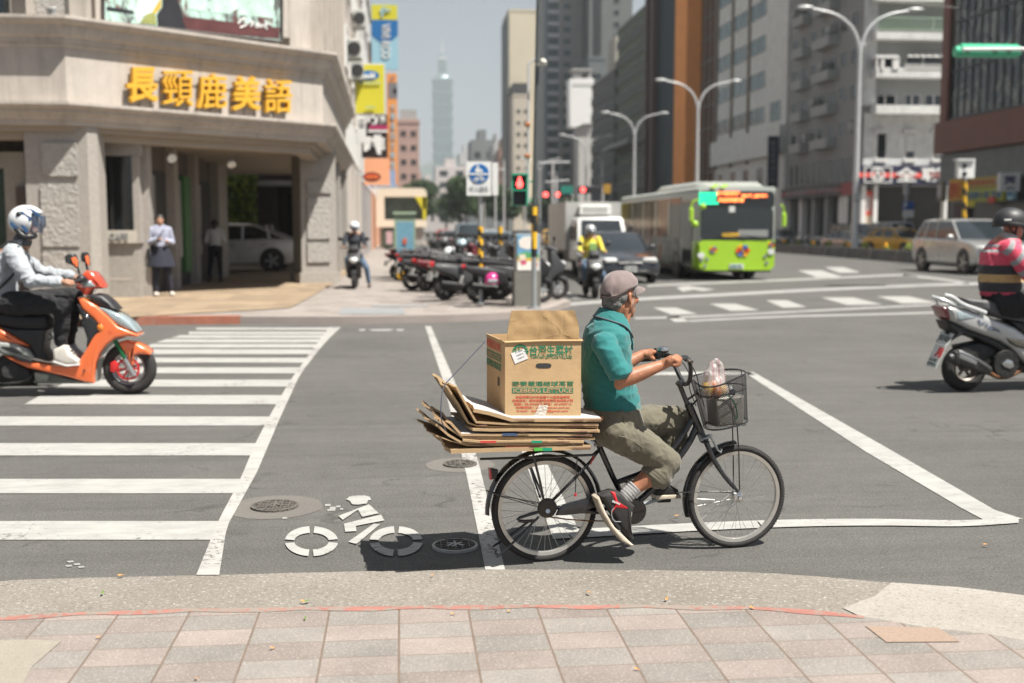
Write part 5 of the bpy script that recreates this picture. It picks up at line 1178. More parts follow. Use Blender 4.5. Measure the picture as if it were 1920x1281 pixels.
for k, (lab, pts, th, o0, o1, mt) in enumerate(sheets):
    th *= 1.0
    t = thing('cardboard_sheet', lab, 'cardboard', z2(*pts[len(pts)//2], 0), 0, 'flattened cardboard boxes piled on the rear rack')
    P = [z2(x, y, o0) for x, y in pts]; m_ = MB(); rings = []; rr = random.Random(k)
    dn = []
    for i in range(len(P)):
        d = (P[min(i+1, len(P)-1)]-P[max(i-1, 0)]).normalized(); dn.append(d.cross(n).normalized()*(-1 if d.cross(n).z < 0 else 1))
    skew = rr.uniform(-.02, .02)
    M_ = 9; cols = []
    def pt(i, v, side):   # v 0..1 across the depth
        e = (.006*math.sin(v*9+k+i)+.004*math.sin(v*23+k*2))*(1 if i in (0, len(P)-1) else .3)
        return P[i]+n*((o1-o0)*v)+u*(e+skew*v)+dn[i]*(side*th/2)+Z*(.004*math.sin(v*6+k))
    L = len(P)
    vs = []; fs = []; mi = []
    for side in (1, -1):
        for i in range(L):
            for v in range(M_): vs.append(pt(i, v/(M_-1), side))
    def idx(s_, i, v): return (0 if s_ > 0 else L*M_)+i*M_+v
    mb_ = MB(); mb_.m(mt)
    for i in range(L-1):
        for v in range(M_-1):
            fs.append((idx(1, i, v), idx(1, i+1, v), idx(1, i+1, v+1), idx(1, i, v+1))); fs.append((idx(-1, i, v), idx(-1, i, v+1), idx(-1, i+1, v+1), idx(-1, i+1, v)))
    mb_.add(vs, fs)
    ed = []
    mb_.m(mt if th > .018 else (KR2 if mt != EDG else EDG))
    for i in range(L-1):
        for v in (0, M_-1): ed.append((idx(1, i, v), idx(-1, i, v), idx(-1, i+1, v), idx(1, i+1, v)))
    for i in (0, L-1):
        for v in range(M_-1): ed.append((idx(1, i, v), idx(1, i, v+1), idx(-1, i, v+1), idx(-1, i, v)))
    o_ = len(mb_.v)-len(vs)
    for f in ed: mb_.f.append([q_+o_ for q_ in f]); mb_.mi.append(mb_.cur)
    sh = part('sheet', mb_, None, t, 25)
    # torn brown edge strips and coloured tape on the near edge
    for j in range(3):
        m2 = MB()
        x0 = pts[-1][0]-rr.uniform(60, 320); x1 = min(pts[-1][0], x0+rr.uniform(60, 200)); y = pts[-1][1]+rr.uniform(-3, 3); h = 3+rr.random()*3
        if j == 2: x0 = pts[min(2, L-2)][0]; x1 = x0+rr.uniform(80, 200)
        m2.add([z2(x0, y-h*.4, o0-.002), z2(x1, y-h, o0-.002), z2(x1+4, y+h*.6, o0-.003), z2((x0+x1)/2, y+h, o0-.003)], [(0, 1, 2, 3)])
        part('torn_edge', m2, EDG, t)
    if k in (4, 6, 9, 8):
        yy = {4: 1020, 6: 1075, 9: 1132, 8: 1112}[k]; hh = {4: 10, 6: 9, 9: 13, 8: 5}[k]
        for x0, x1, mt3 in {4: ((568, 680, mat('print_navy', (.04, .07, .15), .6)),), 6: ((785, 865, mat('tape_green', (.01, .25, .14), .4)), (400, 520, mat('print_red', (.5, .06, .05), .6))), 9: ((805, 870, mat('tape_lime', (.08, .38, .06), .4)), (872, 940, mat('tape_green', (.01, .25, .14), .4))), 8: ((590, 860, mat('print_red', (.5, .06, .05), .6)),)}[k]:
            m3 = MB().m(mt3); m3.add([z2(x0, yy-hh, o0-.004), z2(x1, yy-hh, o0-.004), z2(x1+3, yy+hh-(2 if k == 9 else 0), o0-.004), z2(x0+3, yy+hh, o0-.004)], [(0, 1, 2, 3)]); part('tape', m3, None, t)
# ---- the lettuce box
INKG = mat('green_ink', (.025, .17, .085), .7, 0, .3, 90); INKR = mat('red_ink', (.62, .12, .07), .7, 0, .3, 90)
BOXM = m_card('box_kraft', (.48, .325, .17))
O0, O1 = -.2, .19; a = z2(595, 320, O0); b = z2(1160, 320, O0); c = z2(1155, 893, O0); d = z2(582, 888, O0)
ua, ub = BK.st(a)[0], BK.st(b)[0]; zt = (a.z+b.z)/2; zb = (c.z+d.z)/2; ua = (ua+BK.st(d)[0])/2
box = thing('cardboard_box', 'large kraft lettuce carton with green and red printing standing on the pile of cardboard', 'box', BK.at((ua+ub)/2, zb, 0))
th = .005
def bxp(a0, a1, q0, q1, o0, o1, name, par=box, mt=BOXM, bulge=0):
    m_ = MB(); N_ = 10; vs = []
    if bulge:
        for s_ in (0, 1):
            for i in range(N_+1):
                for j in range(N_+1):
                    s1 = i/N_; s2 = j/N_; bl = bulge*(1-(2*s1-1)**2)*(1-(2*s2-1)**2)
                    vs.append(BK.at(a0+(a1-a0)*s1, q0+(q1-q0)*s2, (o0 if s_ == 0 else o1)-bl))
        fs = []
        def ix(s_, i, j): return s_*(N_+1)**2+i*(N_+1)+j
        for i in range(N_):
            for j in range(N_): fs.append((ix(0, i, j), ix(0, i+1, j), ix(0, i+1, j+1), ix(0, i, j+1))); fs.append((ix(1, i, j), ix(1, i, j+1), ix(1, i+1, j+1), ix(1, i+1, j)))
        for i in range(N_): fs += [(ix(0, i, 0), ix(1, i, 0), ix(1, i+1, 0), ix(0, i+1, 0)), (ix(0, i, N_), ix(0, i+1, N_), ix(1, i+1, N_), ix(1, i, N_)), (ix(0, 0, i), ix(0, 0, i+1), ix(1, 0, i+1), ix(1, 0, i)), (ix(0, N_, i), ix(1, N_, i), ix(1, N_, i+1), ix(0, N_, i+1))]
        m_.add(vs, fs)
    else: m_.prism([BK.at(a0, q0, o0), BK.at(a1, q0, o0), BK.at(a1, q1, o0), BK.at(a0, q1, o0)], n*(o1-o0))
    return part(name, m_, mt, par)
front = bxp(ua, ub, zb, zt, O0, O0+th, 'front_panel'); left = bxp(ua, ua+th, zb, zt, O0+th, O1, 'side_panel'); bxp(ub-th, ub, zb, zt, O0+th, O1, 'side_panel'); bxp(ua+th, ub-th, zb, zt, O1-th, O1, 'back_panel'); bxp(ua+th, ub-th, zb, zb+th, O0+th, O1-th, 'bottom_panel')
# rounded rim where the folded flaps go in, and the standing rear flap
m_ = MB(); m_.tube([BK.at(ua-.004, zt-.001, O0-.003), BK.at((ua+ub)/2, zt+.002, O0-.004), BK.at(ub+.006, zt-.002, O0-.003)], .0055, 8); m_.prism([BK.at(ua+.01, zt-.004, O0+.01), BK.at(ub-.01, zt-.004, O0+.01), BK.at(ub-.02, zt-.09, O0+.13), BK.at(ua+.02, zt-.09, O0+.13)], (0, 0, .004)); part('front_flap', m_, BOXM, box)
m_ = MB(); m_.tube([BK.at(ua-.002, zt, O0), BK.at(ua-.004, zt+.002, 0), BK.at(ua-.002, zt, O1)], .0045, 8); m_.prism([BK.at(ua, zt, O0+.02), BK.at(ua, zt, O1-.02), BK.at(ua+.05, zt-.06, O1-.03), BK.at(ua+.05, zt-.06, O0+.03)], (0, 0, .004)); part('side_flap', m_, BOXM, box)
m_ = MB(); m_.tube([BK.at(ub+.002, zt, O0), BK.at(ub+.006, zt+.004, 0), BK.at(ub+.002, zt, O1)], .005, 8); part('side_flap', m_, BOXM, box)
fo = O0+.014
FL = [(607, 309), (608, 250), (622, 170), (640, 92), (720, 88), (850, 91), (980, 92), (1108, 94), (1128, 150), (1144, 215), (1145, 309)]
P = [z2(x, y, fo) for x, y in FL]; m_ = MB(); 
vsf = []; NX, NY = 24, 12
for s_ in (0, 1):
    for j in range(NY+1):
        for i in range(NX+1):
            v = j/NY; y = 309+(90-309)*v; xl = interp([(607, 309), (608, 250), (622, 170), (640, 90)], y); xr = interp([(1145, 309), (1144, 215), (1128, 150), (1108, 90)], y); x = xl+(xr-xl)*i/NX
            p = z2(x, y+1.5*math.sin(i*1.3)*(v == 1), fo); cr = .0035*noise.noise(V((i*.35, j*.3, 2)))+.004*v*v-.003*abs(math.sin((i-13)*.45+j*.22))*(i > 12)
            vsf.append(p+n*(cr+s_*.004))
fs = []
def ix(s_, j, i): return s_*(NX+1)*(NY+1)+j*(NX+1)+i
for j in range(NY):
    for i in range(NX): fs.append((ix(0, j, i), ix(0, j, i+1), ix(0, j+1, i+1), ix(0, j+1, i))); fs.append((ix(1, j, i), ix(1, j+1, i), ix(1, j+1, i+1), ix(1, j, i+1)))
for i in range(NX): fs.append((ix(0, NY, i), ix(0, NY, i+1), ix(1, NY, i+1), ix(1, NY, i)))
for j in range(NY): fs += [(ix(0, j, 0), ix(0, j+1, 0), ix(1, j+1, 0), ix(1, j, 0)), (ix(0, j, NX), ix(1, j, NX), ix(1, j+1, NX), ix(0, j+1, NX))]
rf = part('rear_flap', MB().add(vsf, fs), m_card('flap_kraft', (.38, .25, .12)), box, 20)
m_ = MB()
for pts in ([(852, 91), (858, 180), (850, 300)], [(940, 92), (945, 300)], [(1035, 93), (1040, 230), (1045, 300)], [(625, 160), (690, 140), (715, 120), (722, 90)], [(870, 95), (905, 150), (980, 210), (1060, 285), (1140, 300)], [(985, 200), (1010, 260)], [(900, 285), (1030, 265), (1080, 295)]):
    m_.tube([z2(x, y, fo-.0035) for x, y in pts], .0004, 4, smooth=1)
part('crease', m_, KR2, rf)
qf = lambda x0, x1, y0, y1, o=0.0: [z2(x0, y1, O0-.0006-o), z2(x1, y1, O0-.0006-o), z2(x1, y0, O0-.0006-o), z2(x0, y0, O0-.0006-o)]
part('green_title', textfit(MB(), '台灣生菜村', qf(772, 1096, 350, 428), .0008, .02), INKG, front); part('green_subtitle', textfit(MB(), '麥寮嚴選結球萵苣', qf(640, 1102, 620, 657), .0008, .008), INKG, front); m_ = textfit(MB(), 'TAIWAN LETTUCE VILLAGE', qf(778, 1090, 432, 451), .0008, .012)
m_.face([z2(x, y, O0-.0012) for x, y in ((776, 429), (1092, 429), (1092, 430.5), (776, 430.5))]); part('green_print', m_, INKG, front)
m_ = MB(); m_.add(qf(640, 1100, 668, 712, .0002), [(0, 1, 2, 3)]); part('green_band', m_, INKG, front)
m_ = MB(); textfit(m_, 'ICEBERG LETTUCE', qf(650, 1092, 674, 707, .0006), .0008, .03); part('band_lettering', m_, KR2, front)
m_ = MB()
for s_, x0, x1, y0, y1 in (('本鎮榮獲2009年全國十大經典產銷班', 668, 1075, 729, 748), ('供應單位：雲林縣麥寮鄉蔬菜產銷班47班', 642, 1100, 754, 775), ('電話：05-6936285 傳真：05-6930716', 656, 1088, 781, 800), ('供應網站：www.lettuce.com.tw', 668, 1076, 807, 826), ('E-mail：kk693628@gmail.com', 678, 1060, 834, 855)):
    textfit(m_, s_, qf(x0, x1, y0, y1), .0008, .008)
part('red_print', m_, INKR, front)
m_ = MB()
for i in range(26):   # half globe of leaves
    a0, a1 = PI*i/26, PI*(i+1)/26; m_.face([z2(703+r*math.cos(a_)*1.0, 402-r*.98*math.sin(a_), O0-.0008) for r, a_ in ((50, a0), (60, a0), (60, a1), (50, a1))])
for pts in ([(650, 402), (703, 385), (762, 408)], [(655, 380), (700, 350), (748, 378)], [(703, 345), (690, 370), (700, 402)], [(672, 355), (668, 380), (664, 402)], [(735, 355), (738, 380), (735, 404)], [(740, 395), (765, 390), (760, 412), (735, 415)]): m_.tube([z2(x, y, O0-.001) for x, y in pts], .0022, 4, smooth=1)
part('green_emblem', m_, INKG, front)
m_ = MB(); m_.prism([z2(x, y, O0-.0026) for x, y in ((632, 412), (730, 375), (762, 450), (664, 490))], n*.0012); lb = part('paper_label', m_, mat('label_paper', (.68, .68, .67), .6), front)
m_ = MB()
for k, s_ in enumerate(('3.25', '洛園超市', '95顆2件')):
    y = 402+k*24; x = 662+k*9; textfit(m_, s_, (z2(x, y+10, O0-.003), z2(x+52, y-11, O0-.003), z2(x+56, y-2-20, O0-.003), z2(x+4, y-2, O0-.003)), .0005, .01)
part('label_text', m_, GREY, lb)
m_ = MB(); m_.face([z2(878+58*(abs(math.cos(a))**.5)*(1 if math.cos(a) > 0 else -1), 504+19*(abs(math.sin(a))**.8)*(1 if math.sin(a) > 0 else -1), O0-.0015) for a in [2*PI*i/32 for i in range(32)]]); part('hand_hole', m_, DKI, front)
m_ = MB(); m_.prism([z2(x, y, O0-.004) for x, y in ((845, 796), (880, 803), (912, 798), (900, 850), (884, 896), (840, 902), (797, 900), (822, 850))], n*.002); part('tape_strip', m_, mat('old_tape', (.55, .49, .42), .5, 0, .15, 60, .5, 90), front)
def lq(t0, t1, y0, y1, e=.0006):    # on the narrow left face, t from the far edge to the near edge
    zz0 = zt-(y0-322)/(888-322)*(zt-zb); zz1 = zt-(y1-322)/(888-322)*(zt-zb); o = lambda t: O1+(O0-O1)*t
    return [BK.at(ua-e, zz1, o(t0)), BK.at(ua-e, zz1, o(t1)), BK.at(ua-e, zz0, o(t1)), BK.at(ua-e, zz0, o(t0))]
part('red_print', textfit(MB(), '麥寮蔬菜生產合作社', lq(.02, .78, 345, 412), .0008, .01), INKR, left)
part('green_band', MB().add(lq(.0, .8, 432, 486, .0008), [(0, 1, 2, 3)]), INKG, left); part('band_lettering', textfit(MB(), 'ICEBERG LETTUCE', lq(.02, .78, 440, 478, .0014), .0008, .03), KR2, left)
part('green_print', textfit(MB(), '嚴選結球萵苣', lq(.0, .8, 500, 556), .0008, .015), INKG, left)
q = lq(.62, .72, 605, 672, .001); part('hand_hole', MB().add(q, [(0, 1, 2, 3)]), DKI, left)
solo('cord', MB().tube([BK(909, 641, .12), BK(880, 672, .0), BK(848, 706, -.12), BK(833, 722, -.19), BK(828, 740, -.24), BK(826, 780, -.262), BK(830, 796, -.262), BK(836, 808, -.262)], .0028, 6, smooth=1), mat('cord_blue_grey', (.05, .05, .075), .7, 0, .4, 300), 'thin dark cord from the lettuce box corner down over the upturned cardboard', 'cord')
# ================================================================ the cyclist
px = .00262
man = None
t_ = MB(); k = BK
# continuous body: head, neck, arms, hands, a slim core under the clothes, legs
HD = BK(1162, 553, 0); ph = R(28); f_ = (u*math.cos(ph)+n*math.sin(ph)); s_n = (u*math.sin(ph)-n*math.cos(ph))   # s_n: side nearest the viewer
f_ = (f_+Z*.05).normalized()
def H(a, b, c): return HD+f_*a+s_n*b+Z*c
HM = Matrix((f_, s_n, Z)).transposed()
b = MB()
b.sph(H(-.006, 0, .02), (.088, .070, .088), 24, 16, HM); b.sph(H(.018, 0, -.025), (.074, .064, .075), 20, 14, HM); b.sph(H(.044, 0, -.075), (.046, .045, .04), 16, 12, HM)
b.cap(H(.0, .048, -.045), H(.055, .02, -.095), .024, .018)      # jaw
b.cap(H(.0, -.048, -.045), H(.055, -.02, -.095), .024, .018); b.cap(H(.055, -.02, -.097), H(.055, .02, -.097), .018)
b.cap(H(.088, 0, .0), H(.108, 0, -.03), .009, .014); b.sph(H(.1, .011, -.034), .009); b.sph(H(.1, -.011, -.034), .009)     # nose
b.cap(H(.078, .03, .018), H(.088, -.0, .014), .012); b.cap(H(.078, -.03, .018), H(.088, .0, .014), .012)   # brow
b.cap(H(.084, .018, -.063), H(.088, -.018, -.063), .0065); b.cap(H(.082, .015, -.074), H(.086, -.015, -.074), .007); b.sph(H(.07, .035, -.03), (.02, .016, .018)); b.sph(H(.07, -.035, -.03), (.02, .016, .018))
for sd in (1, -1):   # ears
    for q0, q1 in (((-.006, .076, .012), (-.016, .08, .006)), ((-.016, .08, .006), (-.02, .082, -.01)), ((-.02, .082, -.01), (-.014, .079, -.026)), ((-.014, .079, -.026), (-.004, .074, -.034)), ((-.006, .076, .012), (.0, .073, .0))):
        b.cap(H(q0[0], q0[1]*sd, q0[2]), H(q1[0], q1[1]*sd, q1[2]), .0052)
    b.sph(H(-.008, .071*sd, -.01), (.012, .006, .022), 10, 8, HM); b.sph(H(-.003, .073*sd, -.034), .0068, 10, 8)
b.chain([H(-.022, 0, -.04), BK(1155, 585, 0), BK(1143, 606, 0)], [.06, .059, .068]); b.chain([H(.02, .02, -.09), BK(1168, 606, -.02)], [.028, .03]); b.chain([H(-.015, .05, -.06), BK(1168, 610, -.035)], [.018, .017])
b.chain([BK(1143, 606, 0), BK(1140, 660, 0), BK(1142, 740, 0), BK(1146, 795, 0)], [.06, .08, .08, .09])
sh_n, el_n, wr_n = BK(1137, 643, -.165), BK(1166, 713, -.232), BK(1243, 684, -.235)
sh_f, el_f, wr_f = BK(1152, 640, .165), BK(1160, 690, .225), BK(1207, 664, .225)
b.chain([BK(1140, 650, -.06), sh_n-Z*.015, el_n], [.03, .03, .036]); b.chain([el_n, el_n.lerp(wr_n, .22), el_n.lerp(wr_n, .55), wr_n], [.0345, .039, .0335, .0235]); b.sph(BK(1161, 722, -.235), .024)
b.chain([BK(1145, 650, .06), sh_f-Z*.015, el_f], [.03, .03, .034]); b.chain([el_f, el_f.lerp(wr_f, .25), el_f.lerp(wr_f, .6), wr_f], [.033, .037, .031, .0235])
# near hand round the grip
def hand(b, wr, palm, axis, kn, out, down, sgn=1):
    """kn: middle of the knuckle row; axis: along the grip; out: over the grip; down: under it"""
    b.chain([wr, wr.lerp(palm, .5), palm], [.0235, .024, .024])
    for i in range(4):
        s_ = (i-1.5)*.0205; L_ = (.9, 1.0, .95, .8)[i]; a0 = palm+axis*s_*.8; k0 = kn+axis*s_+Z*(-.002*abs(i-1.2)); b.chain([a0, k0], [.0165, .0115])
        k1 = k0+out*.03*L_; k2 = k1+down*.024*L_-out*.004; k3 = k2-out*.02*L_+down*.006
        b.chain([k0, k1, k2, k3], [.0108, .0095, .0085, .0075], 10)
ax_n = (z3(1120, 510, -.215)-z3(1010, 590, -.30)).normalized()
hand(b, wr_n, z3(990, 510, -.255), ax_n, z3(1050, 450, -.258), (u*.8-Z*.45).normalized(), (-Z*.95+u*.05).normalized())
b.chain([z3(960, 545, -.235), z3(1010, 580, -.215), z3(1085, 575, -.2)], [.0145, .0125, .0095], 10)
ax_f = (z3(690, 470, .215)-z3(450, 482, .245)).normalized()
hand(b, wr_f, z3(590, 400, .225), V((n.x, n.y, 0)), z3(660, 345, .225), (u*.85-Z*.35).normalized(), (-Z*.9-u*.1).normalized())
b.chain([z3(560, 410, .205), z3(640, 455, .195), z3(700, 500, .19)], [.014, .0125, .01], 10)
hp_n, kn_n, an_n = BK(1147, 806, -.10), BK(1250, 866, -.115), BK(1174, 929, -.115)
hp_f, kn_f, an_f = BK(1152, 800, .10), BK(1268, 786, .10), BK(1238, 905, .105)
b.chain([BK(1146, 795, 0), hp_n, kn_n], [.1, .07, .052]); b.chain([kn_n, kn_n.lerp(an_n, .35)+Z*-.006, kn_n.lerp(an_n, .7), an_n], [.052, .051, .036, .028]); b.cap(an_n, BK(1160, 960, -.115), .028, .025)
b.chain([hp_f, kn_f], [.07, .05]); b.chain([kn_f, kn_f.lerp(an_f, .3), kn_f.lerp(an_f, .7), an_f], [.05, .05, .036, .03]); b.cap(an_f, BK(1250, 920, .11), .028, .025)
man = remesh('person', b, .0042, SKIN, None, 5, [(30, .0006, (1, 1, 1))])
# origin at the saddle
c0 = BK(1140, 800, 0); man.data.transform(Matrix.Translation(-c0)); man.location = c0; WM[man.name] = Matrix.Translation(c0)
tag(man, 'older man in teal polo, rolled khaki trousers and faded cap riding the loaded bicycle', 'person')
# polo shirt
b = MB()
def sec(y, x0, x1, hd, tilt=0, cy=0):
    c = (BK(x0, y, 0)+BK(x1, y, 0))/2; hx = (BK(x1, y, 0)-BK(x0, y, 0)).length/2
    return (c+Z*cy, (u*math.cos(tilt)+Z*math.sin(tilt))*hx, n*hd)
b.eloft([sec(779, 1100, 1196, .148), sec(762, 1099, 1198, .15), sec(748, 1097, 1195, .148), sec(725, 1094, 1189, .148), sec(700, 1092, 1184, .152), sec(670, 1092, 1179, .16), sec(645, 1095, 1177, .158), sec(622, 1101, 1178, .148, -.15), sec(606, 1113, 1170, .1, -.3), sec(594, 1123, 1167, .085, -.4), sec(590, 1128, 1166, .07, -.45)], 32)
b.sph(BK(1133, 645, -.15), (.06, .058, .055), 18, 12); b.sph(BK(1150, 645, .145), (.055, .055, .05), 18, 12)
b.chain([BK(1134, 647, -.155), BK(1146, 670, -.2), BK(1160, 695, -.224)], [.053, .055, .053], 18); b.cyl(BK(1157, 688, -.222), BK(1165, 705, -.23), .054, .059, 20)
b.chain([BK(1150, 640, .155), BK(1158, 675, .21)], [.06, .058], 16)
b.sph(BK(1174, 745, 0), (.055, .12, .06), 18, 12, Matrix((u, n, Z)).transposed())
shirt = remesh('polo_shirt', b, .006, TEAL, man, 4, [(9, .005, (1, 1, 2.2)), (22, .002, (1.2, 1.2, 1.0))])
# collar: a standing band opened at the front, with a grey edge line
m_ = MB(); N = 28; inn = []; 
cc = BK(1148, 593, 0)
def cring(r1, r2, dz, drop): return [cc+u*(r1*math.cos(a)+.004)+n*(r2*math.sin(a))+Z*(dz-.32*r1*math.cos(a)-drop*max(0, math.cos(a))**2) for a in [2*PI*i/N for i in range(N)]]
R0, R1_, R2_ = cring(.061, .066, .022, .0), cring(.066, .07, .024, .0), cring(.096, .1, -.026, .055)
m_.loft([R0, R1_, R2_, cring(.092, .096, -.03, .055), cring(.06, .064, -.012, 0)], caps=False); cl = part('collar', m_, TEAL, shirt, 60)
m_ = MB().tube([p+Z*-.001 for p in R2_], .0028, 6, closed=True); part('collar_trim', m_, GTRIM, cl)
m_ = MB(); m_.tube([BK(1170, 606, -.07), BK(1178, 622, -.06), BK(1184, 640, -.03), BK(1186, 655, 0)], [.006, .011, .011, .006], 8, smooth=1); part('placket', m_, TEAL, shirt)
# trousers rolled at the knee
b = MB()
b.eloft([sec(764, 1099, 1196, .158), sec(772, 1098, 1199, .163), sec(790, 1098, 1202, .172), sec(812, 1102, 1200, .165), sec(830, 1116, 1180, .12)], 28)
b.chain([hp_n, hp_n.lerp(kn_n, .5)+Z*.008, kn_n], [.09, .078, .065], 20); b.chain([kn_n, BK(1232, 889, -.112)], [.068, .066], 18); b.cyl(BK(1236, 884, -.112), BK(1223, 899, -.112), .07, .066, 22)
b.chain([hp_f, hp_f.lerp(kn_f, .5)+Z*.004, kn_f], [.092, .082, .064], 18); b.chain([kn_f, BK(1262, 825, .1), BK(1252, 858, .1)], [.064, .066, .06], 18)
b.sph(BK(1186, 836, -.15), (.05, .03, .04), 12, 8)
tr = remesh('trousers', b, .0055, KHAKI, man, 3, [(8, .007, (1, 1, 1.2)), (22, .0035, (1.3, 1.3, .9))])
ax = (BK(1223, 899, -.112)-BK(1236, 884, -.112)).normalized(); m_ = MB()
for o_, r in ((0, .0715), (.013, .07), (-.014, .0735)): m_.torus(BK(1229, 891, -.112)+ax*o_, ax, r-.004, .007, 30, 8, .011)
part('rolled_cuff', m_, KHAKI, tr)
m_ = MB(); p0 = BK(1180, 800, -.165); m_.prism([BK(1118, 781, -.1675), BK(1131, 781, -.1665), BK(1131, 788, -.1685), BK(1118, 788, -.1695)], n*.004); part('waist_label', m_, mat('orange_label', (.35, .12, .05), .7), tr)
m_ = MB(); m_.tube([BK(1166, 768, -.155), BK(1172, 790, -.175), BK(1168, 806, -.178)], .003, 5, smooth=1).tube([BK(1150, 815, -.186), BK(1180, 822, -.204), BK(1206, 840, -.206)], .0025, 5, smooth=1); part('pocket_seam', m_, KHAKI, tr)
# sock and shoes
m_ = MB(); m_.tube([BK(1191, 912, -.115), BK(1184, 919, -.115), BK(1174, 930, -.115), BK(1167, 942, -.115)], [.041, .0395, .036, .036], 18, smooth=1)
sk2 = part('sock', m_, SOCK, man)
m_ = MB()
for i in range(5): q = BK(1189-i*3.6, 913+i*4.4, -.115); m_.torus(q, (BK(1191, 912, -.115)-BK(1174, 930, -.115)), .0405-.0008*i, .0022, 22, 6)
part('sock_ribs', m_, SOCK, sk2)
SHB = m_cloth('shoe_black', (.022, .021, .02), 50, 300, .75, .6, .3); SOLE = mat('cream_sole', (.5, .44, .35), .75, 0, .15, 30); RDP = mat('red_shoe_panel', (.5, .012, .02), .6)
sh = MB()
SO = [(1113, 931), (1118, 927), (1121, 934), (1131, 958), (1147, 984), (1180, 1016), (1183, 1018), (1175, 1019), (1160, 1011), (1138, 984), (1122, 956)]
b = MB(); b.pillow([BK(x, y, -.115) for x, y in [(1122, 927), (1133, 921), (1146, 918), (1160, 921), (1176, 936), (1186, 946), (1181, 958), (1180, 975), (1181, 992), (1185, 1008), (1178, 1012), (1160, 990), (1142, 960)]], n, .044, .022, 4)
shoe = part('shoe', b, SHB, man); m_ = MB(); m_.pillow([BK(x, y, -.115) for x, y in SO], n, .047, .008, 3); part('sole', m_, SOLE, shoe)
m_ = MB(); m_.pillow([z4(x, y, -.115) for x, y in ((1285, 490), (1322, 490), (1352, 570), (1440, 625), (1438, 650), (1330, 636), (1302, 682), (1288, 650), (1318, 600))], n, .0465, .01, 3); rp = part('red_panel', m_, RDP, shoe)
m_ = MB(); textfit(m_, 'BEARS', (z4(1318, 598, -.1628), z4(1390, 628, -.1628), z4(1397, 610, -.1628), z4(1325, 580, -.1628)), .001, .02); part('lettering', m_, WHT, rp)
m_ = MB(); m_.tube([z4(1345, 640, -.157), z4(1308, 690, -.161), z4(1330, 780, -.161), z4(1400, 780, -.158)], .0022, 5, smooth=1); part('piping', m_, GREY, shoe)
m_ = MB()
for i in range(6): x, y = 1470-i*3, 640+i*45; m_.tube([z4(x, y, -.15), z4(x+18, y+12, -.125), z4(x+10, y+20, -.1)], .0024, 5, smooth=1)
m_.tube([z4(1475, 610, -.15), z4(1500, 640, -.14), z4(1500, 720, -.14), z4(1480, 780, -.15), z4(1490, 850, -.15), z4(1475, 880, -.15)], .0022, 5, smooth=1).tube([z4(1470, 620, -.15), z4(1440, 600, -.15), z4(1450, 650, -.155), z4(1440, 720, -.155), z4(1450, 800, -.15)], .002, 5, smooth=1)
part('laces', m_, mat('lace_cream', (.6, .56, .48), .8), shoe)
b = MB(); b.pillow([BK(x, y, .105) for x, y in [(1224, 910), (1232, 902), (1246, 900), (1254, 908), (1268, 916), (1270, 926), (1224, 928)]], n, .042, .02, 4); shoe = part('shoe', b, SHB, man)
m_ = MB(); m_.pillow([BK(x, y, .105) for x, y in [(1223, 926), (1270, 924), (1272, 931), (1225, 934)]], n, .045, .005, 2); part('sole', m_, SOLE, shoe)
# hair, stubble, cap
b = MB(); b.sph(H(-.03, 0, -.002), (.066, .071, .056), 20, 14, HM); b.sph(H(-.052, 0, -.035), (.042, .058, .04), 16, 12, HM)
b.cap(H(.03, .062, .03), H(.026, .064, -.004), .011, .006); b.cap(H(.03, -.062, .03), H(.026, -.064, -.004), .011, .006)
hair = remesh('hair', b, .0035, HAIR, man, 2, [(160, .0011, (1, 1, .5)), (60, .001, (1, 1, 1))])
b = MB()
for sd in (1, -1): b.chain([H(.03, .058*sd, -.01), H(.024, .056*sd, -.045), H(.046, .036*sd, -.084)], [.006, .0085, .009]); b.chain([H(.046, .036*sd, -.086), H(.07, 0, -.1)], [.009, .0085])
remesh('stubble', b, .003, BEARD, man, 1, [(190, .001, (1, 1, .6))])
CAPC = H(-.006, 0, .032); b = MB(); rings = []; NR = 40
for j in range(13):
    t = j/12*PI/2*1.0; q = []
    for i in range(NR):
        a = 2*PI*i/NR; rr = math.cos(t); z_ = math.sin(t)
        ca, sa = math.cos(a), math.sin(a)
        low = (1-z_)*(.004 if ca > -.2 else .004-.034*min(1, (-ca-.2)/.6)*(1 if abs(sa) > .42 else .25))
        lump = .0035*noise.noise(V((ca*2, sa*2, z_*3)))*2+.002*math.cos(6*a)*z_*(1-z_)*4
        tilt = .012*ca
        q.append(CAPC+f_*((.096+lump)*rr**.82*ca)+s_n*((.079+lump)*rr**.82*sa)+Z*(.086*z_**.92+low+tilt*(1-z_)-.004))
    rings.append(q)
b.loft(rings, caps=False); cap_ = part('cap', b, CAPM, man, 80)
md = cap_.modifiers.new('t', 'SOLIDIFY'); md.thickness = .003
m_ = MB(); top = []; bot = []; NB = 22; V_ = []
for j in range(7):
    r = j/6
    row = []
    for i in range(NB+1):
        a = -1.12+2.24*i/NB; e = (1-abs(i/NB*2-1)**2.4)
        base = CAPC+f_*(.093*math.cos(a)*1.0)+s_n*(.08*math.sin(a))+Z*.006
        row.append(base+f_*(.075*r*e)-Z*(.006*r+.020*(math.sin(a)**2)*r+.012*r*r))
    V_.append(row)
m_.add([p for row in V_ for p in row]+[p-Z*.0035 for row in V_ for p in row], [f for j in range(6) for i in range(NB) for f in ((j*(NB+1)+i, (j+1)*(NB+1)+i, (j+1)*(NB+1)+i+1, j*(NB+1)+i+1), (7*(NB+1)+j*(NB+1)+i, 7*(NB+1)+j*(NB+1)+i+1, 7*(NB+1)+(j+1)*(NB+1)+i+1, 7*(NB+1)+(j+1)*(NB+1)+i))]
       + [(6*(NB+1)+i, 6*(NB+1)+i+1+0, 7*(NB+1)+6*(NB+1)+i+1, 7*(NB+1)+6*(NB+1)+i) for i in range(NB)])
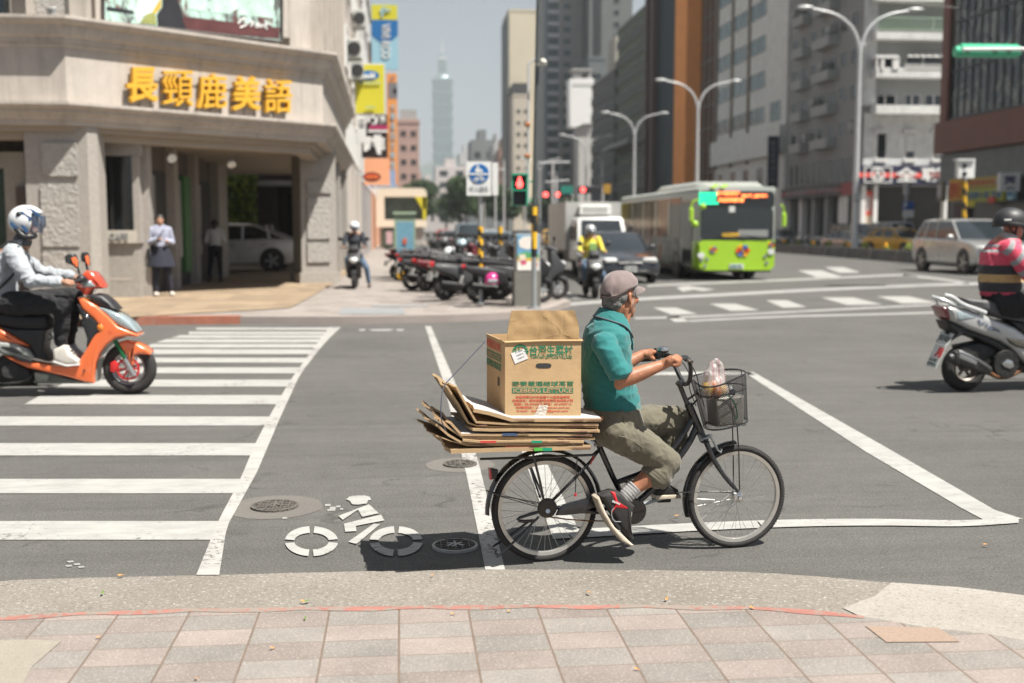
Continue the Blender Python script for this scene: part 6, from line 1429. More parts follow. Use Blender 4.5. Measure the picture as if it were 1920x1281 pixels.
part('brim', m_, CAPM, cap_, 60)
m_ = MB()
for k_ in range(6):
    i = int(NR*k_/6)+3; m_.tube([rings[j][i % NR]+(rings[j][i % NR]-CAPC).normalized()*.001 for j in range(0, 12)], .0011, 5)
    j = 6; p = rings[j][(i+NR//12) % NR]; m_.sph(p+(p-CAPC).normalized()*.0005, .0032, 8, 6)
m_.sph(CAPC+Z*.083, (.007, .007, .004), 10, 6); part('seams', m_, mat('cap_seam', (.09, .07, .07), .9), cap_)
m_ = MB(); m_.tube([H(-.088, -.035, .002), H(-.1, 0, -.004), H(-.088, .035, .002), H(-.072, .055, .008)], .0055, 8, smooth=2); part('strap', m_, CAPM, cap_)
# ================================================================ two near scooters and riders
def wheel2(root, c, ax, r, w, up, fr, spokes=5, rim=CHR, name='wheel'):
    m_ = MB(); m_.torus(c, ax, r-w*.5, w*.5, 56, 12, w*.55); w_ = part(name, m_, RUB, root)
    m_ = MB(); ri = r-w*.95; m_.lathe([(ri, -w*.42), (ri+.006, -w*.45), (ri+.006, w*.45), (ri, w*.42), (ri-.014, w*.3), (ri-.016, 0), (ri-.014, -w*.3)], c, ax, 48, closed=True); m_.cyl(c-ax*.05, c+ax*.05, .035, .035, 16)
    for i in range(spokes):
        a = 2*PI*i/spokes+.3; d = fr*math.cos(a)+up*math.sin(a); tt = -fr*math.sin(a)+up*math.cos(a); L_ = ri-.02
        m_.box(c+d*(L_/2+.01), (L_, .022, .03), Matrix((d, tt, ax)).transposed(), bev=.004)
    part('rim', m_, rim, w_); return w_
def zoomer(pl, x0, y0, k): return lambda pts, off=0.0: [pl(x0+a*k, y0+b*k, off) for a, b in pts]
ORG = mat('orange_paint', (.78, .16, .045), .22, 0, .04, 4, coat=1.0); ORR = mat('red_orange_paint', (.62, .07, .03), .22, 0, .04, 4, coat=1.0)
SIL = mat('silver_paint', (.5, .5, .49), .28, .35, .04, 6, coat=.8); SEATM = mat('seat_vinyl', (.016, .016, .018), .68, 0, .2, 20, .3, 120); ENG = mat('engine_black', (.025, .025, .024), .5, .3, .4, 20, .5, 30)
GMP = mat('grey_plastic', (.28, .29, .27), .5, 0, .15, 12); LENS = mat('clear_lens', (.35, .42, .44), .08, .2, .15, 20, coat=1); AMB = mat('amber_lens', (.75, .22, .03), .2, 0, .05, 20, coat=.5); GRF = mat('green_fork', (.015, .14, .05), .3, .4, .1, 20); RDC = mat('red_caliper', (.6, .03, .03), .4, .2, .1, 20)
# ---------------- orange scooter
OR = Plane(G(243, 739), (1, .0)); o6 = zoomer(OR, 0, 370, .30447); P6 = lambda a, b, off=0.0: OR(a*.30447, 370+b*.30447, off)
t = thing('motor_scooter', 'orange sport scooter with red brake parts crossing on the zebra stripes', 'scooter', G(150, 740))
N_ = OR.n
def pil(zf, pts, off, half, inset, mt, nm, par, st=4, lab=None): m_ = MB(); m_.pillow(zf(pts, off), N_, half, inset, st); return part(nm, m_, mt, par, 40, lab)
wc = P6(800, 1060); r_ = (P6(800, 900)-P6(800, 1222)).length/2; wc.z = r_
wheel2(t, wc, N_, r_, .11, Z, V((1, 0, 0)), 6, STEEL)
m_ = MB(); m_.lathe([(.088, -.003), (.11, -.003), (.11, .0), (.088, .0)], wc-N_*.068, N_, 36, closed=True)
for i in range(6): a = i*PI/3; d = V((math.cos(a), 0, math.sin(a))); m_.box(wc-N_*.068+d*.05, (.09, .02, .006), Matrix((d, V((-math.sin(a), 0, math.cos(a))), N_)).transposed())
part('brake_disc', m_, RDC, t)
m_ = MB(); m_.pillow(o6([(682, 1020), (705, 1005), (732, 1025), (728, 1060), (705, 1080), (682, 1070)], -.07), N_, .025, .008, 2); part('brake_caliper', m_, RDC, t)
m_ = MB(); m_.tube([P6(705, 880, -.08), P6(735, 930, -.085), P6(772, 1000, -.085)], .021, 12); fk_ = part('fork', m_, GRF, t); m_ = MB(); m_.tube([P6(768, 995, -.085), P6(830, 1100, -.085)], .024, 12).tube([P6(768, 995, .085), P6(830, 1100, .085)], .024, 12).tube([P6(690, 850, 0), P6(720, 900, -.08)], .02, 8).cyl(wc-N_*.1, wc+N_*.1, .012, .012, 8); part('fork_leg', m_, STEEL, fk_)
pil(o6, [(742, 888), (790, 876), (850, 892), (905, 920), (940, 948), (936, 966), (868, 962), (838, 968), (832, 1034), (805, 1015), (795, 975), (770, 940), (748, 910)], 0, .1, .03, ORG, 'front_fender', t)
pil(o6, [(600, 1060), (585, 1000), (592, 960), (625, 920), (665, 880), (720, 855), (770, 862), (720, 880), (660, 930), (625, 980), (612, 1050), (606, 1130)], 0, .1, .02, GMP, 'inner_fender', t)
pil(o6, [(500, 612), (540, 618), (620, 664), (690, 730), (750, 790), (870, 836), (868, 850), (800, 848), (735, 858), (680, 900), (640, 950), (615, 1010), (606, 1070), (603, 1133), (545, 1125), (430, 1090), (300, 1062), (200, 1040), (110, 1000), (48, 962), (100, 972), (200, 1000), (300, 1016), (420, 1032), (510, 1022), (525, 975), (560, 920), (600, 850), (650, 800), (600, 740), (530, 680)], 0, .155, .022, ORG, 'front_shield', t)
pil(o6, [(498, 640), (560, 705), (620, 755), (652, 800), (600, 860), (556, 918), (560, 860), (540, 800), (515, 770), (530, 740), (505, 690)], 0, .15, .02, BLK, 'inner_shield', t)
pil(o6, [(545, 604), (600, 592), (650, 600), (700, 640), (745, 690), (700, 690), (620, 662)], 0, .13, .04, BLK, 'nose_cover', t)
pil(o6, [(622, 668), (700, 688), (770, 725), (830, 775), (862, 826), (800, 808), (745, 782), (700, 750), (660, 710)], 0, .135, .03, LENS, 'headlight', t)
pil(o6, [(505, 490), (545, 450), (590, 458), (625, 500), (657, 552), (640, 560), (590, 562), (560, 600), (535, 600), (512, 570), (485, 560), (480, 535)], 0, .12, .04, ORR, 'handlebar_cowl', t)
pil(o6, [(520, 505), (560, 498), (590, 515), (618, 548), (560, 556), (500, 552), (530, 535)], 0, .128, .03, LENS, 'indicator', t)
m_ = MB(); m_.sph(P6(620, 803, -.145), (.035, .02, .035), 14, 10); part('indicator', m_, AMB, t)
m_ = MB(); m_.tube([P6(520, 500, -.2), P6(460, 520, -.32), P6(400, 530, -.4)], .016, 10); m_.sph(P6(500, 505, -.2), .045); m_.tube([P6(520, 500, .2), P6(470, 495, .36)], .016, 10).tube([P6(530, 510, -.2), P6(530, 510, .2)], .02, 8).tube([P6(540, 520, -.25), P6(490, 540, -.34), P6(440, 545, -.38)], .007, 6); part('handlebar', m_, BLK, t)
for a, b, off, in (((440, 385), (490, 475), -.28), ((525, 375), (540, 450), .3)):
    w_ = 1 if off < 0 else .62
    m_ = MB(); m_.tube([P6(b[0], b[1], off), P6(b[0]-10, b[1]-40, off), P6(a[0]+22*w_, a[1]+40, off)], .011, 8); mr = part('mirror', m_, BLK, t)
    x, y = a; m_ = MB(); m_.pillow(o6([(x-32*w_, y-20), (x-15*w_, y-38), (x+15*w_, y-36), (x+32*w_, y-8), (x+36*w_, y+45), (x+10*w_, y+30), (x-28*w_, y+18)], off), (N_*1+V((.5, 0, 0))).normalized(), .028, .015, 3); part('mirror_shell', m_, BLK, mr)
    m_ = MB(); m_.pillow(o6([(x+2*w_, y-12), (x+22*w_, y-18), (x+35*w_, y+8), (x+34*w_, y+44), (x+14*w_, y+24)], off-.022), (N_*1+V((.5, 0, 0))).normalized(), .014, .008, 2); part('mirror_trim', m_, ORG, mr)
pil(o6, [(-420, 700), (-200, 690), (20, 702), (150, 722), (270, 722), (300, 720), (325, 745), (328, 800), (270, 808), (110, 800), (0, 775), (-200, 745), (-420, 740)], 0, .15, .04, SEATM, 'seat', t)
pil(o6, [(20, 782), (110, 802), (325, 806), (300, 830), (296, 870), (288, 930), (330, 1004), (300, 1000), (250, 985), (215, 912), (90, 838)], 0, .14, .03, BLK, 'under_seat_panel', t)
pil(o6, [(-420, 740), (-200, 748), (0, 774), (90, 832), (222, 910), (110, 892), (0, 874), (-200, 850), (-420, 800)], 0, .165, .04, ORG, 'side_panel', t)
pil(o6, [(-350, 860), (-100, 868), (10, 876), (130, 890), (200, 925), (250, 985), (200, 978), (130, 968), (60, 962), (-60, 900), (-350, 880)], 0, .17, .03, GMP, 'lower_side_panel', t); pil(o6, [(40, 908), (130, 912), (170, 940), (180, 958), (110, 946)], -.012, .165, .01, BLK, 'vent', t)
pil(o6, [(90, 970), (130, 978), (200, 1000), (198, 1020), (130, 1008), (88, 984)], -.16, .02, .008, BLK, 'badge', t)
pil(o6, [(235, 1060), (330, 1066), (450, 1096), (600, 1134), (560, 1137), (240, 1136)], 0, .14, .02, mat('floor_underside', (.07, .075, .065), .6, 0, .3, 20), 'underbody', t)
pil(o6, [(-320, 1080), (-100, 1040), (40, 960), (120, 1000), (200, 1050), (225, 1100), (200, 1140), (60, 1150), (-60, 1150), (-320, 1160)], 0, .1, .05, ENG, 'engine', t)
m_ = MB(); m_.cyl(P6(60, 1070, -.12), P6(60, 1070, -.09), .07, .08, 20).tube([P6(-60, 1140, -.1), P6(100, 1150, -.11), P6(190, 1110, -.1), P6(235, 1060, -.05)], .018, 8, smooth=1).tube([P6(-200, 1150, .0), P6(230, 1150, 0)], .02, 8); part('exhaust_pipe', m_, ENG, t)
wr = OR(-78, 0, 0); wr = V((OR(-85, 690).x, wc.y, r_)); wheel2(t, wr, N_, r_, .12, Z, V((1, 0, 0)), 5, GREY)
m_ = MB(); m_.tube([P6(300, 840, -.05), P6(322, 850, -.08), P6(320, 875, -.08), P6(298, 878, -.06)], .006, 6, smooth=1); part('hook', m_, BLK, t)
m_ = MB(); textfit(m_, 'RACING', [P6(665, 838, -.156), P6(720, 845, -.15), P6(716, 830, -.15), P6(668, 826, -.156)], .002, .01); part('lettering', m_, ORR, t)
m_ = MB(); m_.tube([P6(510, 680, -.12), P6(540, 700, -.14), P6(545, 740, -.14), P6(525, 760, -.13)], .006, 6).sph(P6(535, 735, -.14), .02, 8, 6); part('keys', m_, CHR, t)
for x, y in ((790, 965), (812, 1000), (518, 1068)): part('bolt', MB().cyl(P6(x, y, -.17 if x < 600 else -.105), P6(x, y, -.14 if x < 600 else -.09), .01, .01, 8), BLK, t)
# ---------------- its rider
def rider_body(P, mt, vox, joints, head=None):
    b = MB()
    for pts, rs in joints: b.chain(pts, rs)
    if head: head(b)
    return b
Q = P6
b = MB(); hc = Q(160, 190, 0)
b.sph(hc+Z*.03, (.09, .072, .1), 18, 12); b.sph(hc+V((.045, 0, -.05)), (.05, .05, .06), 14, 10); b.cap(hc+V((.085, 0, -.0)), hc+V((.1, 0, -.025)), .01, .014); b.chain([hc+V((-.01, 0, -.05)), Q(150, 290)], [.055, .062])
b.chain([Q(90, 320), Q(30, 430), Q(-10, 560), Q(10, 680)], [.1, .14, .12, .12])
eln, wrn = Q(190, 520, -.3), Q(385, 520, -.36); elf, wrf = Q(260, 460, .32), Q(465, 488, .34)
b.chain([Q(85, 330, -.13), Q(90, 345, -.17), eln, wrn], [.06, .055, .04, .028]); b.chain([Q(100, 330, .13), Q(110, 345, .17), elf, wrf], [.06, .055, .04, .028])
def fist(b, p, ax, fw=V((1, 0, 0)), s=1.0):
    b.sph(p-fw*.02, (.042*s, .045*s, .034*s), 12, 8)
    for i in range(4):
        q = p+ax*((i-1.5)*.021*s); b.chain([q-fw*.01+Z*.018, q+fw*.028*s+Z*.012, q+fw*.036*s-Z*.016, q+fw*.014*s-Z*.03], [.0125, .0105, .0095, .0085], 8)
    b.chain([p-ax*.04-fw*.02, p-ax*.045+fw*.012-Z*.01], [.014, .011], 8)
fist(b, Q(425, 526, -.37), N_, s=1.05); fist(b, Q(478, 495, .35), N_, s=1.05)
hn, kn, an = Q(70, 655, -.11), Q(385, 660, -.15), Q(372, 900, -.15); hf, kf, af = Q(70, 655, .11), Q(455, 610, .15), Q(425, 890, .14)
b.chain([hn, kn, an], [.085, .06, .04]); b.chain([hf, kf, af], [.085, .06, .04]); b.cap(an, Q(400, 965, -.15), .035, .03); b.cap(af, Q(450, 955, .14), .035, .03)
m1 = remesh('person', b, .007, SKINL, None, 3)
c0 = Q(70, 700, 0); m1.data.transform(Matrix.Translation(-c0)); m1.location = c0; WM[m1.name] = Matrix.Translation(c0)
tag(m1, 'rider in grey shirt, black trousers and white and blue helmet on the orange scooter', 'person')
SHG = m_cloth('grey_shirt', (.36, .385, .41), 40, 500, .85, .86, .7)
b = MB(); b.eloft([(Q(5, 700), V((.17, 0, .02)), N_*.15), (Q(-5, 640), V((.16, 0, .03)), N_*.165), (Q(0, 560), V((.15, 0, .05)), N_*.17), (Q(22, 460), V((.15, 0, .06)), N_*.19), (Q(55, 370), V((.14, 0, .06)), N_*.2), (Q(100, 300), V((.1, 0, .05)), N_*.14), (Q(128, 262), V((.065, 0, .03)), N_*.07)], 28)
b.chain([Q(80, 345, -.15), Q(100, 380, -.2), eln, eln.lerp(wrn, .85)], [.09, .085, .062, .05], 18); b.chain([Q(95, 345, .15), Q(120, 380, .2), elf, elf.lerp(wrf, .85)], [.085, .08, .06, .048], 18)
s1 = remesh('shirt', b, .008, SHG, m1, 3, [(7, .012, (1, 1, 1.6)), (18, .005, (1, 1, 1))])
m_ = MB(); m_.torus(eln.lerp(wrn, .9), wrn-eln, .043, .009, 24, 8, .02); part('cuff', m_, SHG, s1)
m_ = MB(); q_ = Q(140, 268); m_.lathe([(.075, -.03), (.085, -.02), (.082, .025), (.072, .03)], q_, V((.45, 0, 1)), 24, closed=True); part('collar', m_, mat('collar_inside', (.09, .1, .11), .9), s1)
b = MB(); b.eloft([(Q(0, 700), V((.175, 0, 0)), N_*.165), (Q(20, 640), V((.15, 0, 0)), N_*.16)], 20); b.chain([hn, hn.lerp(kn, .5)+Z*.01, kn, kn.lerp(an, .5), an+Z*.02], [.115, .105, .084, .07, .058], 18); b.chain([hf, hf.lerp(kf, .5), kf, kf.lerp(af, .5), af+Z*.02], [.115, .1, .082, .068, .056], 18)
remesh('trousers', b, .009, BLKC, m1, 3, [(9, .010, (1, 1, 1.2)), (22, .004, (1, 1, 1))])
SHW = mat('sneaker_white', (.62, .58, .52), .7, 0, .12, 30, .3, 80)
for pts, off, mt, nm in (([(330, 940), (345, 925), (395, 905), (420, 915), (440, 960), (490, 1000), (488, 1022), (420, 1030), (360, 1012), (335, 1000)], -.15, SHW, 'shoe'), ([(425, 905), (460, 900), (480, 930), (520, 965), (522, 990), (480, 998), (440, 985)], .14, GREY, 'shoe')):
    m_ = MB(); m_.pillow(o6(pts, off), N_, .05, .03, 4); o = part(nm, m_, mt, m1, 50)
    m_ = MB()
    for i in range(4): m_.tube([Q(418+i*14, 925+i*16, off-.035), Q(425+i*14, 920+i*16, off), Q(418+i*14, 925+i*16, off+.035)], .005, 5)
    part('laces', m_, mt if off > 0 else WHT, o)
m_ = MB(); m_.pillow(o6([(336, 1004), (420, 1030), (490, 1022), (492, 1032), (420, 1040), (338, 1014)], -.15), N_, .053, .006, 2); part('sole', m_, WHT, m1)
# helmet
HW = mat('helmet_white', (.72, .73, .74), .2, 0, .03, 8, coat=1); HB = mat('helmet_blue', (.03, .09, .2), .18, 0, .1, 8, coat=1); VIS = mat('visor_tint', (.05, .08, .14), .06, 0, .1, 3, alpha=.62, coat=1)
hh = Q(164, 152, 0); m_ = MB(); rings = []
for j in range(15):
    th_ = PI*(j/14)*.8; q = []
    for i in range(36):
        a = 2*PI*i/36; r0 = math.sin(th_); fx = math.cos(a); q.append(hh+V(((.158 if fx > 0 else .15)*r0*fx-.004*(th_ > 1.8), 0, .128*math.cos(th_)+.015))+N_*(.125*r0*math.sin(a)))
    rings.append(q)
fs = []; vs = [p for r in rings for p in r]
for j in range(14):
    for i in range(36):
        a = 2*PI*(i+.5)/36; front = math.cos(a) > .45 and j >= 6
        if not front: fs.append((j*36+i, j*36+(i+1) % 36, (j+1)*36+(i+1) % 36, (j+1)*36+i))
m_.add(vs, fs); hl = part('helmet', m_, HW, m1, 60); md = hl.modifiers.new('t', 'SOLIDIFY'); md.thickness = .018
for pts, off in (([(95, 110), (135, 85), (165, 108), (200, 128), (180, 150), (140, 118)], -.134), ([(65, 150), (105, 180), (118, 192), (80, 190), (62, 170)], -.128), ([(120, 150), (160, 190), (178, 215), (160, 222), (128, 180)], -.136), ([(150, 66), (195, 72), (240, 100), (265, 130), (230, 118), (190, 95)], -.1)):
    m_ = MB(); m_.prism(o6(pts, off), N_*.012); part('blue_graphic', m_, HB, hl)
m_ = MB(); rv = []
for j in range(6):
    z_ = .05-.032*j; 
    rv.append([hh+V(((.172-.006*j*(j > 3))*math.cos(a)+.003, 0, z_+.008))+N_*(.13*math.sin(a)) for a in [(-1.05+2.1*i/14) for i in range(15)]])
m_.add([p for r in rv for p in r], [(j*15+i, j*15+i+1, (j+1)*15+i+1, (j+1)*15+i) for j in range(5) for i in range(14)]); part('visor', m_, VIS, hl, 80)
m_ = MB(); m_.tube([Q(100, 190, -.1), Q(135, 238, -.11), Q(185, 245, -.1), Q(215, 235, -.04)], .03, 10, smooth=1).sph(Q(118, 105, -.12), .028); part('chin_guard', m_, BLK, hl)
m_ = MB(); m_.tube([Q(0, 315, -.2), Q(60, 268, -.17), Q(100, 275, -.16), Q(130, 300, -.15)], .014, 6, smooth=1).tube([Q(110, 300, -.19), Q(120, 400, -.2), Q(90, 470, -.2), Q(0, 560, -.19), Q(-60, 600, -.15)], .012, 6, smooth=1); part('bag_strap', m_, BLKC, m1)
solo('backpack', MB().box(Q(-70, 450, 0), (.22, .3, .42), bev=.05), BLKC, 'dark backpack on the back of the orange scooter rider', 'backpack')
# ---------------- silver scooter on the right
SV = Plane(G(1806, 733), (1, .06)); k7 = .29650; s7 = zoomer(SV, 1700, 380, k7); P7 = lambda a, b, off=0.0: SV(1700+a*k7, 380+b*k7, off)
t = thing('motor_scooter', 'silver scooter with chrome grab rail and white plate at the right edge', 'scooter', G(1806, 733)); N_ = SV.n; U7 = SV.u
r_ = (P7(360, 895)-P7(360, 1188)).length/2; wc = P7(362, 1040); wc.z = r_
wheel2(t, wc, N_, r_, .12, Z, U7, 5, mat('dull_rim', (.2, .18, .16), .5, .6, .2, 20))
pil(s7, [(205, 650), (235, 646), (330, 664), (450, 706), (560, 748), (640, 782), (720, 840), (800, 900), (900, 960), (1060, 1010), (1300, 1060), (1300, 1110), (1060, 1100), (900, 1085), (742, 1030), (700, 1000), (650, 955), (600, 905), (540, 868), (450, 835), (340, 795), (270, 760), (235, 742)], 0, .15, .05, SIL, 'body', t)
pil(s7, [(186, 655), (208, 650), (245, 672), (262, 745), (240, 745), (214, 718)], 0, .125, .03, mat('tail_red', (.22, .03, .04), .15, 0, .1, 20, coat=1), 'tail_light', t)
pil(s7, [(248, 670), (300, 678), (405, 720), (330, 742), (268, 748)], -.004, .152, .03, LENS, 'indicator', t)
pil(s7, [(215, 742), (270, 760), (340, 795), (450, 835), (545, 870), (610, 920), (590, 960), (500, 900), (400, 850), (300, 830), (250, 870), (290, 830), (240, 800)], 0, .12, .03, BLK, 'rear_fender', t)
pil(s7, [(300, 900), (450, 870), (600, 920), (740, 1040), (900, 1090), (900, 1130), (700, 1060), (600, 1110), (460, 1080), (330, 1040)], .01, .09, .05, ENG, 'engine', t)
pil(s7, [(575, 845), (720, 870), (760, 900), (760, 935), (640, 905), (600, 880)], -.02, .145, .02, mat('vent_dark', (.08, .075, .06), .5, 0, .3, 30), 'side_vent', t)
m_ = MB(); m_.lathe([(0, -.02), (.13, -.02), (.14, 0), (.12, .05), (0, .05)], P7(625, 1020, -.13), N_, 28); part('fan_cover', m_, ENG, t); m_ = MB(); m_.pillow(s7([(600, 1020), (635, 990), (665, 1000), (680, 1035), (655, 1052), (620, 1040)], -.155), N_, .006, .003, 2); part('chrome_plate', m_, CHR, t)
m_ = MB(); m_.pillow(s7([(285, 940), (322, 926), (400, 958), (470, 1000), (528, 1040), (532, 1075), (505, 1090), (420, 1062), (330, 1022), (312, 1030), (285, 1010)], -.165), (N_-Z*.2).normalized(), .055, .04, 5); mf = part('muffler', m_, mat('muffler_grey', (.09, .09, .09), .4, .6, .3, 20), t)
m_ = MB(); m_.pillow(s7([(320, 930), (400, 962), (450, 995), (440, 1030), (330, 985)], -.212), (N_-Z*.2).normalized(), .012, .01, 3); part('heat_shield', m_, STEEL, mf); m_ = MB(); m_.cyl(P7(300, 975, -.165), P7(268, 985, -.165), .042, .05, 16); part('muffler_end', m_, BLK, mf)
m_ = MB(); m_.tube([P7(520, 1075, -.15), P7(570, 1105, -.13), P7(650, 1100, -.1), P7(720, 1060, -.08)], .022, 10, smooth=1); part('exhaust_pipe', m_, RUST_, t)
GRB = mat('silver_rail', (.62, .63, .63), .25, .3, .04, 10, coat=.8)
for s_ in (-1, 1): 
    m_ = MB(); m_.tube([P7(164, 596, .03*s_), P7(200, 606, .08*s_), P7(260, 628, .12*s_), P7(330, 660, .13*s_)], .018, 10, smooth=2); m_.tube([P7(240, 588, .09*s_), P7(290, 598, .12*s_), P7(350, 645, .145*s_), P7(430, 672, .15*s_), P7(498, 698, .145*s_)], .024, 10, smooth=2); m_.tube([P7(180, 606, .05*s_), P7(200, 652, .05*s_)], .012, 6).tube([P7(468, 690, .14*s_), P7(468, 718, .13*s_)], .016, 6); part('grab_rail', m_, GRB, t)
m_ = MB(); m_.tube([P7(164, 596, -.03), P7(162, 594, .03)], .018, 8); part('rail_end', m_, GRB, t)
pil(s7, [(295, 594), (340, 598), (480, 612), (560, 640), (600, 690), (700, 720), (900, 730), (1080, 740), (1090, 790), (900, 800), (640, 745), (520, 715), (430, 672), (360, 640)], 0, .14, .04, mat('seat_grey', (.1, .1, .105), .45, 0, .15, 15, .3, 120), 'seat', t)
pil(s7, [(600, 740), (900, 800), (1090, 790), (1060, 860), (1000, 960), (800, 900), (700, 830)], 0, .14, .03, BLK, 'under_seat_panel', t)
pil(s7, [(1000, 1060), (1300, 1060), (1420, 1000), (1480, 760), (1440, 600), (1500, 600), (1560, 780), (1500, 1050), (1400, 1130), (1000, 1120)], 0, .15, .04, SIL, 'front_shield', t)
m_ = MB(); m_.tube([P7(1430, 610, -.34), P7(1480, 590, -.1), P7(1480, 590, .1), P7(1430, 600, .34)], .018, 8); part('handlebar', m_, BLK, t)
wf_ = SV.at(SV.st(wc)[0]+1.27, r_, 0); wheel2(t, wf_, N_, r_, .11, Z, U7, 5, STEEL); m_ = MB(); m_.tube([wf_-N_*.08, P7(1470, 700, -.05)], .022, 8).tube([wf_+N_*.08, P7(1470, 700, .05)], .022, 8); part('fork', m_, STEEL, t)
# lettering as brush marks and plates facing back
m_ = MB(); textfit(m_, 'Viga', [P7(425, 762, -.156), P7(600, 832, -.158), P7(590, 800, -.158), P7(450, 735, -.156)], .002, .02); part('lettering', m_, mat('badge_blue', (.12, .15, .22), .4), t)
pd = (P7(305, 830, -.1)-P7(235, 815, .1)); 
def plate(q, mt, nm): c_ = [P7(*p) for p in q]; nn = (c_[1]-c_[0]).cross(c_[3]-c_[0]).normalized(); m_ = MB(); m_.prism(c_, nn*.004); return part(nm, m_, mt, t), c_, nn
PW = mat('plate_white', (.62, .63, .6), .5, 0, .06, 20)
o, c_, nn = plate([(182, 885, .07), (255, 908, -.09), (306, 832, -.09), (222, 810, .07)], PW, 'licence_plate')
if nn.y > 0: nn = -nn
def pt_(c_, a, b): return c_[0].lerp(c_[1], a).lerp(c_[3].lerp(c_[2], a), b)+nn*.007
m_ = MB(); textfit(m_, 'J9Z·826', [pt_(c_, .06, .15), pt_(c_, .94, .15), pt_(c_, .94, .72), pt_(c_, .06, .72)], .001, .03); textfit(m_, '台灣省', [pt_(c_, .3, .78), pt_(c_, .7, .78), pt_(c_, .7, .95), pt_(c_, .3, .95)], .001, .02); part('plate_text', m_, mat('plate_ink', (.06, .09, .08), .6), o)
o, c_, nn = plate([(122, 1028, .07), (185, 1052, -.09), (253, 912, -.09), (184, 892, .07)], PW, 'sticker_plate')
if nn.y > 0: nn = -nn
m_ = MB(); textfit(m_, '月', [pt_(c_, .35, .45), pt_(c_, .95, .45), pt_(c_, .95, .9), pt_(c_, .35, .9)], .001, .05); part('red_character', m_, mat('plate_red', (.6, .02, .02), .5), o)
m_ = MB(); textfit(m_, '小心慢行', [pt_(c_, .08, .24), pt_(c_, .92, .24), pt_(c_, .92, .4), pt_(c_, .08, .4)], .001, .03); textfit(m_, '機車安全', [pt_(c_, .08, .05), pt_(c_, .92, .05), pt_(c_, .92, .2), pt_(c_, .08, .2)], .001, .04); part('sticker_text', m_, mat('plate_ink', (.06, .09, .08), .6), o)
m_ = MB(); m_.tube([P7(250, 830, 0), P7(300, 810, 0)], .03, 6); part('plate_bracket', m_, BLK, t)
# ---------------- its rider
Q = P7
b = MB(); hc = Q(670, 165, 0)
b.sph(hc+Z*.02, (.09, .075, .1), 18, 12); b.sph(hc+U7*.05-Z*.045, (.05, .05, .06), 14, 10); b.cap(hc+U7*.09, hc+U7*.105-Z*.025, .01, .014); b.chain([hc-Z*.05, Q(640, 240)], [.06, .068])
b.sph(Q(672, 165, -.075), (.02, .01, .03), 10, 8)
b.chain([Q(610, 270), Q(590, 400), Q(590, 520), Q(610, 600)], [.11, .15, .14, .15])
eln, wrn = Q(800, 470, -.32), Q(1050, 520, -.34); elf, wrf = Q(820, 440, .32), Q(1080, 500, .34)
b.chain([Q(640, 290, -.14), Q(670, 320, -.19), eln, wrn, Q(1120, 560, -.34)], [.07, .065, .045, .03, .03]); b.chain([Q(640, 290, .14), Q(670, 320, .19), elf, wrf, Q(1140, 560, .34)], [.07, .065, .045, .03, .03])
fist(b, Q(1425, 610, -.32), N_, U7); b.chain([wrn, Q(1400, 610, -.33)], [.03, .025]); fist(b, Q(1430, 600, .32), N_, U7); b.chain([wrf, Q(1400, 600, .33)], [.03, .025])
hn, kn, an = Q(640, 640, -.12), Q(1060, 640, -.17), Q(1080, 960, -.15); hf, kf, af = Q(640, 640, .12), Q(1080, 640, .17), Q(1100, 960, .15)
b.chain([hn, kn, an], [.09, .065, .045]); b.chain([hf, kf, af], [.09, .065, .045])
m2 = remesh('person', b, .008, m_skin('skin_flushed', (.52, .22, .15)), None, 3); c0 = Q(640, 700, 0); m2.data.transform(Matrix.Translation(-c0)); m2.location = c0; WM[m2.name] = Matrix.Translation(c0)
tag(m2, 'rider in pink, grey and black striped polo shirt and black helmet on the silver scooter', 'person')
n_ = NT('striped_polo', .85); sp = n_.t.nodes.new('ShaderNodeSeparateXYZ'); n_.l(n_.tc.outputs['Object'], sp.inputs[0]); z_bot = Q(560, 580).z-c0.z; z_top = Q(560, 190).z-c0.z
fz = nod(n_.t, 'ShaderNodeMapRange'); fz.inputs[1].default_value = z_bot; fz.inputs[2].default_value = z_top; n_.l(sp.outputs[2], fz.inputs[0])
pk_ = (.62, .07, .12); gk = (.27, .27, .28); bk_ = (.035, .035, .04); yb = (.5, .32, .14)
c = n_.ramp(fz.outputs[0], [(0, pk_), (.045, bk_), (.2, yb), (.33, bk_), (.48, pk_), (.68, gk), (.73, pk_), (.765, gk), (.81, pk_), (.86, (.62, .1, .14)), (.9, (.5, .48, .45))], 'CONSTANT')
n_.out(n_.mix(1.0, c, n_.ramp(n_.noise(30, 4), [(.3, .85), (.7, 1.1)]), 'MULTIPLY'), n_.noise(20, 5, .6), .5, .01); n_.b.inputs['Sheen Weight'].default_value = .2
b = MB(); b.eloft([(Q(605, 590), U7*.2, N_*.19), (Q(600, 560), U7*.205, N_*.195), (Q(592, 480), U7*.195-Z*.0, N_*.2), (Q(590, 400), U7*.19, N_*.21), (Q(600, 320), U7*.175, N_*.22), (Q(622, 255), U7*.13, N_*.17), (Q(640, 210), U7*.08, N_*.085)], 28)
s2 = remesh('polo_shirt', b, .009, n_.m, m2, 3, [(6, .010, (1, 1, 2.0)), (16, .004, (1, 1, 1))])
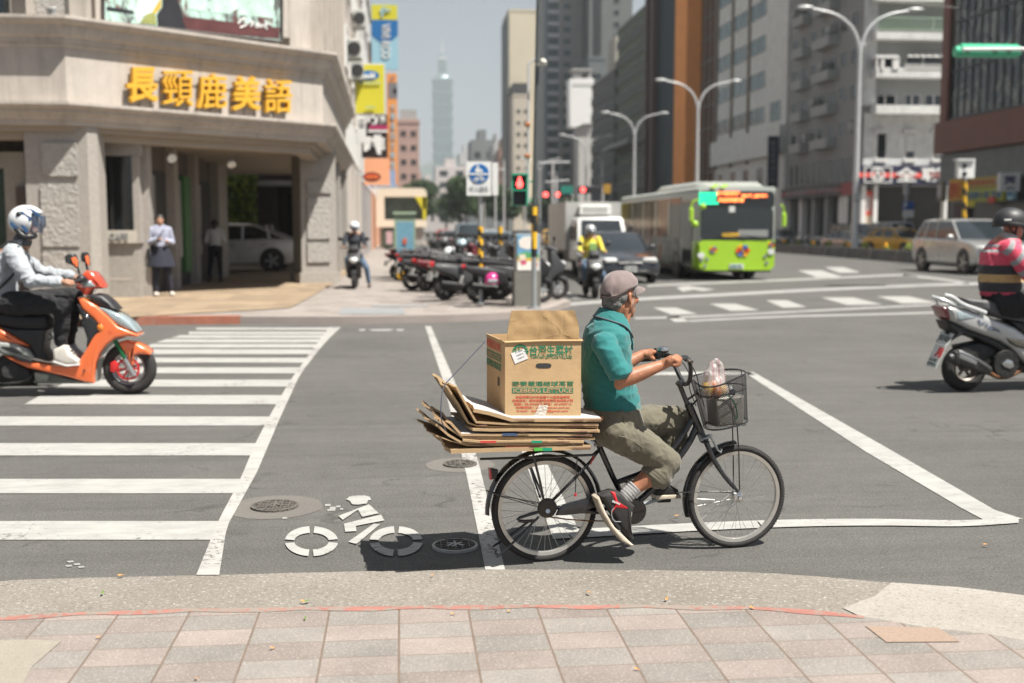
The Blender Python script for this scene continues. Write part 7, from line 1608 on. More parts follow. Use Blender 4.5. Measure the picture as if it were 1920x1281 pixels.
# sleeves carry stripes across the arm
n_ = NT('striped_sleeve', .85); wv = nod(n_.t, 'ShaderNodeTexWave', Scale=2.9, Distortion=.3); wv.bands_direction = 'X'
mp = n_.t.nodes.new('ShaderNodeMapping'); mp.inputs['Rotation'].default_value = (0, R(-35), 0); n_.l(n_.tc.outputs['Object'], mp.inputs[0]); n_.l(mp.outputs[0], wv.inputs[0])
n_.out(n_.ramp(wv.outputs[0], [(0, pk_), (.62, gk)], 'CONSTANT'), n_.noise(20, 5, .6), .4, .01)
for sg_ in (-1, 1):
    b = MB(); e_ = eln if sg_ < 0 else elf; b.chain([Q(650, 300, .15*sg_), Q(690, 335, .2*sg_), Q(690, 335, .2*sg_).lerp(e_, .85)], [.1, .098, .085], 18); remesh('sleeve', b, .009, n_.m, m2, 3, [(8, .006, (1, 1, 1.5))])
m_ = MB(); m_.lathe([(.085, -.035), (.1, -.03), (.085, .02), (.075, .025)], Q(642, 215), (U7*.35+Z).normalized(), 24, closed=True); part('collar', m_, mat('polo_collar', (.42, .4, .38), .9), s2)
b = MB(); b.eloft([(Q(600, 560), U7*.2, N_*.185), (Q(610, 640), U7*.19, N_*.19), (Q(640, 720), U7*.15, N_*.17)], 20); b.chain([hn, hn.lerp(kn, .5), kn, an], [.13, .12, .095, .07], 18); b.chain([hf, hf.lerp(kf, .5), kf, af], [.13, .12, .095, .07], 18)
remesh('trousers', b, .01, BLKC, m2, 3, [(8, .012, (1, 1, 1.2)), (20, .004, (1, 1, 1))])
for sd in (-1, 1): part('shoe', MB().box(SV.at(SV.st(an)[0]+.08, SV.st(an)[1]-.05, .16*sd), (.28, .1, .1), Matrix.Rotation(math.atan2(U7.y, U7.x), 3, 'Z'), bev=.04), BLK, m2)
hh = Q(655, 128, 0); m_ = MB(); rings = []
for j in range(11):
    th_ = PI*(j/10)*.56; q = []
    for i in range(32):
        a = 2*PI*i/32; r0 = math.sin(th_); fx = math.cos(a); q.append(hh+U7*((.165 if fx > 0 else .158)*r0*fx)+N_*(.13*r0*math.sin(a))+Z*(.13*math.cos(th_)+.005-(.02*fx*r0 if fx < 0 else .0)*-1*(j > 6)))
    rings.append(q)
m_.loft(rings, caps=False); HK = mat('helmet_black', (.025, .026, .028), .5, 0, .2, 20); hl = part('helmet', m_, HK, m2, 60); md = hl.modifiers.new('t', 'SOLIDIFY'); md.thickness = .016
m_ = MB(); m_.torus(hh-Z*.018-U7*.0, (Z+U7*.08), .155, .012, 36, 8, .02); part('helmet_rim', m_, HK, hl)
m_ = MB(); textfit(m_, 'THHHBS', [Q(615, 116, -.128), Q(690, 112, -.126), Q(690, 102, -.12), Q(615, 105, -.122)], .004, .02); part('lettering', m_, WHT, hl)
m_ = MB(); m_.tube([Q(640, 150, -.085), Q(672, 185, -.082), Q(692, 215, -.05), Q(698, 225, 0)], .008, 6, smooth=1).tube([Q(700, 145, -.085), Q(690, 185, -.08), Q(692, 215, -.05)], .008, 6, smooth=1); part('chin_strap', m_, BLK, hl)
# ================================================================ generic vehicles (own axes: x forward, z up) moved into place
X_, Y_ = V((1, 0, 0)), V((0, 1, 0))
TYR = RUB; PLT = PW; HL = mat('head_lamp_glass', (.75, .76, .74), .1, .2, .05, 10, coat=1); TLR = mat('tail_lamp_red', (.45, .01, .015), .15, 0, .1, 10, coat=1); CGL = mat('car_glass', (.02, .026, .03), .06, 0, .1, .8, spec=.9); TRIMB = mat('black_trim', (.02, .02, .02), .5, 0, .2, 10)
def lp(nm, mb, mt, root, lab=None, sm=40): return part(nm, mb, mt, root, sm, lab, local=True)
def carwheel(root, x, y, r, w=.2):
    m_ = MB(); s = 1 if y > 0 else -1; m_.torus((x, y, r), Y_, r-.07, .07, 36, 10, w/2); o = lp('wheel', m_, TYR, root)
    m_ = MB(); m_.lathe([(.03, s*.07), (.06, s*.085), (r-.13, s*.06), (r-.1, s*.09), (r-.095, s*.02)], (x, y, r), Y_, 30)
    for i in range(5): a = i*2*PI/5; d = V((math.cos(a), 0, math.sin(a))); m_.box(V((x, y+s*.085, r))+d*(r-.1)/2, (r-.12, .03, .06), Matrix((d, Y_, d.cross(Y_))).transposed())
    lp('rim', m_, STEEL, o)
def car(name, label, cat, paint, L, W, H, prof, gh, loc, rz, wheels=(.30, .30), sc=1, group=None, plate='', belt=None, roof=None, r=.32, sign=None):
    """prof: side outline of the lower body; gh: (belt x0, belt x1, roof x0, roof x1, belt z, roof z)"""
    t = thing(name, label, cat, (0, 0, 0), 0, group); h = W/2
    m_ = MB(); m_.pillow([V((x, 0, z)) for x, z in prof], Y_, h, .09, 4); lp('body', m_, paint, t)
    b0, b1, r0, r1, zb, zr = gh
    def rg(x0, x1, z, w, rr=.12): return [V((x, y, z)) for x, y in ((x0+rr, -w), (x1-rr, -w), (x1, -w+rr), (x1, w-rr), (x1-rr, w), (x0+rr, w), (x0, w-rr), (x0, -w+rr))]
    m_ = MB(); m_.loft([rg(b0, b1, zb-.06, h-.05), rg(r0, r1, zr-.04, h-.2)]); lp('windows', m_, CGL, t)
    m_ = MB(); m_.loft([rg(r0-.02, r1+.02, zr-.07, h-.185), rg(r0-.01, r1-.02, zr-.03, h-.17), rg(r0+.05, r1-.08, zr, h-.24), rg(r0+.2, r1-.25, zr+.025, h-.4)]); lp('roof', m_, paint, t)
    for s in (-1, 1):
        for xb, xr in ((b0+.06, r0+.08), (b1-.06, r1-.1), ((b0+b1)/2-.05, (b0+b1)/2-.05), (b0+(b1-b0)*.23, b0+(b1-b0)*.23+.1)): lp('window_pillar', MB().tube([(xb, s*(h-.06), zb-.04), (xr, s*(h-.195), zr-.04)], .036, 6), paint, t)
    xf, xb_ = max(p[0] for p in prof), min(p[0] for p in prof)
    for x in (xf-.85, xb_+.8):
        for s in (-1, 1):
            m_ = MB(); m_.cyl((x, s*(h-.16), r+.02), (x, s*(h+.004), r+.02), r*1.17, r*1.17, 28); lp('wheel_arch', m_, TRIMB, t); carwheel(t, x, s*(h-.09), r)
    hz = .66 if H < 1.6 else .8
    for s in (-1, 1):
        m_ = MB(); m_.box((xf-.13, s*(h-.27), hz), (.3, .4, .16), Matrix.Rotation(-s*.35, 3, 'Z'), bev=.05); lp('headlight', m_, HL, t)
        m_ = MB(); m_.box((xb_+.1, s*(h-.22), hz+.12), (.24, .34, .16), Matrix.Rotation(s*.3, 3, 'Z'), bev=.04); lp('tail_light', m_, TLR, t)
        m_ = MB(); m_.sph((b1-.35, s*(h+.1), zb+.04), (.07, .12, .08), 12, 8); m_.tube([(b1-.35, s*(h-.08), zb-.02), (b1-.35, s*(h+.05), zb)], .025, 6); lp('wing_mirror', m_, paint, t)
        m_ = MB()
        for fx in (.38, .68): lp('door_handle', MB().box((b0+(b1-b0)*fx-.3, s*(h+.005), zb-.16), (.17, .03, .035), bev=.01), CHR, t)
    m_ = MB(); m_.box((xf-.03, 0, hz-.06), (.1, W*.42, .13), bev=.03); m_.box((xf-.01, 0, .33), (.12, W*.62, .13), bev=.04); lp('grille', m_, TRIMB, t)
    m_ = MB(); m_.tube([(xf+.02, -W*.2, hz-.06), (xf+.025, W*.2, hz-.06)], .012, 6).cyl((xf+.03, 0, hz-.05), (xf+.045, 0, hz-.05), .055, .055, 16); lp('badge', m_, CHR, t)
    for x, sg in ((xf+.05, 1), (xb_-.02, -1)):
        m_ = MB(); m_.box((x, 0, .42 if sg > 0 else .7), (.02, .34, .15)); o = lp('licence_plate', m_, PLT, t)
        if plate: m_ = MB(); z0 = .37 if sg > 0 else .65; x2 = x+sg*.012; textfit(m_, plate, [(x2, -.15*sg, z0), (x2, .15*sg, z0), (x2, .15*sg, z0+.1), (x2, -.15*sg, z0+.1)], .002, .02); lp('plate_text', m_, BLK, o)
    if sign: m_ = MB(); m_.box((.1, 0, zr+.1), (.18, .4, .14), bev=.04); o = lp('roof_sign', m_, sign, t)
    t.location = loc; t.rotation_euler = (0, 0, rz); t.scale = (sc, sc, sc)
    return t
SEDAN = [(-2.2, .35), (-2.25, .62), (-2.18, .9), (-1.95, .97), (-1.3, .98), (1.0, .93), (1.7, .82), (2.15, .68), (2.24, .5), (2.2, .28), (1.9, .2), (-1.95, .22)]
SEDG = (-1.95, 1.05, -.95, .3, .97, 1.44)
SUVP = [(-2.25, .4), (-2.3, .7), (-2.25, 1.05), (-1.9, 1.1), (1.0, 1.06), (1.8, .98), (2.18, .84), (2.28, .6), (2.22, .34), (1.9, .25), (-2.0, .27)]
SUVG = (-2.2, 1.1, -1.75, .35, 1.08, 1.66)
VANP = [(-2.2, .35), (-2.25, .8), (-2.2, 1.1), (1.5, 1.08), (2.05, .95), (2.2, .6), (2.15, .3), (-2.0, .27)]
VANG = (-2.22, 1.75, -2.1, .9, 1.08, 1.88)
P_BLK = mat('car_black', (.02, .022, .026), .2, 0, .1, 2, coat=1); P_SIL = mat('car_silver', (.44, .44, .43), .28, .5, .05, 2, coat=1); P_GRY = mat('car_grey', (.17, .18, .18), .3, .4, .05, 2, coat=.8); P_TAXI = mat('taxi_yellow', (.72, .42, .03), .3, 0, .05, 2, coat=.8); P_WHT = mat('car_white', (.7, .7, .68), .3, 0, .04, 2, coat=.8); P_BG = mat('car_blue_grey', (.2, .25, .28), .3, .3, .05, 2, coat=.8); P_RED = mat('car_red', (.5, .04, .03), .3, 0, .05, 2, coat=.8)
SD_ = -PI/2
car('sedan', 'silver grey sedan seen through the arcade beside the ivy hedge', 'car', mat('car_pale_silver', (.68, .68, .67), .25, .1, .05, 2, coat=1), 4.5, 1.8, 1.45, SEDAN, (-2.1, 1.05, -1.0, .35, .95, 1.42), (-5.95, 39.6, .14), PI, sc=1.13, plate='3865-N6')
car('sedan', 'black sedan behind the yellow jacketed scooter rider', 'car', P_BLK, 4.4, 1.72, 1.45, SEDAN, SEDG, (6.6, 34.1, 0), SD_, sc=1.02, plate='5Q·2818')
car('suv', 'silver sport utility car driving past the median at the right', 'car', P_SIL, 4.6, 1.8, 1.7, SUVP, SUVG, (20.55, 38.9, 0), SD_-.03, sc=1.15, plate='AGB·6121', r=.36)
car('van', 'grey van beyond the median beside the tall street lamp', 'van', P_GRY, 4.5, 1.75, 1.9, VANP, VANG, (32.4, 78, 0), SD_+.1, sc=1.02); car('van', 'pale blue van beyond the median right of the grey van', 'van', mat('van_pale_blue', (.36, .43, .47), .3, .1, .05, 2, coat=.8), 4.3, 1.75, 1.9, VANP, VANG, (32.5, 72.5, 0), SD_+PI, sc=1.05)
tx = car('taxi', 'yellow taxi behind the silver sport utility car', 'taxi', P_TAXI, 4.4, 1.75, 1.45, SEDAN, SEDG, (33.0, 69.8, 0), SD_+.25, sc=1.1, sign=P_WHT)
tx.location = (30.6, 66.5, 0)
car('sedan', 'pale silver car just left of the yellow taxi', 'car', P_SIL, 4.4, 1.75, 1.45, SEDAN, SEDG, (31.6, 72.5, 0), SD_+.2, sc=.95).location = (30.2, 73.5, 0)
car('sedan', 'dark blue grey car behind the parked scooters with a wide windscreen', 'car', P_BG, 4.4, 1.75, 1.45, SEDAN, SEDG, (4.4, 52, 0), SD_, plate='2J·8151')
car('van', 'blue grey van with a pale roof further down the left lane', 'van', P_BG, 4.5, 1.75, 1.9, VANP, VANG, (4.3, 71, 0), SD_)
car('sedan', 'silver car far down the left lane', 'car', P_SIL, 4.4, 1.75, 1.45, SEDAN, SEDG, (4.2, 92, 0), SD_); car('sedan', 'dark car right of the red pedestrian signal down the road', 'car', P_BLK, 4.4, 1.75, 1.45, SEDAN, SEDG, (8.8, 80, 0), SD_)
car('taxi', 'far yellow taxi left of the white truck', 'taxi', P_TAXI, 4.4, 1.75, 1.45, SEDAN, SEDG, (13.8, 102, 0), SD_, sign=P_WHT); car('sedan', 'red car far away above the scooters', 'car', P_RED, 4.4, 1.75, 1.45, SEDAN, SEDG, (5.0, 128, 0), SD_)
car('sedan', 'dark parked car at the far kerb right of the green bus', 'car', P_BLK, 4.4, 1.75, 1.45, SEDAN, SEDG, (35.3, 101, 0), SD_); car('sedan', 'white car far down the middle lanes', 'car', P_WHT, 4.4, 1.75, 1.45, SEDAN, SEDG, (9.3, 118, 0), SD_)
# ---------------- bus
LIME = mat('bus_lime', (.33, .56, .025), .25, 0, .06, 1.5, coat=.8); BWH = mat('bus_white', (.5, .53, .48), .35, 0, .05, 1.5, coat=.5); LEDG = mat('led_green', (.02, .5, .25), .5, emit=(.02, .7, .35), es=1.2); LEDO = mat('led_orange', (.9, .2, .05), .5, emit=(1, .22, .06), es=1.6)
t = thing('bus', 'lime green and white city bus with lit destination display waiting at the crossing', 'bus', (9.95, 39.4, 0)); BF = Plane(V((9.0, 33.5, 0)), (1, 0)); BX0, BX1, BY0, BY1 = 8.98, 11.48, 33.5, 45.4
def bz(y): return BF(1380, y).z
def rr4(x0, x1, z0, z1, y, r): return [V((a, y, b)) for a, b in ((x0+r, z0), (x1-r, z0), (x1, z0+r), (x1, z1-r), (x1-r, z1), (x0+r, z1), (x0, z1-r), (x0, z0+r))]
m_ = MB(); m_.loft([rr4(BX0+.1, BX1-.1, .36, 2.72, BY0+.02, .1), rr4(BX0, BX1, .34, 2.78, BY0+.2, .14), rr4(BX0, BX1, .34, 2.78, BY1, .14)]); part('body', m_, BWH, t)
m_ = MB(); m_.loft([rr4(BX0+.08, BX1-.08, .32, 1.22, BY0-.07, .12), rr4(BX0-.012, BX1+.012, .32, 1.3, BY0+.16, .1), rr4(BX0-.012, BX1+.012, .32, 1.3, BY0+1.0, .1)]); part('front_panel', m_, LIME, t)
m_ = MB(); m_.loft([rr4(BX0+.13, BX1-.13, 1.25, 2.2, BY0-.06, .08), rr4(BX0+.13, BX1-.13, 1.25, 2.2, BY0+.05, .08)]); part('windscreen', m_, CGL, t)
m_ = MB(); m_.loft([rr4(BX0+.1, BX1-.1, 2.2, 2.72, BY0-.05, .1), rr4(BX0+.06, BX1-.06, 2.2, 2.74, BY0+.1, .1)]); dp = part('display_panel', m_, DKG, t)
def bfs(x0, x1, y0, y1, mt, nm, par, o=-.09, d=.02): m_ = MB(); slab(m_, BF, x0, x1, y0, y1, o, o+d); return part(nm, m_, mt, par)
m_ = MB(); rr = random.Random(5)
for r_, (y0, y1) in enumerate(((361, 365), (367, 371), (373, 377), (379, 383))):
    x = 1311
    while x < 1342: w = rr.choice((3, 5, 6)); slab(m_, BF, x, x+w, y0, y1, -.085, -.06); x += w+1.5
part('green_digits', m_, LEDG, dp)
m_ = MB(); textfit(m_, '信義幹線往', pq(BF, 1344, 1388, 359, 367, -.08), .02, .05); textfit(m_, '市政府站', pq(BF, 1390, 1439, 364, 371, -.08), .02, .05); textfit(m_, '中正紀念堂站前', pq(BF, 1347, 1394, 371, 379, -.08), .02, .05); part('orange_lettering', m_, LEDO, dp)
for x, y, s in ((1393, 470, 13), (1338, 468, 7), (1447, 459, 6)):
    m_ = MB()
    for k in range(6):
        a = k*PI/3; m_.m([mat('flower_red', (.7, .09, .02), .5), mat('flower_orange', (.8, .35, .02), .5), mat('flower_blue', (.08, .15, .45), .5)][k % 3])
        cx_, cy_ = x+s*.6*math.cos(a), y+s*.5*math.sin(a); m_.prism([BF(cx_+s*.45*math.cos(b), cy_+s*.4*math.sin(b), -.10) for b in [2*PI*i/10 for i in range(10)]], (0, .03, 0))
    part('flower_decal', m_, None, t)
for x in (1315, 1446): m_ = ell(BF, x, 479 if x < 1400 else 472, 6.5, 5.5, -.11, -.02); part('headlight', m_, HL, t)
for x, y in ((1316, 488), (1326, 486), (1435, 481), (1322, 499), (1438, 493)): m_ = ell(BF, x, y, 3, 3, -.1, -.02); part('fog_lamp', m_, STEEL, t)
o = bfs(1368, 1394, 495, 504, PLT, 'licence_plate', t, -.1); part('plate_text', textfit(MB(), '558·FR', pq(BF, 1370, 1392, 496.5, 502.5, -.11), .005, .02), C('plate_teal', 40, 120, 120), o)
bfs(1320, 1440, 505, 508, TRIMB, 'bumper_strip', t, -.06)
bfs(1367, 1378, 387, 398, PLT, 'paper_notice', t, -.08, .01); bfs(1354, 1386, 437, 444, mat('yellow_banner', (.7, .42, .03), .6), 'dashboard_banner', t, -.075, .01); bfs(1384, 1440, 431, 444, mat('dash_grey', (.25, .26, .25), .6), 'dashboard', t, -.068, .005)
m_ = MB(); m_.tube([BF(1400, 446, -.1), BF(1345, 436, -.11)], .012, 5).tube([BF(1440, 446, -.1), BF(1390, 441, -.11)], .012, 5); part('wipers', m_, BLK, t)
for x0, pts in ((1292, [(BX0-.02, 2.45), (BX0-.2, 2.4), (BX0-.24, 2.2)]), (1466, [(BX1+.02, 2.3), (BX1+.13, 2.25), (BX1+.14, 2.05)])):
    m_ = MB(); m_.tube([(x, BY0-.2, z) for x, z in pts], .03, 8, smooth=1); xq, zq = pts[-1]; m_.box((xq, BY0-.22, zq-.2), (.14, .14, .45), bev=.05); mr = part('mirror', m_, LIME, t)
m_ = MB(); m_.sph((BX0+.12, BY0-.2, 2.25), .1, 12, 8); m_.sph((BX0-.12, BY0-.22, 1.72), .11, 12, 8); part('round_mirror', m_, LIME, t)
part('roof', MB().loft([rr4(BX0+.03, BX1-.03, 2.7, 2.86, BY0+.05, .07), rr4(BX0+.03, BX1-.03, 2.7, 2.86, BY1, .07)]), BWH, t)
m_ = MB(); m_.loft([rr4(BX0+.35, BX1-.35, 2.8, 2.9, BY0+.3, .04), rr4(BX0+.2, BX1-.2, 2.8, 3.05, BY0+1.1, .1), rr4(BX0+.2, BX1-.2, 2.8, 3.07, BY0+6, .1), rr4(BX0+.3, BX1-.3, 2.8, 2.9, BY0+7, .04)]); part('air_conditioning_pod', m_, BWH, t)
m_ = MB()
for x in (1332, 1350): m_.prism([BF(x, 352, .0), BF(x+8, 352, .0), BF(x+17, 346, .15), BF(x+9, 346, .15)], (0, .05, .01))
part('green_leaf_mark', m_, LIME, t)
m_ = MB(); m_.bx(BX0-.015, BX0+.02, BY0+1.9, BY1-.2, 1.28, 2.58); part('side_windows', m_, mat('bus_side_glass', (.035, .028, .02), .08, 0, .6, 1.2), t)  # brown mottling paints reflections into the side glass
for y in (36.9, 38.9, 40.9, 42.9): part('window_post', MB().bx(BX0-.03, BX0-.01, y, y+.14, 1.33, 2.52), BWH, t)
for y0, y1 in ((BY0+.5, BY0+1.7), (39.6, 40.9)): part('door', MB().bx(BX0-.03, BX0+.02, y0, y1, .42, 2.45), mat('bus_door_glass', (.03, .035, .035), .1), t)
ad = NT('bus_side_advert', .5); w = ad.noise(1.5, 5, .65); part('side_advert', MB().bx(BX0-.022, BX0+.01, BY0+2.0, BY1-.2, .5, 1.3), ad.out(ad.ramp(w, [(.35, (.2, .22, .2)), (.46, (.1, .12, .12)), (.54, (.32, .32, .3)), (.62, (.2, .05, .03)), (.7, (.14, .17, .08))])), t)
for y in (BY0+2.5, BY1-3.2):
    for x, s in ((BX0+.16, -1), (BX1-.16, 1)):
        m_ = MB(); m_.cyl((x-s*.02, y, .5), (x+s*.18, y, .5), .56, .56, 28); part('wheel_arch', m_, TRIMB, t)
        m_ = MB(); m_.torus((x+s*.06, y, .47), X_, .36, .11, 32, 10, .13); w_ = part('wheel', m_, TYR, t); m_ = MB(); m_.cyl((x+s*.02, y, .47), (x+s*.16, y, .47), .24, .2, 20); part('rim', m_, GREY, w_)
for x in (BX0+.45, BX1-.45): m_ = MB(); m_.torus((x, BY0+2.5, .47), X_, .36, .11, 32, 10, .14); part('wheel', m_, TYR, t)
part('underside', MB().bx(BX0+.1, BX1-.1, BY0+.2, BY1-.2, .25, .4), TRIMB, t)
# ---------------- truck
t = thing('truck', 'white box truck with a refrigerator unit behind the scooter rider', 'truck', (6.4, 39, 0)); TY = 36.6; x0, x1 = 5.78, 7.5; TWH = mat('truck_white', (.62, .62, .6), .4, 0, .08, 1.5, coat=.3)
m_ = MB(); m_.loft([rr4(x0, x1, .55, 1.15, TY, .05), rr4(x0, x1, .5, 1.2, TY+.15, .05), rr4(x0, x1, .5, 1.2, TY+1.6, .05)]); m_.loft([rr4(x0+.03, x1-.03, 1.15, 1.25, TY+.05, .04), rr4(x0+.08, x1-.08, 1.15, 1.97, TY+.45, .08), rr4(x0+.08, x1-.08, 1.15, 1.97, TY+1.6, .08)]); part('cab', m_, TWH, t)
m_ = MB(); m_.prism([(x0+.16, TY+.1, 1.28), (x1-.16, TY+.1, 1.28), (x1-.22, TY+.38, 1.85), (x0+.22, TY+.38, 1.85)], (0, -.03, .02)); part('windscreen', m_, CGL, t)
m_ = MB(); m_.bx(x0+.02, x0+.1, TY+.5, TY+1.3, 1.25, 1.8); part('side_window', m_, CGL, t)
m_ = MB(); m_.bx(x0-.12, x1+.08, TY+1.7, TY+6.2, .85, 2.5); part('cargo_box', m_, mat('cargo_box_grey', (.42, .42, .4), .5, 0, .15, .8), t)
o = part('refrigerator_unit', MB().box(((x0+x1)/2, TY+1.55, 2.22), (1.1, .35, .34), bev=.04), TWH, t); m_ = MB()
for i in range(7): m_.bx(x0+.45+i*.12, x0+.52+i*.12, TY+1.36, TY+1.4, 2.12, 2.32)
part('grille', m_, GMP, o)
part('front_grille', MB().bx(x0+.3, x1-.3, TY-.03, TY+.02, .7, .85), TRIMB, t); part('bumper', MB().box(((x0+x1)/2, TY-.02, .48), (x1-x0, .2, .24), bev=.04), mat('truck_bumper', (.2, .2, .2), .5), t)
for x in (x0+.2, x1-.2): part('headlight', MB().box((x, TY-.02, .82), (.28, .08, .17), bev=.03), HL, t)
for y in (TY+.8, TY+4.9):
    for x in (x0+.12, x1-.12): m_ = MB(); m_.torus((x, y, .36), X_, .27, .09, 30, 8, .12); m_.cyl((x-.08, y, .36), (x+.08, y, .36), .2, .2, 16); part('wheel', m_, TYR, t)
part('chassis', MB().bx(x0+.2, x1-.2, TY+.3, TY+6, .4, .85), TRIMB, t)
for x in (x0-.12, x1+.12): part('mirror', MB().box((x, TY+.2, 1.55), (.1, .06, .28), bev=.03).tube([(x, TY+.22, 1.7), ((x0+x1)/2+(x-(x0+x1)/2)*.8, TY+.35, 1.8)], .012, 5), BLK, t)
# ---------------- parked scooters
def scooter(name, label, paint, loc, rz, group=None, sc=1):
    t = thing(name, label, 'scooter', (0, 0, 0), 0, group)
    for x in (-.64, .64):
        m_ = MB(); m_.torus((x, 0, .245), Y_, .19, .055, 28, 8, .06); o = lp('wheel', m_, TYR, t); m_ = MB(); m_.cyl((x, -.03, .245), (x, .03, .245), .05, .05, 12)
        for i in range(5): a = i*1.257; d = V((math.cos(a), 0, math.sin(a))); m_.box(V((x, 0, .245))+d*.075, (.14, .04, .03), Matrix((d, Y_, d.cross(Y_))).transposed())
        lp('rim', m_, GREY, o)
    def pz(pts, h, ins, mt, nm): m_ = MB(); m_.pillow([V((a, 0, b)) for a, b in pts], Y_, h, ins, 3); return lp(nm, m_, mt, t)
    pz([(-.95, .66), (-.9, .74), (-.5, .71), (-.12, .62), (-.05, .35), (-.3, .32), (-.5, .48), (-.75, .56)], .16, .05, paint, 'body'); pz([(-.85, .82), (-.55, .86), (-.2, .82), (.05, .78), (.06, .7), (-.3, .73), (-.8, .77)], .13, .035, SEATM, 'seat')
    pz([(.3, .3), (.42, .3), (.55, .5), (.72, .58), (.78, .7), (.62, .85), (.52, .98), (.44, .98), (.46, .7), (.36, .42), (.1, .34), (-.1, .34), (-.1, .26), (.3, .25)], .17, .022, paint, 'front_shield')
    pz([(.44, .95), (.6, .9), (.62, 1.0), (.5, 1.1), (.4, 1.08)], .12, .04, paint, 'handlebar_cowl'); pz([(.42, .46), (.6, .54), (.86, .4), (.84, .34), (.6, .46)], .07, .02, paint, 'front_fender')
    m_ = MB(); m_.sph((.72, 0, .72), (.08, .12, .08), 14, 8); lp('headlight', m_, HL, t); m_ = MB(); m_.box((-.95, 0, .72), (.08, .22, .09), bev=.03); lp('tail_light', m_, TLR, t)
    m_ = MB(); m_.tube([(.42, -.34, 1.04), (.48, -.1, 1.02), (.48, .1, 1.02), (.42, .34, 1.04)], .018, 8); m_.tube([(.46, 0, 1.0), (.62, 0, .3)], .03, 8); lp('handlebar', m_, BLK, t)
    for s in (-1, 1): m_ = MB(); m_.tube([(.45, s*.22, 1.04), (.48, s*.3, 1.2)], .008, 6); m_.sph((.48, s*.33, 1.25), (.025, .07, .055), 12, 8); lp('mirror', m_, BLK, t)
    m_ = MB(); m_.box((-.5, 0, .3), (.5, .22, .24), bev=.07); m_.tube([(-.3, -.16, .3), (-.8, -.18, .36)], .06, 10); lp('engine', m_, ENG, t)
    m_ = MB(); m_.tube([(-.6, -.1, .84), (-.98, -.1, .88), (-.98, .1, .88), (-.6, .1, .84)], .014, 6); lp('grab_rail', m_, BLK, t)
    m_ = MB(); m_.box((-.98, 0, .48), (.015, .24, .15), Matrix.Rotation(.25, 3, 'Y')); lp('licence_plate', m_, PLT, t)
    t.location = loc; t.rotation_euler = (0, 0, rz); t.scale = (sc, sc, sc); return t
PK = {n: mat('scooter_'+n, c, .5, .1, .08, 4, coat=.15) for n, c in (('black', (.02, .02, .022)), ('red', (.11, .01, .014)), ('white', (.2, .2, .195)), ('grey', (.055, .057, .06)), ('blue', (.04, .09, .2)), ('olive', (.1, .11, .07)))}
proto = {}
spots = [(2.5, 28.6, 'black', 'black scooter on the kerb side halfway down the row', .2), (2.5, 30.3, 'grey', 'grey scooter on the kerb side behind the black one', .2), (2.5, 32.2, 'black', 'black scooter on the kerb side far down', .2), (2.4, 34.5, 'grey', 'grey scooter on the kerb side far down', .2), (.8, 31.6, 'black', 'black scooter with its tail nearest the utility pillar', .3),(2.6, 22.9, 'grey', 'dark scooter squeezed between the nearest scooter and the poster box', .1), (2.4, 24.9, 'black', 'black scooter close to the kerb behind the bollard', .2), (2.4, 27.0, 'grey', 'grey scooter on the kerb side of the white one', .2), (.95, 34.0, 'black', 'black scooter whose tail sticks out onto the pavement', .3), (.9, 37.0, 'grey', 'grey scooter whose tail sticks out far down the row', .3),(2.15, 21.9, 'black', 'nearest black scooter of the parked row beside the poster box', .12), (1.5, 23.0, 'grey', 'dark grey scooter with its rear wheel on the open pavement', .35), (1.55, 24.1, 'black', 'black scooter third in the parked row', .3), (1.75, 25.2, 'grey', 'grey scooter behind the striped bollard', .22), (1.2, 26.2, 'red', 'scooter with red tail piece in the parked row', .3), (1.7, 27.3, 'white', 'white scooter in the middle of the parked row', .2),
         (1.3, 28.4, 'black', 'black scooter behind the white one', .25), (1.6, 29.6, 'blue', 'dark blue scooter in the parked row', .2), (1.2, 30.8, 'red', 'red and black scooter halfway down the row', .3), (1.7, 32.0, 'grey', 'grey scooter far down the parked row', .2), (1.3, 33.3, 'black', 'black scooter far down the parked row', .25), (1.6, 34.7, 'white', 'white scooter far down the parked row', .2), (1.3, 36.2, 'olive', 'olive scooter near the end of the row', .3), (1.7, 37.8, 'black', 'black scooter near the end of the row', .2), (1.3, 39.5, 'red', 'small red scooter at the end of the row', .3), (1.6, 41.5, 'grey', 'last grey scooter of the parked row', .2)]
gname = 'scooters parked in a row on the far pavement'
for i, (x, y, c, lab, a) in enumerate(spots):
    if c not in proto: proto[c] = scooter('parked_scooter', lab, PK[c], (x, y, K+.01), a, gname)
    else: dup(proto[c], (x, y, K+.01), a, lab)
for i, (x, y, c, lab, a) in enumerate(sorted(spots, key=lambda q: q[1])):
    if y > 24.2: dup(proto[('black', 'grey', 'black', 'black')[i % 4]], (x+(.35 if i % 2 else -.3), y+.5, K+.01), a+(.12 if i % 3 else -.08), 'dark scooter wedged behind the '+' '.join(lab.split()[:11]))
for i, (x, y, c, a) in enumerate(((35.9, 96.5, 'grey', .5), (36.2, 98.2, 'white', .4), (35.8, 94.8, 'black', .6), (35.9, 90.5, 'grey', .6))): dup(proto[c], (x, y, .0), a+2.6, ['grey scooter parked at the far kerb beside the white one', 'white scooter parked at the far kerb by the dark shops', 'black scooter parked at the far kerb', 'grey scooter alone at the far kerb corner'][i])
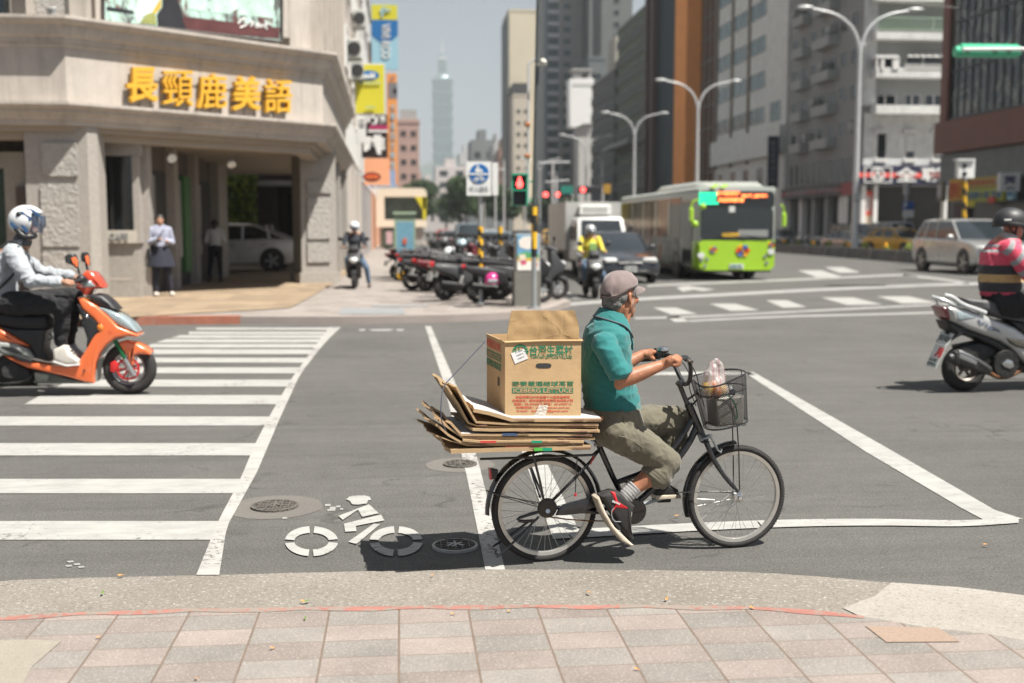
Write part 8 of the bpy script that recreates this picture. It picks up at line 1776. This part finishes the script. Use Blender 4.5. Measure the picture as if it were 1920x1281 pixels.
# helmets left on the scooters
def lidhelmet(c, mt, lab, r=.14):
    t = thing('helmet', lab, 'helmet', V(c)-V((0, 0, r*.7)), 0, 'helmets left on the parked scooters')
    m_ = MB(); m_.lathe([(r*.98, -r*.55), (r*1.02, -r*.2), (r*.96, r*.2), (r*.75, r*.62), (r*.4, r*.9), (.001, r)], c, (0, 0, 1), 24); part('shell', m_, mt, t); m_ = MB(); m_.torus(V(c)-V((0, 0, r*.55)), (0, 0, 1), r*.98, .012, 24, 6); part('rim', m_, BLK, t)
    m_ = MB(); m_.box(V(c)+V((0, -r*.9, -r*.1)), (r*1.2, r*.3, r*.5), bev=.02); part('visor', m_, LENS, t)
MG = mat('helmet_magenta', (.55, .02, .2), .25, 0, .05, 8, coat=1)
for (px_, py_, Y, mt, lab) in ((923, 525, 21.3, MG, 'magenta helmet hanging from the nearest parked scooter'), (856, 470, 27.2, HW, 'white helmet on the white parked scooter'), (880, 487, 26, HW, 'small white helmet beside the striped bollard'), (866, 458, 29.5, mat('helmet_pale_blue', (.45, .6, .66), .25, 0, .05, 8, coat=1), 'pale blue helmet on a parked scooter'), (842, 474, 28.3, HW, 'white helmet low among the parked scooters')):
    lidhelmet(atY(px_, py_, Y), mt, lab, .15)
# ---------------- background people
def bgperson(label, loc, rz, pose, top, bottom, hair=None, helmet=None, sc=1, skirt=False, sk=SKINL, arms=None, vox=.014):
    Rz = Matrix.Translation(V(loc)) @ Matrix.Rotation(rz, 4, 'Z') @ Matrix.Scale(sc, 4); T = lambda x, y, z: Rz @ V((x, y, z))
    if pose == 'ride':
        pel, che, hd = (-.18, 0, .82), (-.1, 0, 1.2), (-.05, 0, 1.52); legs = [((-.15, .1*s, .8), (.27, .15*s, .78), (.22, .14*s, .38)) for s in (-1, 1)]; fd = (1, 0, 0)
    elif pose == 'rest':
        pel, che, hd = (-.18, 0, .8), (-.1, 0, 1.2), (-.04, 0, 1.52); legs = [((-.15, -.1, .8), (.2, -.18, .75), (.22, -.16, .36)), ((-.15, .1, .8), (.05, .3, .5), (-.02, .36, .08))]; fd = (1, 0, 0)
    else:
        pel, che, hd = (0, 0, .92), (0, 0, 1.28), (.02, 0, 1.52); legs = [((0, .09, .9), (.03, .13, .48), (-.02, .19, .07)), ((0, -.09, .9), (.04, -.1, .48), (.0, -.12, .07))]; fd = (1, 0, 0)
    arms = arms or ([((-.1, .19*s, 1.36), (.05, .27*s, 1.1), (.42, .27*s, 1.05)) for s in (-1, 1)] if pose != 'stand' else [((0, .17, 1.34), (-.02, .24, 1.08), (.16, .1, 1.12)), ((0, -.17, 1.34), (-.02, -.24, 1.08), (.2, -.04, 1.16))])
    b = MB(); b.sph(T(hd[0], hd[1], hd[2]+.02), .088*sc, 14, 10); b.sph(T(hd[0]+.03, 0, hd[2]-.045), .06*sc, 12, 8); b.cap(T(hd[0]+.08, 0, hd[2]), T(hd[0]+.1, 0, hd[2]-.02), .012*sc); b.chain([T(*hd), T(che[0], 0, che[2]+.14), T(*che), T(*pel)], [.055*sc, .055*sc, .11*sc, .1*sc])
    for a in arms:
        b.chain([T(che[0], a[0][1]*.5, a[0][2]), T(*a[0]), T(*a[1]), T(*a[2])], [.06*sc, .045*sc, .038*sc, .028*sc]); p = V(a[2])
        for k in range(4): q = p+V((.03, (k-1.5)*.02, .0)); b.chain([T(*q), T(*(q+V((.045, 0, -.005))))], [.014*sc, .01*sc], 8)
        b.chain([T(*p), T(*(p+V((.04, -.035 if a[0][1] > 0 else .035, .01))))], [.02*sc, .012*sc], 8)
    for l in legs: b.chain([T(*l[0]), T(*l[1]), T(*l[2])], [.08*sc, .055*sc, .035*sc]); b.chain([T(*l[2]), T(l[2][0]+.12, l[2][1], l[2][2]-.03)], [.035*sc, .03*sc])
    m = remesh('person', b, vox*.85, sk, None, 3); c0 = T(*pel); c0 = V((c0.x, c0.y, loc[2])); m.data.transform(Matrix.Translation(-c0)); m.location = c0; WM[m.name] = Matrix.Translation(c0); tag(m, label, 'person')
    b = MB(); ux, uy = Rz.to_3x3() @ V((1, 0, 0)), Rz.to_3x3() @ V((0, 1, 0))
    b.eloft([(T(pel[0], 0, pel[2]-.02), ux*.13, uy*.16), (T((pel[0]+che[0])/2, 0, (pel[2]+che[2])/2), ux*.115, uy*.15), (T(che[0], 0, che[2]), ux*.125, uy*.18), (T(che[0], 0, che[2]+.12), ux*.09, uy*.16), (T(che[0]+.01, 0, che[2]+.18), ux*.055, uy*.06)], 20)
    for a in arms: b.chain([T(*a[0]), T(*a[1]), T(*V(a[1]).lerp(V(a[2]), .8))], [.07*sc, .056*sc, .045*sc])
    remesh('jacket' if pose != 'stand' else 'top', b, vox, top, m, 3)
    b = MB(); b.sph(T(*pel), (.14*sc, .16*sc, .12*sc))
    for l in legs: b.chain([T(*l[0]), T(*l[1]), T(*V(l[1]).lerp(V(l[2]), .85))], [.105*sc, .075*sc, .058*sc])
    remesh('trousers', b, vox, bottom, m, 3)
    if skirt: b = MB(); b.eloft([(T(0, 0, .6), ux*.24, uy*.29), (T(0, 0, .8), ux*.2, uy*.24), (T(0, 0, 1.02), ux*.12, uy*.15)], 20); part('skirt', b, bottom, m)
    for l in legs: b = MB(); b.box(T(l[2][0]+.06, l[2][1], max(.045, l[2][2]-.03)), (.26*sc, .095*sc, .08*sc), Matrix.Rotation(rz, 3, 'Z'), bev=.03); part('shoe', b, BLK if not skirt else SHW, m)
    if hair: b = MB(); b.sph(T(hd[0]-.015, 0, hd[2]+.035), (.1*sc, .095*sc, .1*sc), 14, 10); b.sph(T(hd[0]-.05, 0, hd[2]-.05), (.06*sc, .085*sc, .1*sc), 14, 10); part('hair', b, hair, m)
    if helmet: b = MB(); b.sph(T(hd[0]-.005, 0, hd[2]+.05), (.135*sc, .125*sc, .12*sc), 18, 12); h = part('helmet', b, helmet, m); b = MB(); b.sph(T(hd[0]+.035, 0, hd[2]+.0), (.1*sc, .1*sc, .07*sc), 14, 10); part('visor', b, VIS, h)
    return m
DHAIR = mat('dark_hair', (.015, .012, .01), .5); JEAN = m_cloth('blue_jeans', (.08, .13, .2)); LBT = m_cloth('pale_blue_top', (.34, .36, .46)); DKT = m_cloth('navy_skirt', (.018, .02, .035)); YJ = m_cloth('yellow_jacket', (.68, .56, .05)); DJ = m_cloth('dark_jacket', (.03, .035, .045)); WSH = m_cloth('white_shirt', (.6, .6, .6))
bgperson('woman in pale blue top and dark skirt looking at her phone in the arcade', (-5.12, 24.75, .145), -PI/2+.35, 'stand', LBT, DKT, hair=DHAIR, skirt=True, sc=1.06)
solo('phone', MB().box((-5.1, 24.5, 1.36), (.08, .02, .14), Matrix.Rotation(-.6, 3, 'X'), bev=.005), BLK, 'dark phone held by the woman in the arcade', 'phone')
m_ = MB().tube([(-5.02, 24.66, 1.56), (-5.16, 24.58, 1.35), (-5.3, 24.62, 1.15)], .012, 6, smooth=1); m_.box((-5.34, 24.66, 1.05), (.07, .2, .24), bev=.03); solo('shoulder_bag', m_, BLKC, 'dark shoulder bag of the woman in the arcade', 'bag')
bgperson('man in white shirt and black trousers walking deep in the arcade', (-5.0, 31.2, .145), PI/2, 'stand', WSH, BLKC, hair=DHAIR, sc=1.02)
bgperson('scooter rider in yellow jacket and silver helmet waiting beside the black car', (4.42, 25.9, 0), -PI/2, 'rest', YJ, JEAN, helmet=mat('helmet_silver', (.45, .46, .46), .25, .4, .05, 8, coat=1), sc=1.0)
m_ = MB().box((4.42, 25.62, 1.12), (.16, .05, .3), bev=.02); solo('vest_panel', m_, mat('vest_green', (.25, .42, .12), .7), 'green front panel worn over the yellow jacket', 'bib')
scooter('scooter', 'dark scooter under the rider in the yellow jacket', PK['black'], (4.42, 25.9, 0), -PI/2)
bgperson('rider in dark jacket, jeans and white helmet on the pavement scooter by the pillar', (-1.12, 28.0, K), -PI/2, 'rest', DJ, JEAN, helmet=HW, sc=.97)
scooter('scooter', 'black scooter with its lamp lit by the sun on the pavement by the arcade pillar', PK['black'], (-1.12, 28.0, K), -PI/2, sc=.97)
bgperson('far scooter rider with grey helmet behind the white truck', (9.55, 47.8, 0), -PI/2, 'ride', m_cloth('slate_jacket', (.08, .1, .13)), JEAN, helmet=mat('helmet_grey', (.35, .35, .36), .3, 0, .05, 8, coat=1), sc=1.05)
scooter('scooter', 'scooter of the far rider behind the white truck', PK['grey'], (9.55, 47.8, 0), -PI/2)
# ---------------- street furniture
YB = mat('band_yellow', (.82, .47, .02), .5, 0, .08, 12); GALV = mat('galvanised', (.38, .39, .39), .5, .5, .12, 12); DPOLE = mat('pole_dark_grey', (.09, .1, .1), .5, .3, .15, 8); LGREY = mat('lamp_grey', (.56, .57, .57), .4, .2, .06, 4)
def stripes(p0, p1, r, n, par, twist=.9):
    m_ = MB(); S_n = 24; a = V(p0); b = V(p1)
    L = int(n*4); hgt = (b-a).length
    for i in range(L):
        for j in range(S_n):
            t0, t1 = 2*PI*j/S_n, 2*PI*(j+1)/S_n; z0, z1 = hgt*i/L, hgt*(i+1)/L
            k = math.floor(((z0+z1)/2/hgt*n*2)+(t0/(2*PI))*2*twist)
            m_.m(YB if k % 2 == 0 else BLK)
            m_.face([a+V((r*math.cos(t), r*math.sin(t), z)) for t, z in ((t0, z0), (t1, z0), (t1, z1), (t0, z1))])
    return part('striped_sleeve', m_, None, par)
pb = V((2.43, 20.35, K)); yz = lambda y, Y=20.35: atY(1000, y, Y).z
t = thing('signal_pole', 'tall dark traffic pole with black and yellow striped sleeve in front of the poster box', 'pole', pb)
part('pole', MB().cyl(pb, (pb.x, pb.y, yz(475)), .05, .05, 16), GALV, t); part('upper_pole', MB().cyl((pb.x, pb.y, yz(395)), (pb.x+.1, pb.y, 7.5), .044, .036, 16), DPOLE, t); stripes((pb.x, pb.y, yz(482)), (pb.x, pb.y, yz(388)), .055, 1.6, t)
part('base_plate', MB().cyl(pb, pb+Z*.03, .13, .13, 16), GALV, t)
part('thin_conduit', MB().tube([(pb.x-.11, pb.y, yz(380)), (pb.x-.11, pb.y, yz(120)), (pb.x+.02, pb.y, yz(110))], .022, 8), LGREY, t)
m_ = MB(); m_.tube([(pb.x, pb.y, yz(122)), (pb.x+.12, pb.y-.05, yz(122))], .02, 6); m_.box((pb.x+.15, pb.y-.1, yz(118)), (.09, .26, .1), Matrix.Rotation(.3, 3, 'X'), bev=.02); part('camera', m_, mat('camera_cream', (.6, .57, .5), .5), t)
for y in (234, 293): part('orange_fitting', MB().box((pb.x-.13, pb.y-.03, yz(y)), (.1, .08, .08), bev=.02), mat('fitting_orange', (.35, .14, .05), .6), t)
SGN = mat('signal_green', (.02, .3, .17), .4, 0, .08, 10, coat=.4); PP = Plane(V((0, 20.25, 0)), (1, 0))
t = thing('pedestrian_signal', 'pedestrian signal with a glowing red standing figure on the dark traffic pole', 'traffic light', PP(975, 386))
m_ = MB(); slab(m_, PP, 961, 988, 326, 386, 0, .2); slab(m_, PP, 959, 990, 325, 329, -.15, .1); slab(m_, PP, 959, 962, 327, 356, -.12, 0); slab(m_, PP, 987, 990, 327, 386, -.12, 0); slab(m_, PP, 961, 988, 355, 358, -.13, 0); part('housing', m_, SGN, t)
for y0, y1 in ((330, 355), (359, 384)): m_ = MB(); slab(m_, PP, 963, 986, y0, y1, -.012, 0); part('lamp_panel', m_, BLK, t)
RLED = mat('red_led', (.9, .05, .04), .5, emit=(1, .07, .06), es=3.2); m_ = ell(PP, 974.5, 335.5, 3.3, 3.6, -.03, -.013); m_.prism([PP(x, y, -.03) for x, y in ((970, 339), (979, 339), (981, 346), (978.5, 352), (970.5, 352), (968, 346))], (0, .015, 0)); part('red_figure', m_, RLED, t)
part('bracket', MB().tube([PP(988, 340, .1), (pb.x, pb.y, yz(340))], .02, 6).tube([PP(988, 376, .1), (pb.x, pb.y, yz(376))], .02, 6), SGN, t)
# blue round sign
sb_ = V((1.55, 21.75, K)); SP = Plane(V((0, 21.68, 0)), (1, 0)); t = thing('shared_path_sign', 'white sign with a blue disc showing a pedestrian above a bicycle on a grey pole', 'sign', sb_)
part('pole', MB().cyl(sb_, (sb_.x, sb_.y, SP(900, 310).z), .042, .042, 14), GALV, t); m_ = MB(); slab(m_, SP, 875, 921, 303, 367, -.02, .01); part('board', m_, WHT, t)
dd = part('blue_disc', ell(SP, 898.5, 326, 18.5, 18.5, -.03, -.02), C('disc_blue', 25, 100, 165), t); m_ = MB(); slab(m_, SP, 880, 917, 325, 328, -.04, -.03); part('white_bar', m_, WHT, dd)
m_ = ell(SP, 896, 312, 2.2, 2.4, -.04, -.03); m_.prism([SP(x, y, -.04) for x, y in ((893, 315), (899, 315), (902, 322), (898, 323.5), (892, 323.5), (891, 319))], (0, .01, 0)); m_.prism([SP(x, y, -.04) for x, y in ((900, 317), (905, 319), (905, 323), (901, 323))], (0, .01, 0)); part('pedestrian_mark', m_, WHT, dd)
m_ = annul(SP, 892, 337, 2.6, 3.8, -.04, -.03); 
for seg in (annul(SP, 905, 337, 2.6, 3.8, -.04, -.03),): m_.v += []; o_ = len(m_.v); m_.v += seg.v; m_.f += [[i+o_ for i in f] for f in seg.f]; m_.mi += seg.mi
m_.tube([SP(892, 337, -.035), SP(896, 331, -.035), SP(903, 331, -.035), SP(905, 337, -.035)], .008, 5).tube([SP(892, 337, -.035), SP(899, 337, -.035), SP(903, 331, -.035)], .008, 5); part('bicycle_mark', m_, WHT, dd)
part('lettering', textfit(MB(), '行人優先', pq(SP, 880, 916, 349, 358, -.03), .005, .01), GREY, t)
m_ = MB(); slab(m_, SP, 923, 934, 305, 366, .5, .54); part('second_board', m_, WHT, t) if False else solo('blank_sign', m_, WHT, 'narrow white board just right of the blue round sign', 'sign')
stripes((sb_.x, sb_.y, SP(900, 518).z), (sb_.x, sb_.y, SP(900, 425).z), .05, 4, t, .5); part('base', MB().cyl(sb_, sb_+Z*.02, .12, .12, 14), GALV, t)
q = V((2.28, 25.6, K)); t = thing('bollard_post', 'second striped post standing further back among the parked scooters', 'post', q); part('pole', MB().cyl(q, q+Z*1.55, .04, .04, 12), GALV, t); stripes(q+Z*.75, q+Z*1.5, .05, 2.6, t, 0)
# poster box
PB = Plane(V((0, 20.9, 0)), (1, 0)); t = thing('poster_box', 'box with a colourful poster standing on a grey concrete plinth beside the traffic pole', 'box', PB(990, 577))
m_ = MB(); slab(m_, PB, 965, 1014, 508, 577, 0, .5); part('plinth', m_, m_concrete('plinth_concrete', (.15, .15, .135), (.23, .22, .19), .4), t); m_ = MB(); slab(m_, PB, 968, 1013, 438, 509, .02, .4); part('cabinet', m_, mat('cabinet_grey', (.42, .43, .42), .5), t)
def pbp(col, pts, o=-.004, nm='poster_patch'): return MB().prism([PB(x, y, o) for x, y in pts], (0, .012, 0)), mat('poster_%d%d%d' % col, srgb(col), .5, 0, .1, 20), nm
po = MB(); slab(po, PB, 970, 1010, 441, 507, 0, .02); po = part('poster', po, C('poster_blue', 110, 165, 200), t)
for k, (col, pts) in enumerate((((235, 228, 220), [(972, 452), (980, 444), (995, 443), (1006, 448), (1004, 462), (990, 468), (975, 464)]), ((95, 165, 110), [(970, 478), (985, 472), (1010, 476), (1010, 484), (970, 486)]), ((225, 185, 90), [(970, 484), (1010, 484), (1010, 490), (970, 492)]), ((240, 235, 225), [(970, 490), (1010, 490), (1010, 507), (970, 507)]), ((215, 95, 125), [(976, 489), (987, 488), (987, 496), (977, 497)]), ((215, 105, 75), [(999, 492), (1008, 492), (1008, 500), (999, 500)]), ((60, 50, 55), [(1000, 486), (1006, 486), (1006, 489), (1000, 489)]), ((230, 215, 190), [(973, 478), (985, 477), (986, 488), (974, 489)]))):
    mb_, mt, nm = pbp(col, pts, -.003-.0015*k); part(nm, mb_, mt, po)
# blue utility pillar and green cabinet
UB = Plane(V((0, 31.4, 0)), (1, 0)); UBL = mat('utility_blue', (.15, .32, .42), .6, 0, .15, 9); t = thing('utility_pillar', 'light blue utility pillar with a yellow and black striped foot on the pavement', 'cabinet', UB(760, 525))
m_ = MB(); slab(m_, UB, 744, 776, 416, 488, 0, .5); part('cabinet', m_, UBL, t); m_ = MB(); slab(m_, UB, 748, 774, 487, 503, .06, .45); part('neck', m_, mat('utility_dark_blue', (.03, .1, .2), .6), t)
m_ = MB(); slab(m_, UB, 742, 779, 502, 525, -.06, .55); ft = part('foot', m_, BLK, t)
for x in (742, 757): part('yellow_stripe', MB().prism([UB(x, 503, -.07), UB(x+11, 503, -.07), UB(x+20, 524, -.07), UB(x+8 if x > 745 else x+5, 524, -.07)], (0, .012, 0)), YB, ft)
part('lettering', textfit(textfit(MB(), '禁', pq(UB, 755, 763, 446, 459, -.01), .01, .02), '止', pq(UB, 755, 763, 464, 478, -.01), .01, .02), C('warn_red', 225, 110, 80), t)
t = thing('green_cabinet', 'pale green street cabinet behind the blue utility pillar', 'cabinet', (.38, 33, K)); part('body', MB().bx(-.17, .45, 33, 33.6, K, 2.0), mat('cabinet_green', (.3, .38, .27), .6, 0, .1, 8), t); part('lid', MB().bx(-.2, .48, 32.95, 33.65, 2.0, 2.08), mat('cabinet_green', (.3, .38, .27), .6), t)
# street lamps on the median
LX = 25.7
def lamp_proto(H_):
    t = thing('street_lamp', 'x', 'street lamp', (0, 0, 0), 0, 'double armed street lamps along the median')
    m_ = MB(); m_.tube([(0, 0, 0), (0, 0, H_*.45), (0, 0, H_*.86)], [.22, .16, .12], 14); m_.cyl((0, 0, 0), (0, 0, .9), .3, .26, 14); lp('pole', m_, LGREY, t)
    for s in (-1, 1):
        m_ = MB(); m_.tube([(0, 0, H_*.8), (s*.12, 0, H_*.87), (s*.6, 0, H_*.93), (s*1.5, 0, H_*.972), (s*2.9, 0, H_*.99)], [.1, .1, .085, .07], 10, smooth=2); a = lp('arm', m_, LGREY, t); m_ = MB(); m_.sph((s*3.3, 0, H_*.995), (.52, .17, .12), 16, 8); lp('lamp_head', m_, LGREY, a); m_ = MB(); m_.sph((s*3.35, 0, H_*.995-.05), (.35, .13, .1), 14, 8); lp('lens', m_, LAMPG, a)
    m_ = MB(); m_.box((0, -.2, 3.4), (.35, .2, .5), bev=.03); lp('control_box', m_, GREY, t)
    return t
l0 = lamp_proto(14.3); l0.location = (26.65, 64, .0); l0['label'] = 'nearest and tallest double street lamp on the median in front of the grey apartment block'
for x, y, h, lab in ((26.2, 98, 1.02, 'second double street lamp before the orange brick pillar'), (25.8, 123, 1.0, 'third double street lamp above the front of the bus'), (25.4, 153, 1.0, 'fourth double street lamp before the white advertising box'), (25.5, 205, 1.0, 'small far double street lamp beside the traffic masts')): dup(l0, (x, y, 0), 0, lab, h)
# median barrier
t = thing('median_barrier', 'low dark concrete median barrier with small plants behind the silver car', 'barrier', (24.5, 60, 0)); BARM = m_concrete('barrier_concrete', (.08, .08, .075), (.16, .155, .145), .3)
k_ = 0; y = 44.0
while y < 160:
    w = MB(); x = 23.6+(y-50)*.075 if y < 80 else 25.85; w.prism([(x-.25, y, 0), (x+.25, y, 0), (x+.12, y, .55), (x-.12, y, .55)], (.25, 3.6, 0)); part('segment', w, BARM, t); y += 3.75
    if y > 90: y += 0
for i in range(10):
    y = 50+i*3.1; p = V((24.5+(y-50)*.06, y+.3, .55)); tt = thing('median_plant', ORD[i]+' small green plant sprouting behind the median barrier', 'plant', (p.x+.4, p.y, 0), 0, 'small plants behind the median barrier'); m_ = MB(); rr = random.Random(i); leaves(m_, p+V((.4, 0, .1)), (.18, .25, .22), 60, .09, rnd=rr, mts=GRN); part('foliage', m_, None, tt, None); part('stem', MB().cyl((p.x+.4, p.y, 0), p+V((.4, 0, .1)), .015, .01, 5), BARK, tt)
for i, (px_, py_) in enumerate(((1660, 458), (1592, 458), (1525, 454), (1470, 451))): q = atY(px_, py_, {1470: 74, 1525: 67, 1592: 62, 1660: 56}[px_]); tt = thing('marker_light', ORD[i]+' small amber marker on the median barrier', 'marker', q-Z*.12, 0, 'amber markers on the median barrier'); part('marker', MB().cyl(q-Z*.12, q+Z*.08, .12, .1, 10), mat('marker_amber', (.85, .4, .02), .5), tt); part('stem', MB().cyl((q.x, q.y, .5), q-Z*.1, .03, .03, 6), BLK, tt)
# green signal head on its arm at the right edge
GPn = Plane(V((0, 28, 0)), (1, 0)); t = thing('traffic_signal', 'long green traffic signal head seen from behind on a white arm', 'traffic light', GPn(1850, 110)); GLT = mat('signal_green_light', (.06, .5, .28), .35, 0, .06, 10, coat=.4)
m_ = MB(); a, b = GPn(1797, 97), GPn(1910, 95); m_.box((a+b)/2, ((b-a).length, .3, .32), bev=.06); part('housing', m_, GLT, t); m_ = MB(); m_.cyl(GPn(1790, 97), GPn(1800, 97), .13, .16, 14); part('end_cap', m_, GLT, t)
for i in range(5): x = 1810+i*23; m_ = MB(); m_.cyl(GPn(x, 97, .1), GPn(x, 97, .5), .14, .16, 16); part('visor', m_, SGN, t); 
m_ = MB()
for i in range(7): x = 1802+i*17; m_.cyl(GPn(x, 84, -.05), GPn(x, 81, -.05), .03, .03, 8)
part('bolts', m_, SGN, t); m_ = MB()
for x in (1815, 1867, 1893): m_.box(GPn(x, 94, -.17), (.07, .12, .16), bev=.02)
part('clamps', m_, SGN, t)
t = thing('signal_mast', 'white horizontal arm and mast carrying the green signal head', 'pole', (17.6, 28, 0)); part('arm', MB().tube([GPn(1805, 93, -.22), GPn(2000, 92, -.22)], .05, 10), WHT, t); q = GPn(2000, 92, -.22); part('mast', MB().cyl((q.x, q.y, 0), q+Z*.3, .12, .08, 12), WHT, t)
# white signal box on a striped pole, seen from behind
Q_ = Plane(V((0, 46, 0)), (1, 0)); c = Q_(1812, 380); t = thing('pedestrian_signal', 'white signal box with two round lamps on a striped pole behind the silver car', 'traffic light', (c.x, c.y, 0)); m_ = MB(); slab(m_, Q_, 1797, 1827, 300, 334, 0, .3); part('housing', m_, WHT, t); m_ = MB(); slab(m_, Q_, 1795, 1829, 298, 301, -.1, .3); part('cover', m_, WHT, t)
for y in (311, 326): part('round_lamp', ell(Q_, 1809, y, 4.5, 4.5, -.03, 0), BLK, t)
part('pole', MB().cyl((c.x, c.y+.15, 0), (c.x, c.y+.15, Q_(1812, 330).z), .06, .06, 12), LGREY, t); stripes((c.x, c.y+.15, Q_(1812, 420).z), (c.x, c.y+.15, Q_(1812, 340).z), .095, 3, t, .8)
# parking sign on a grey column
Q_ = Plane(V((0, 72, 0)), (1, 0)); c = Q_(1702, 440); t = thing('parking_sign', 'blue and white parking sign on a grey column in front of the supermarket', 'sign', (c.x, c.y, 0)); part('column', MB().cyl((c.x-.1, c.y+.2, 0), (c.x-.1, c.y+.2, Q_(1698, 342).z), .1, .1, 12).cyl((c.x-.1, c.y+.2, Q_(1698, 365).z), (c.x-.1, c.y+.2, Q_(1698, 342).z), .22, .22, 14), GREY, t)
m_ = MB(); slab(m_, Q_, 1693, 1713, 378, 393, 0, .05); bp_ = part('blue_board', m_, C('park_blue', 30, 75, 150), t); part('lettering', textfit(MB(), 'P', pq(Q_, 1695, 1701, 380, 391, -.01), .02, .03), WHT, bp_); m_ = MB(); slab(m_, Q_, 1693, 1713, 394, 408, 0, .05); part('white_board', m_, PLT, t)
# distant masts and poles in the middle of the street
for k, (px_, y0, Y, r_, lab) in enumerate(((929, 310, 60, .05, 'thin pale mast beside the white sign board'), (945, 300, 75, .07, 'grey pole right of the blue round sign'), (984, 300, 90, .08, 'pale pole behind the pedestrian signal'), (1036, 300, 110, .16, 'pale mast left of the white truck'), (1043, 330, 55, .06, 'white pole beside the truck'), (908, 380, 85, .06, 'thin grey pole below the round sign'), (1128, 300, 150, .12, 'far grey pole above the truck'))):
    a = atY(px_, 430, Y); t = thing('utility_pole', lab, 'pole', (a.x, Y, 0), 0, 'poles down the middle of the street'); z = atY(px_, y0, Y).z; part('shaft', MB().cyl((a.x, Y, 0), (a.x, Y, z), r_, r_*.7, 10), LGREY, t)
    if k in (0, 3, 4): part('cross_arm', MB().tube([(a.x-3*r_/.1*.3, Y, z-.3), (a.x+3*r_/.1*.35, Y, z-.2)], r_*.5, 8), LGREY, t)
for px_, py_, Y, lab in ((1045, 365, 100, 'red signal light left of the truck'), (1093, 356, 75, 'red signal light above the truck'), (1023, 365, 140, 'small far red signal light')):
    a = atY(px_, py_, Y); t = thing('traffic_signal', lab, 'traffic light', (a.x, Y, a.z-.3)); part('housing', MB().box((a.x+.5, Y+.1, a.z), (1.6, .2, .5), bev=.05), BLK, t); part('red_lamp', MB().cyl((a.x, Y, a.z), (a.x, Y-.1, a.z), .19*Y/90, .19*Y/90, 16), RLED, t); part('arm', MB().tube([(a.x+1.2, Y+.2, a.z), (a.x+1.4, Y+.2, a.z), (a.x+1.4, Y+.2, 0)], .06, 8), LGREY, t)
a = atY(1063, 356, 100); t = thing('road_sign', 'green road sign above the truck', 'sign', (a.x, 100, a.z-.6)); part('board', MB().box(a, (1.1, .1, .7)), C('sign_teal', 35, 125, 110), t); part('post', MB().cyl((a.x, 100.1, 0), (a.x, 100.1, a.z), .05, .05, 6), LGREY, t)
a = atY(1138, 354, 60); t = thing('road_sign', 'amber road sign between the truck and the bus', 'sign', (a.x, 60, a.z-.6)); part('board', MB().box(a, (.4, .1, .5)), mat('dim_amber', (.35, .2, .03), .5), t); part('post', MB().cyl((a.x, 60.1, 0), (a.x, 60.1, a.z), .05, .05, 6), BLK, t)
# fallen leaves
WHERE = 'on the road between pedals and front wheel;on the gutter below the zebra crossing;at the gutter edge left of the bicycle lane;on the gutter below the front wheel;on the gutter below the bicycle marking;touching the green leaf on the gutter;on a grey tile left of centre;on the asphalt near the right corner of the white box;on the gutter right of the front wheel;on the lowest tiles right of centre;on the asphalt just right of the front wheel;on the tiles at the far left;on the tiles just below the red line;on the tiles below the rear wheel;at the bottom edge of the tiles;beside the red line below the rear wheel;by the red line right of the front wheel;at the gutter edge below the shaded manhole'.split(';')
LV = mat('dry_leaf', (.55, .26, .06), .7, 0, .3, 60); LG = mat('green_leaf', (.12, .2, .04), .7)
for k, (x, y, g, s) in enumerate(((1270, 967, 0, 1.1), (192, 1112, 1, 1), (228, 1079, 0, 1.1), (1104, 1111, 0, 1), (575, 1127, 1, 1.2), (568, 1128, 0, .8), (512, 1215, 0, .8), (1848, 1021, 0, 1.1), (1250, 1123, 0, .9), (1195, 1255, 0, .7), (1497, 873, 0, .7), (185, 1195, 0, .8), (572, 1160, 1, .8), (850, 1151, 0, .7), (368, 1272, 0, .7), (955, 1146, 0, .7), (1410, 1140, 0, .8), (812, 1078, 0, .7))):
    p = G(x, y, .016); a = k*1.7; d = V((math.cos(a), math.sin(a), 0)); e = V((-d.y, d.x, 0)); s_ = .017*s
    m_ = MB(); m_.add([p-d*s_, p-e*s_*.4-d*s_*.1+Z*.002, p+e*s_*.4-d*s_*.1+Z*.004, p+Z*.001, p-e*s_*.35+d*s_*.5+Z*.005, p+e*s_*.35+d*s_*.5+Z*.001, p+d*s_*1.1+Z*.006], [(0, 1, 3), (0, 3, 2), (1, 4, 3), (3, 5, 2), (3, 4, 6), (3, 6, 5)]); solo('fallen_leaf', m_, LG if g else LV, ('small green leaf ' if g else 'small dry leaf ')+WHERE[k], 'leaf', 'leaves fallen in the road and on the pavement' if not g else 'green leaves fallen by the kerb')
# overhead wire at the top right
solo('overhead_wire', MB().tube([atY(1640, 0, 60), atY(1780, 14, 60), atY(1960, 24, 60)], .02, 5, smooth=1), BLK, 'thin overhead wire crossing in front of the grey apartment block', 'wire')
# ---------------- haze
HZ = bpy.data.materials.new('haze_air'); HZ.use_nodes = True; ht = HZ.node_tree; ht.nodes.remove(ht.nodes['Principled BSDF'])
pv = ht.nodes.new('ShaderNodeVolumePrincipled'); pv.inputs['Color'].default_value = (.85, .925, .965, 1); pv.inputs['Density'].default_value = .0003; pv.inputs['Anisotropy'].default_value = .2
ht.links.new(pv.outputs[0], ht.nodes['Material Output'].inputs['Volume'])
m_ = MB().bx(-3100, 3700, -70, 9100, -1, 560); hz = part('haze', m_, HZ); tag(hz, kind='stuff')
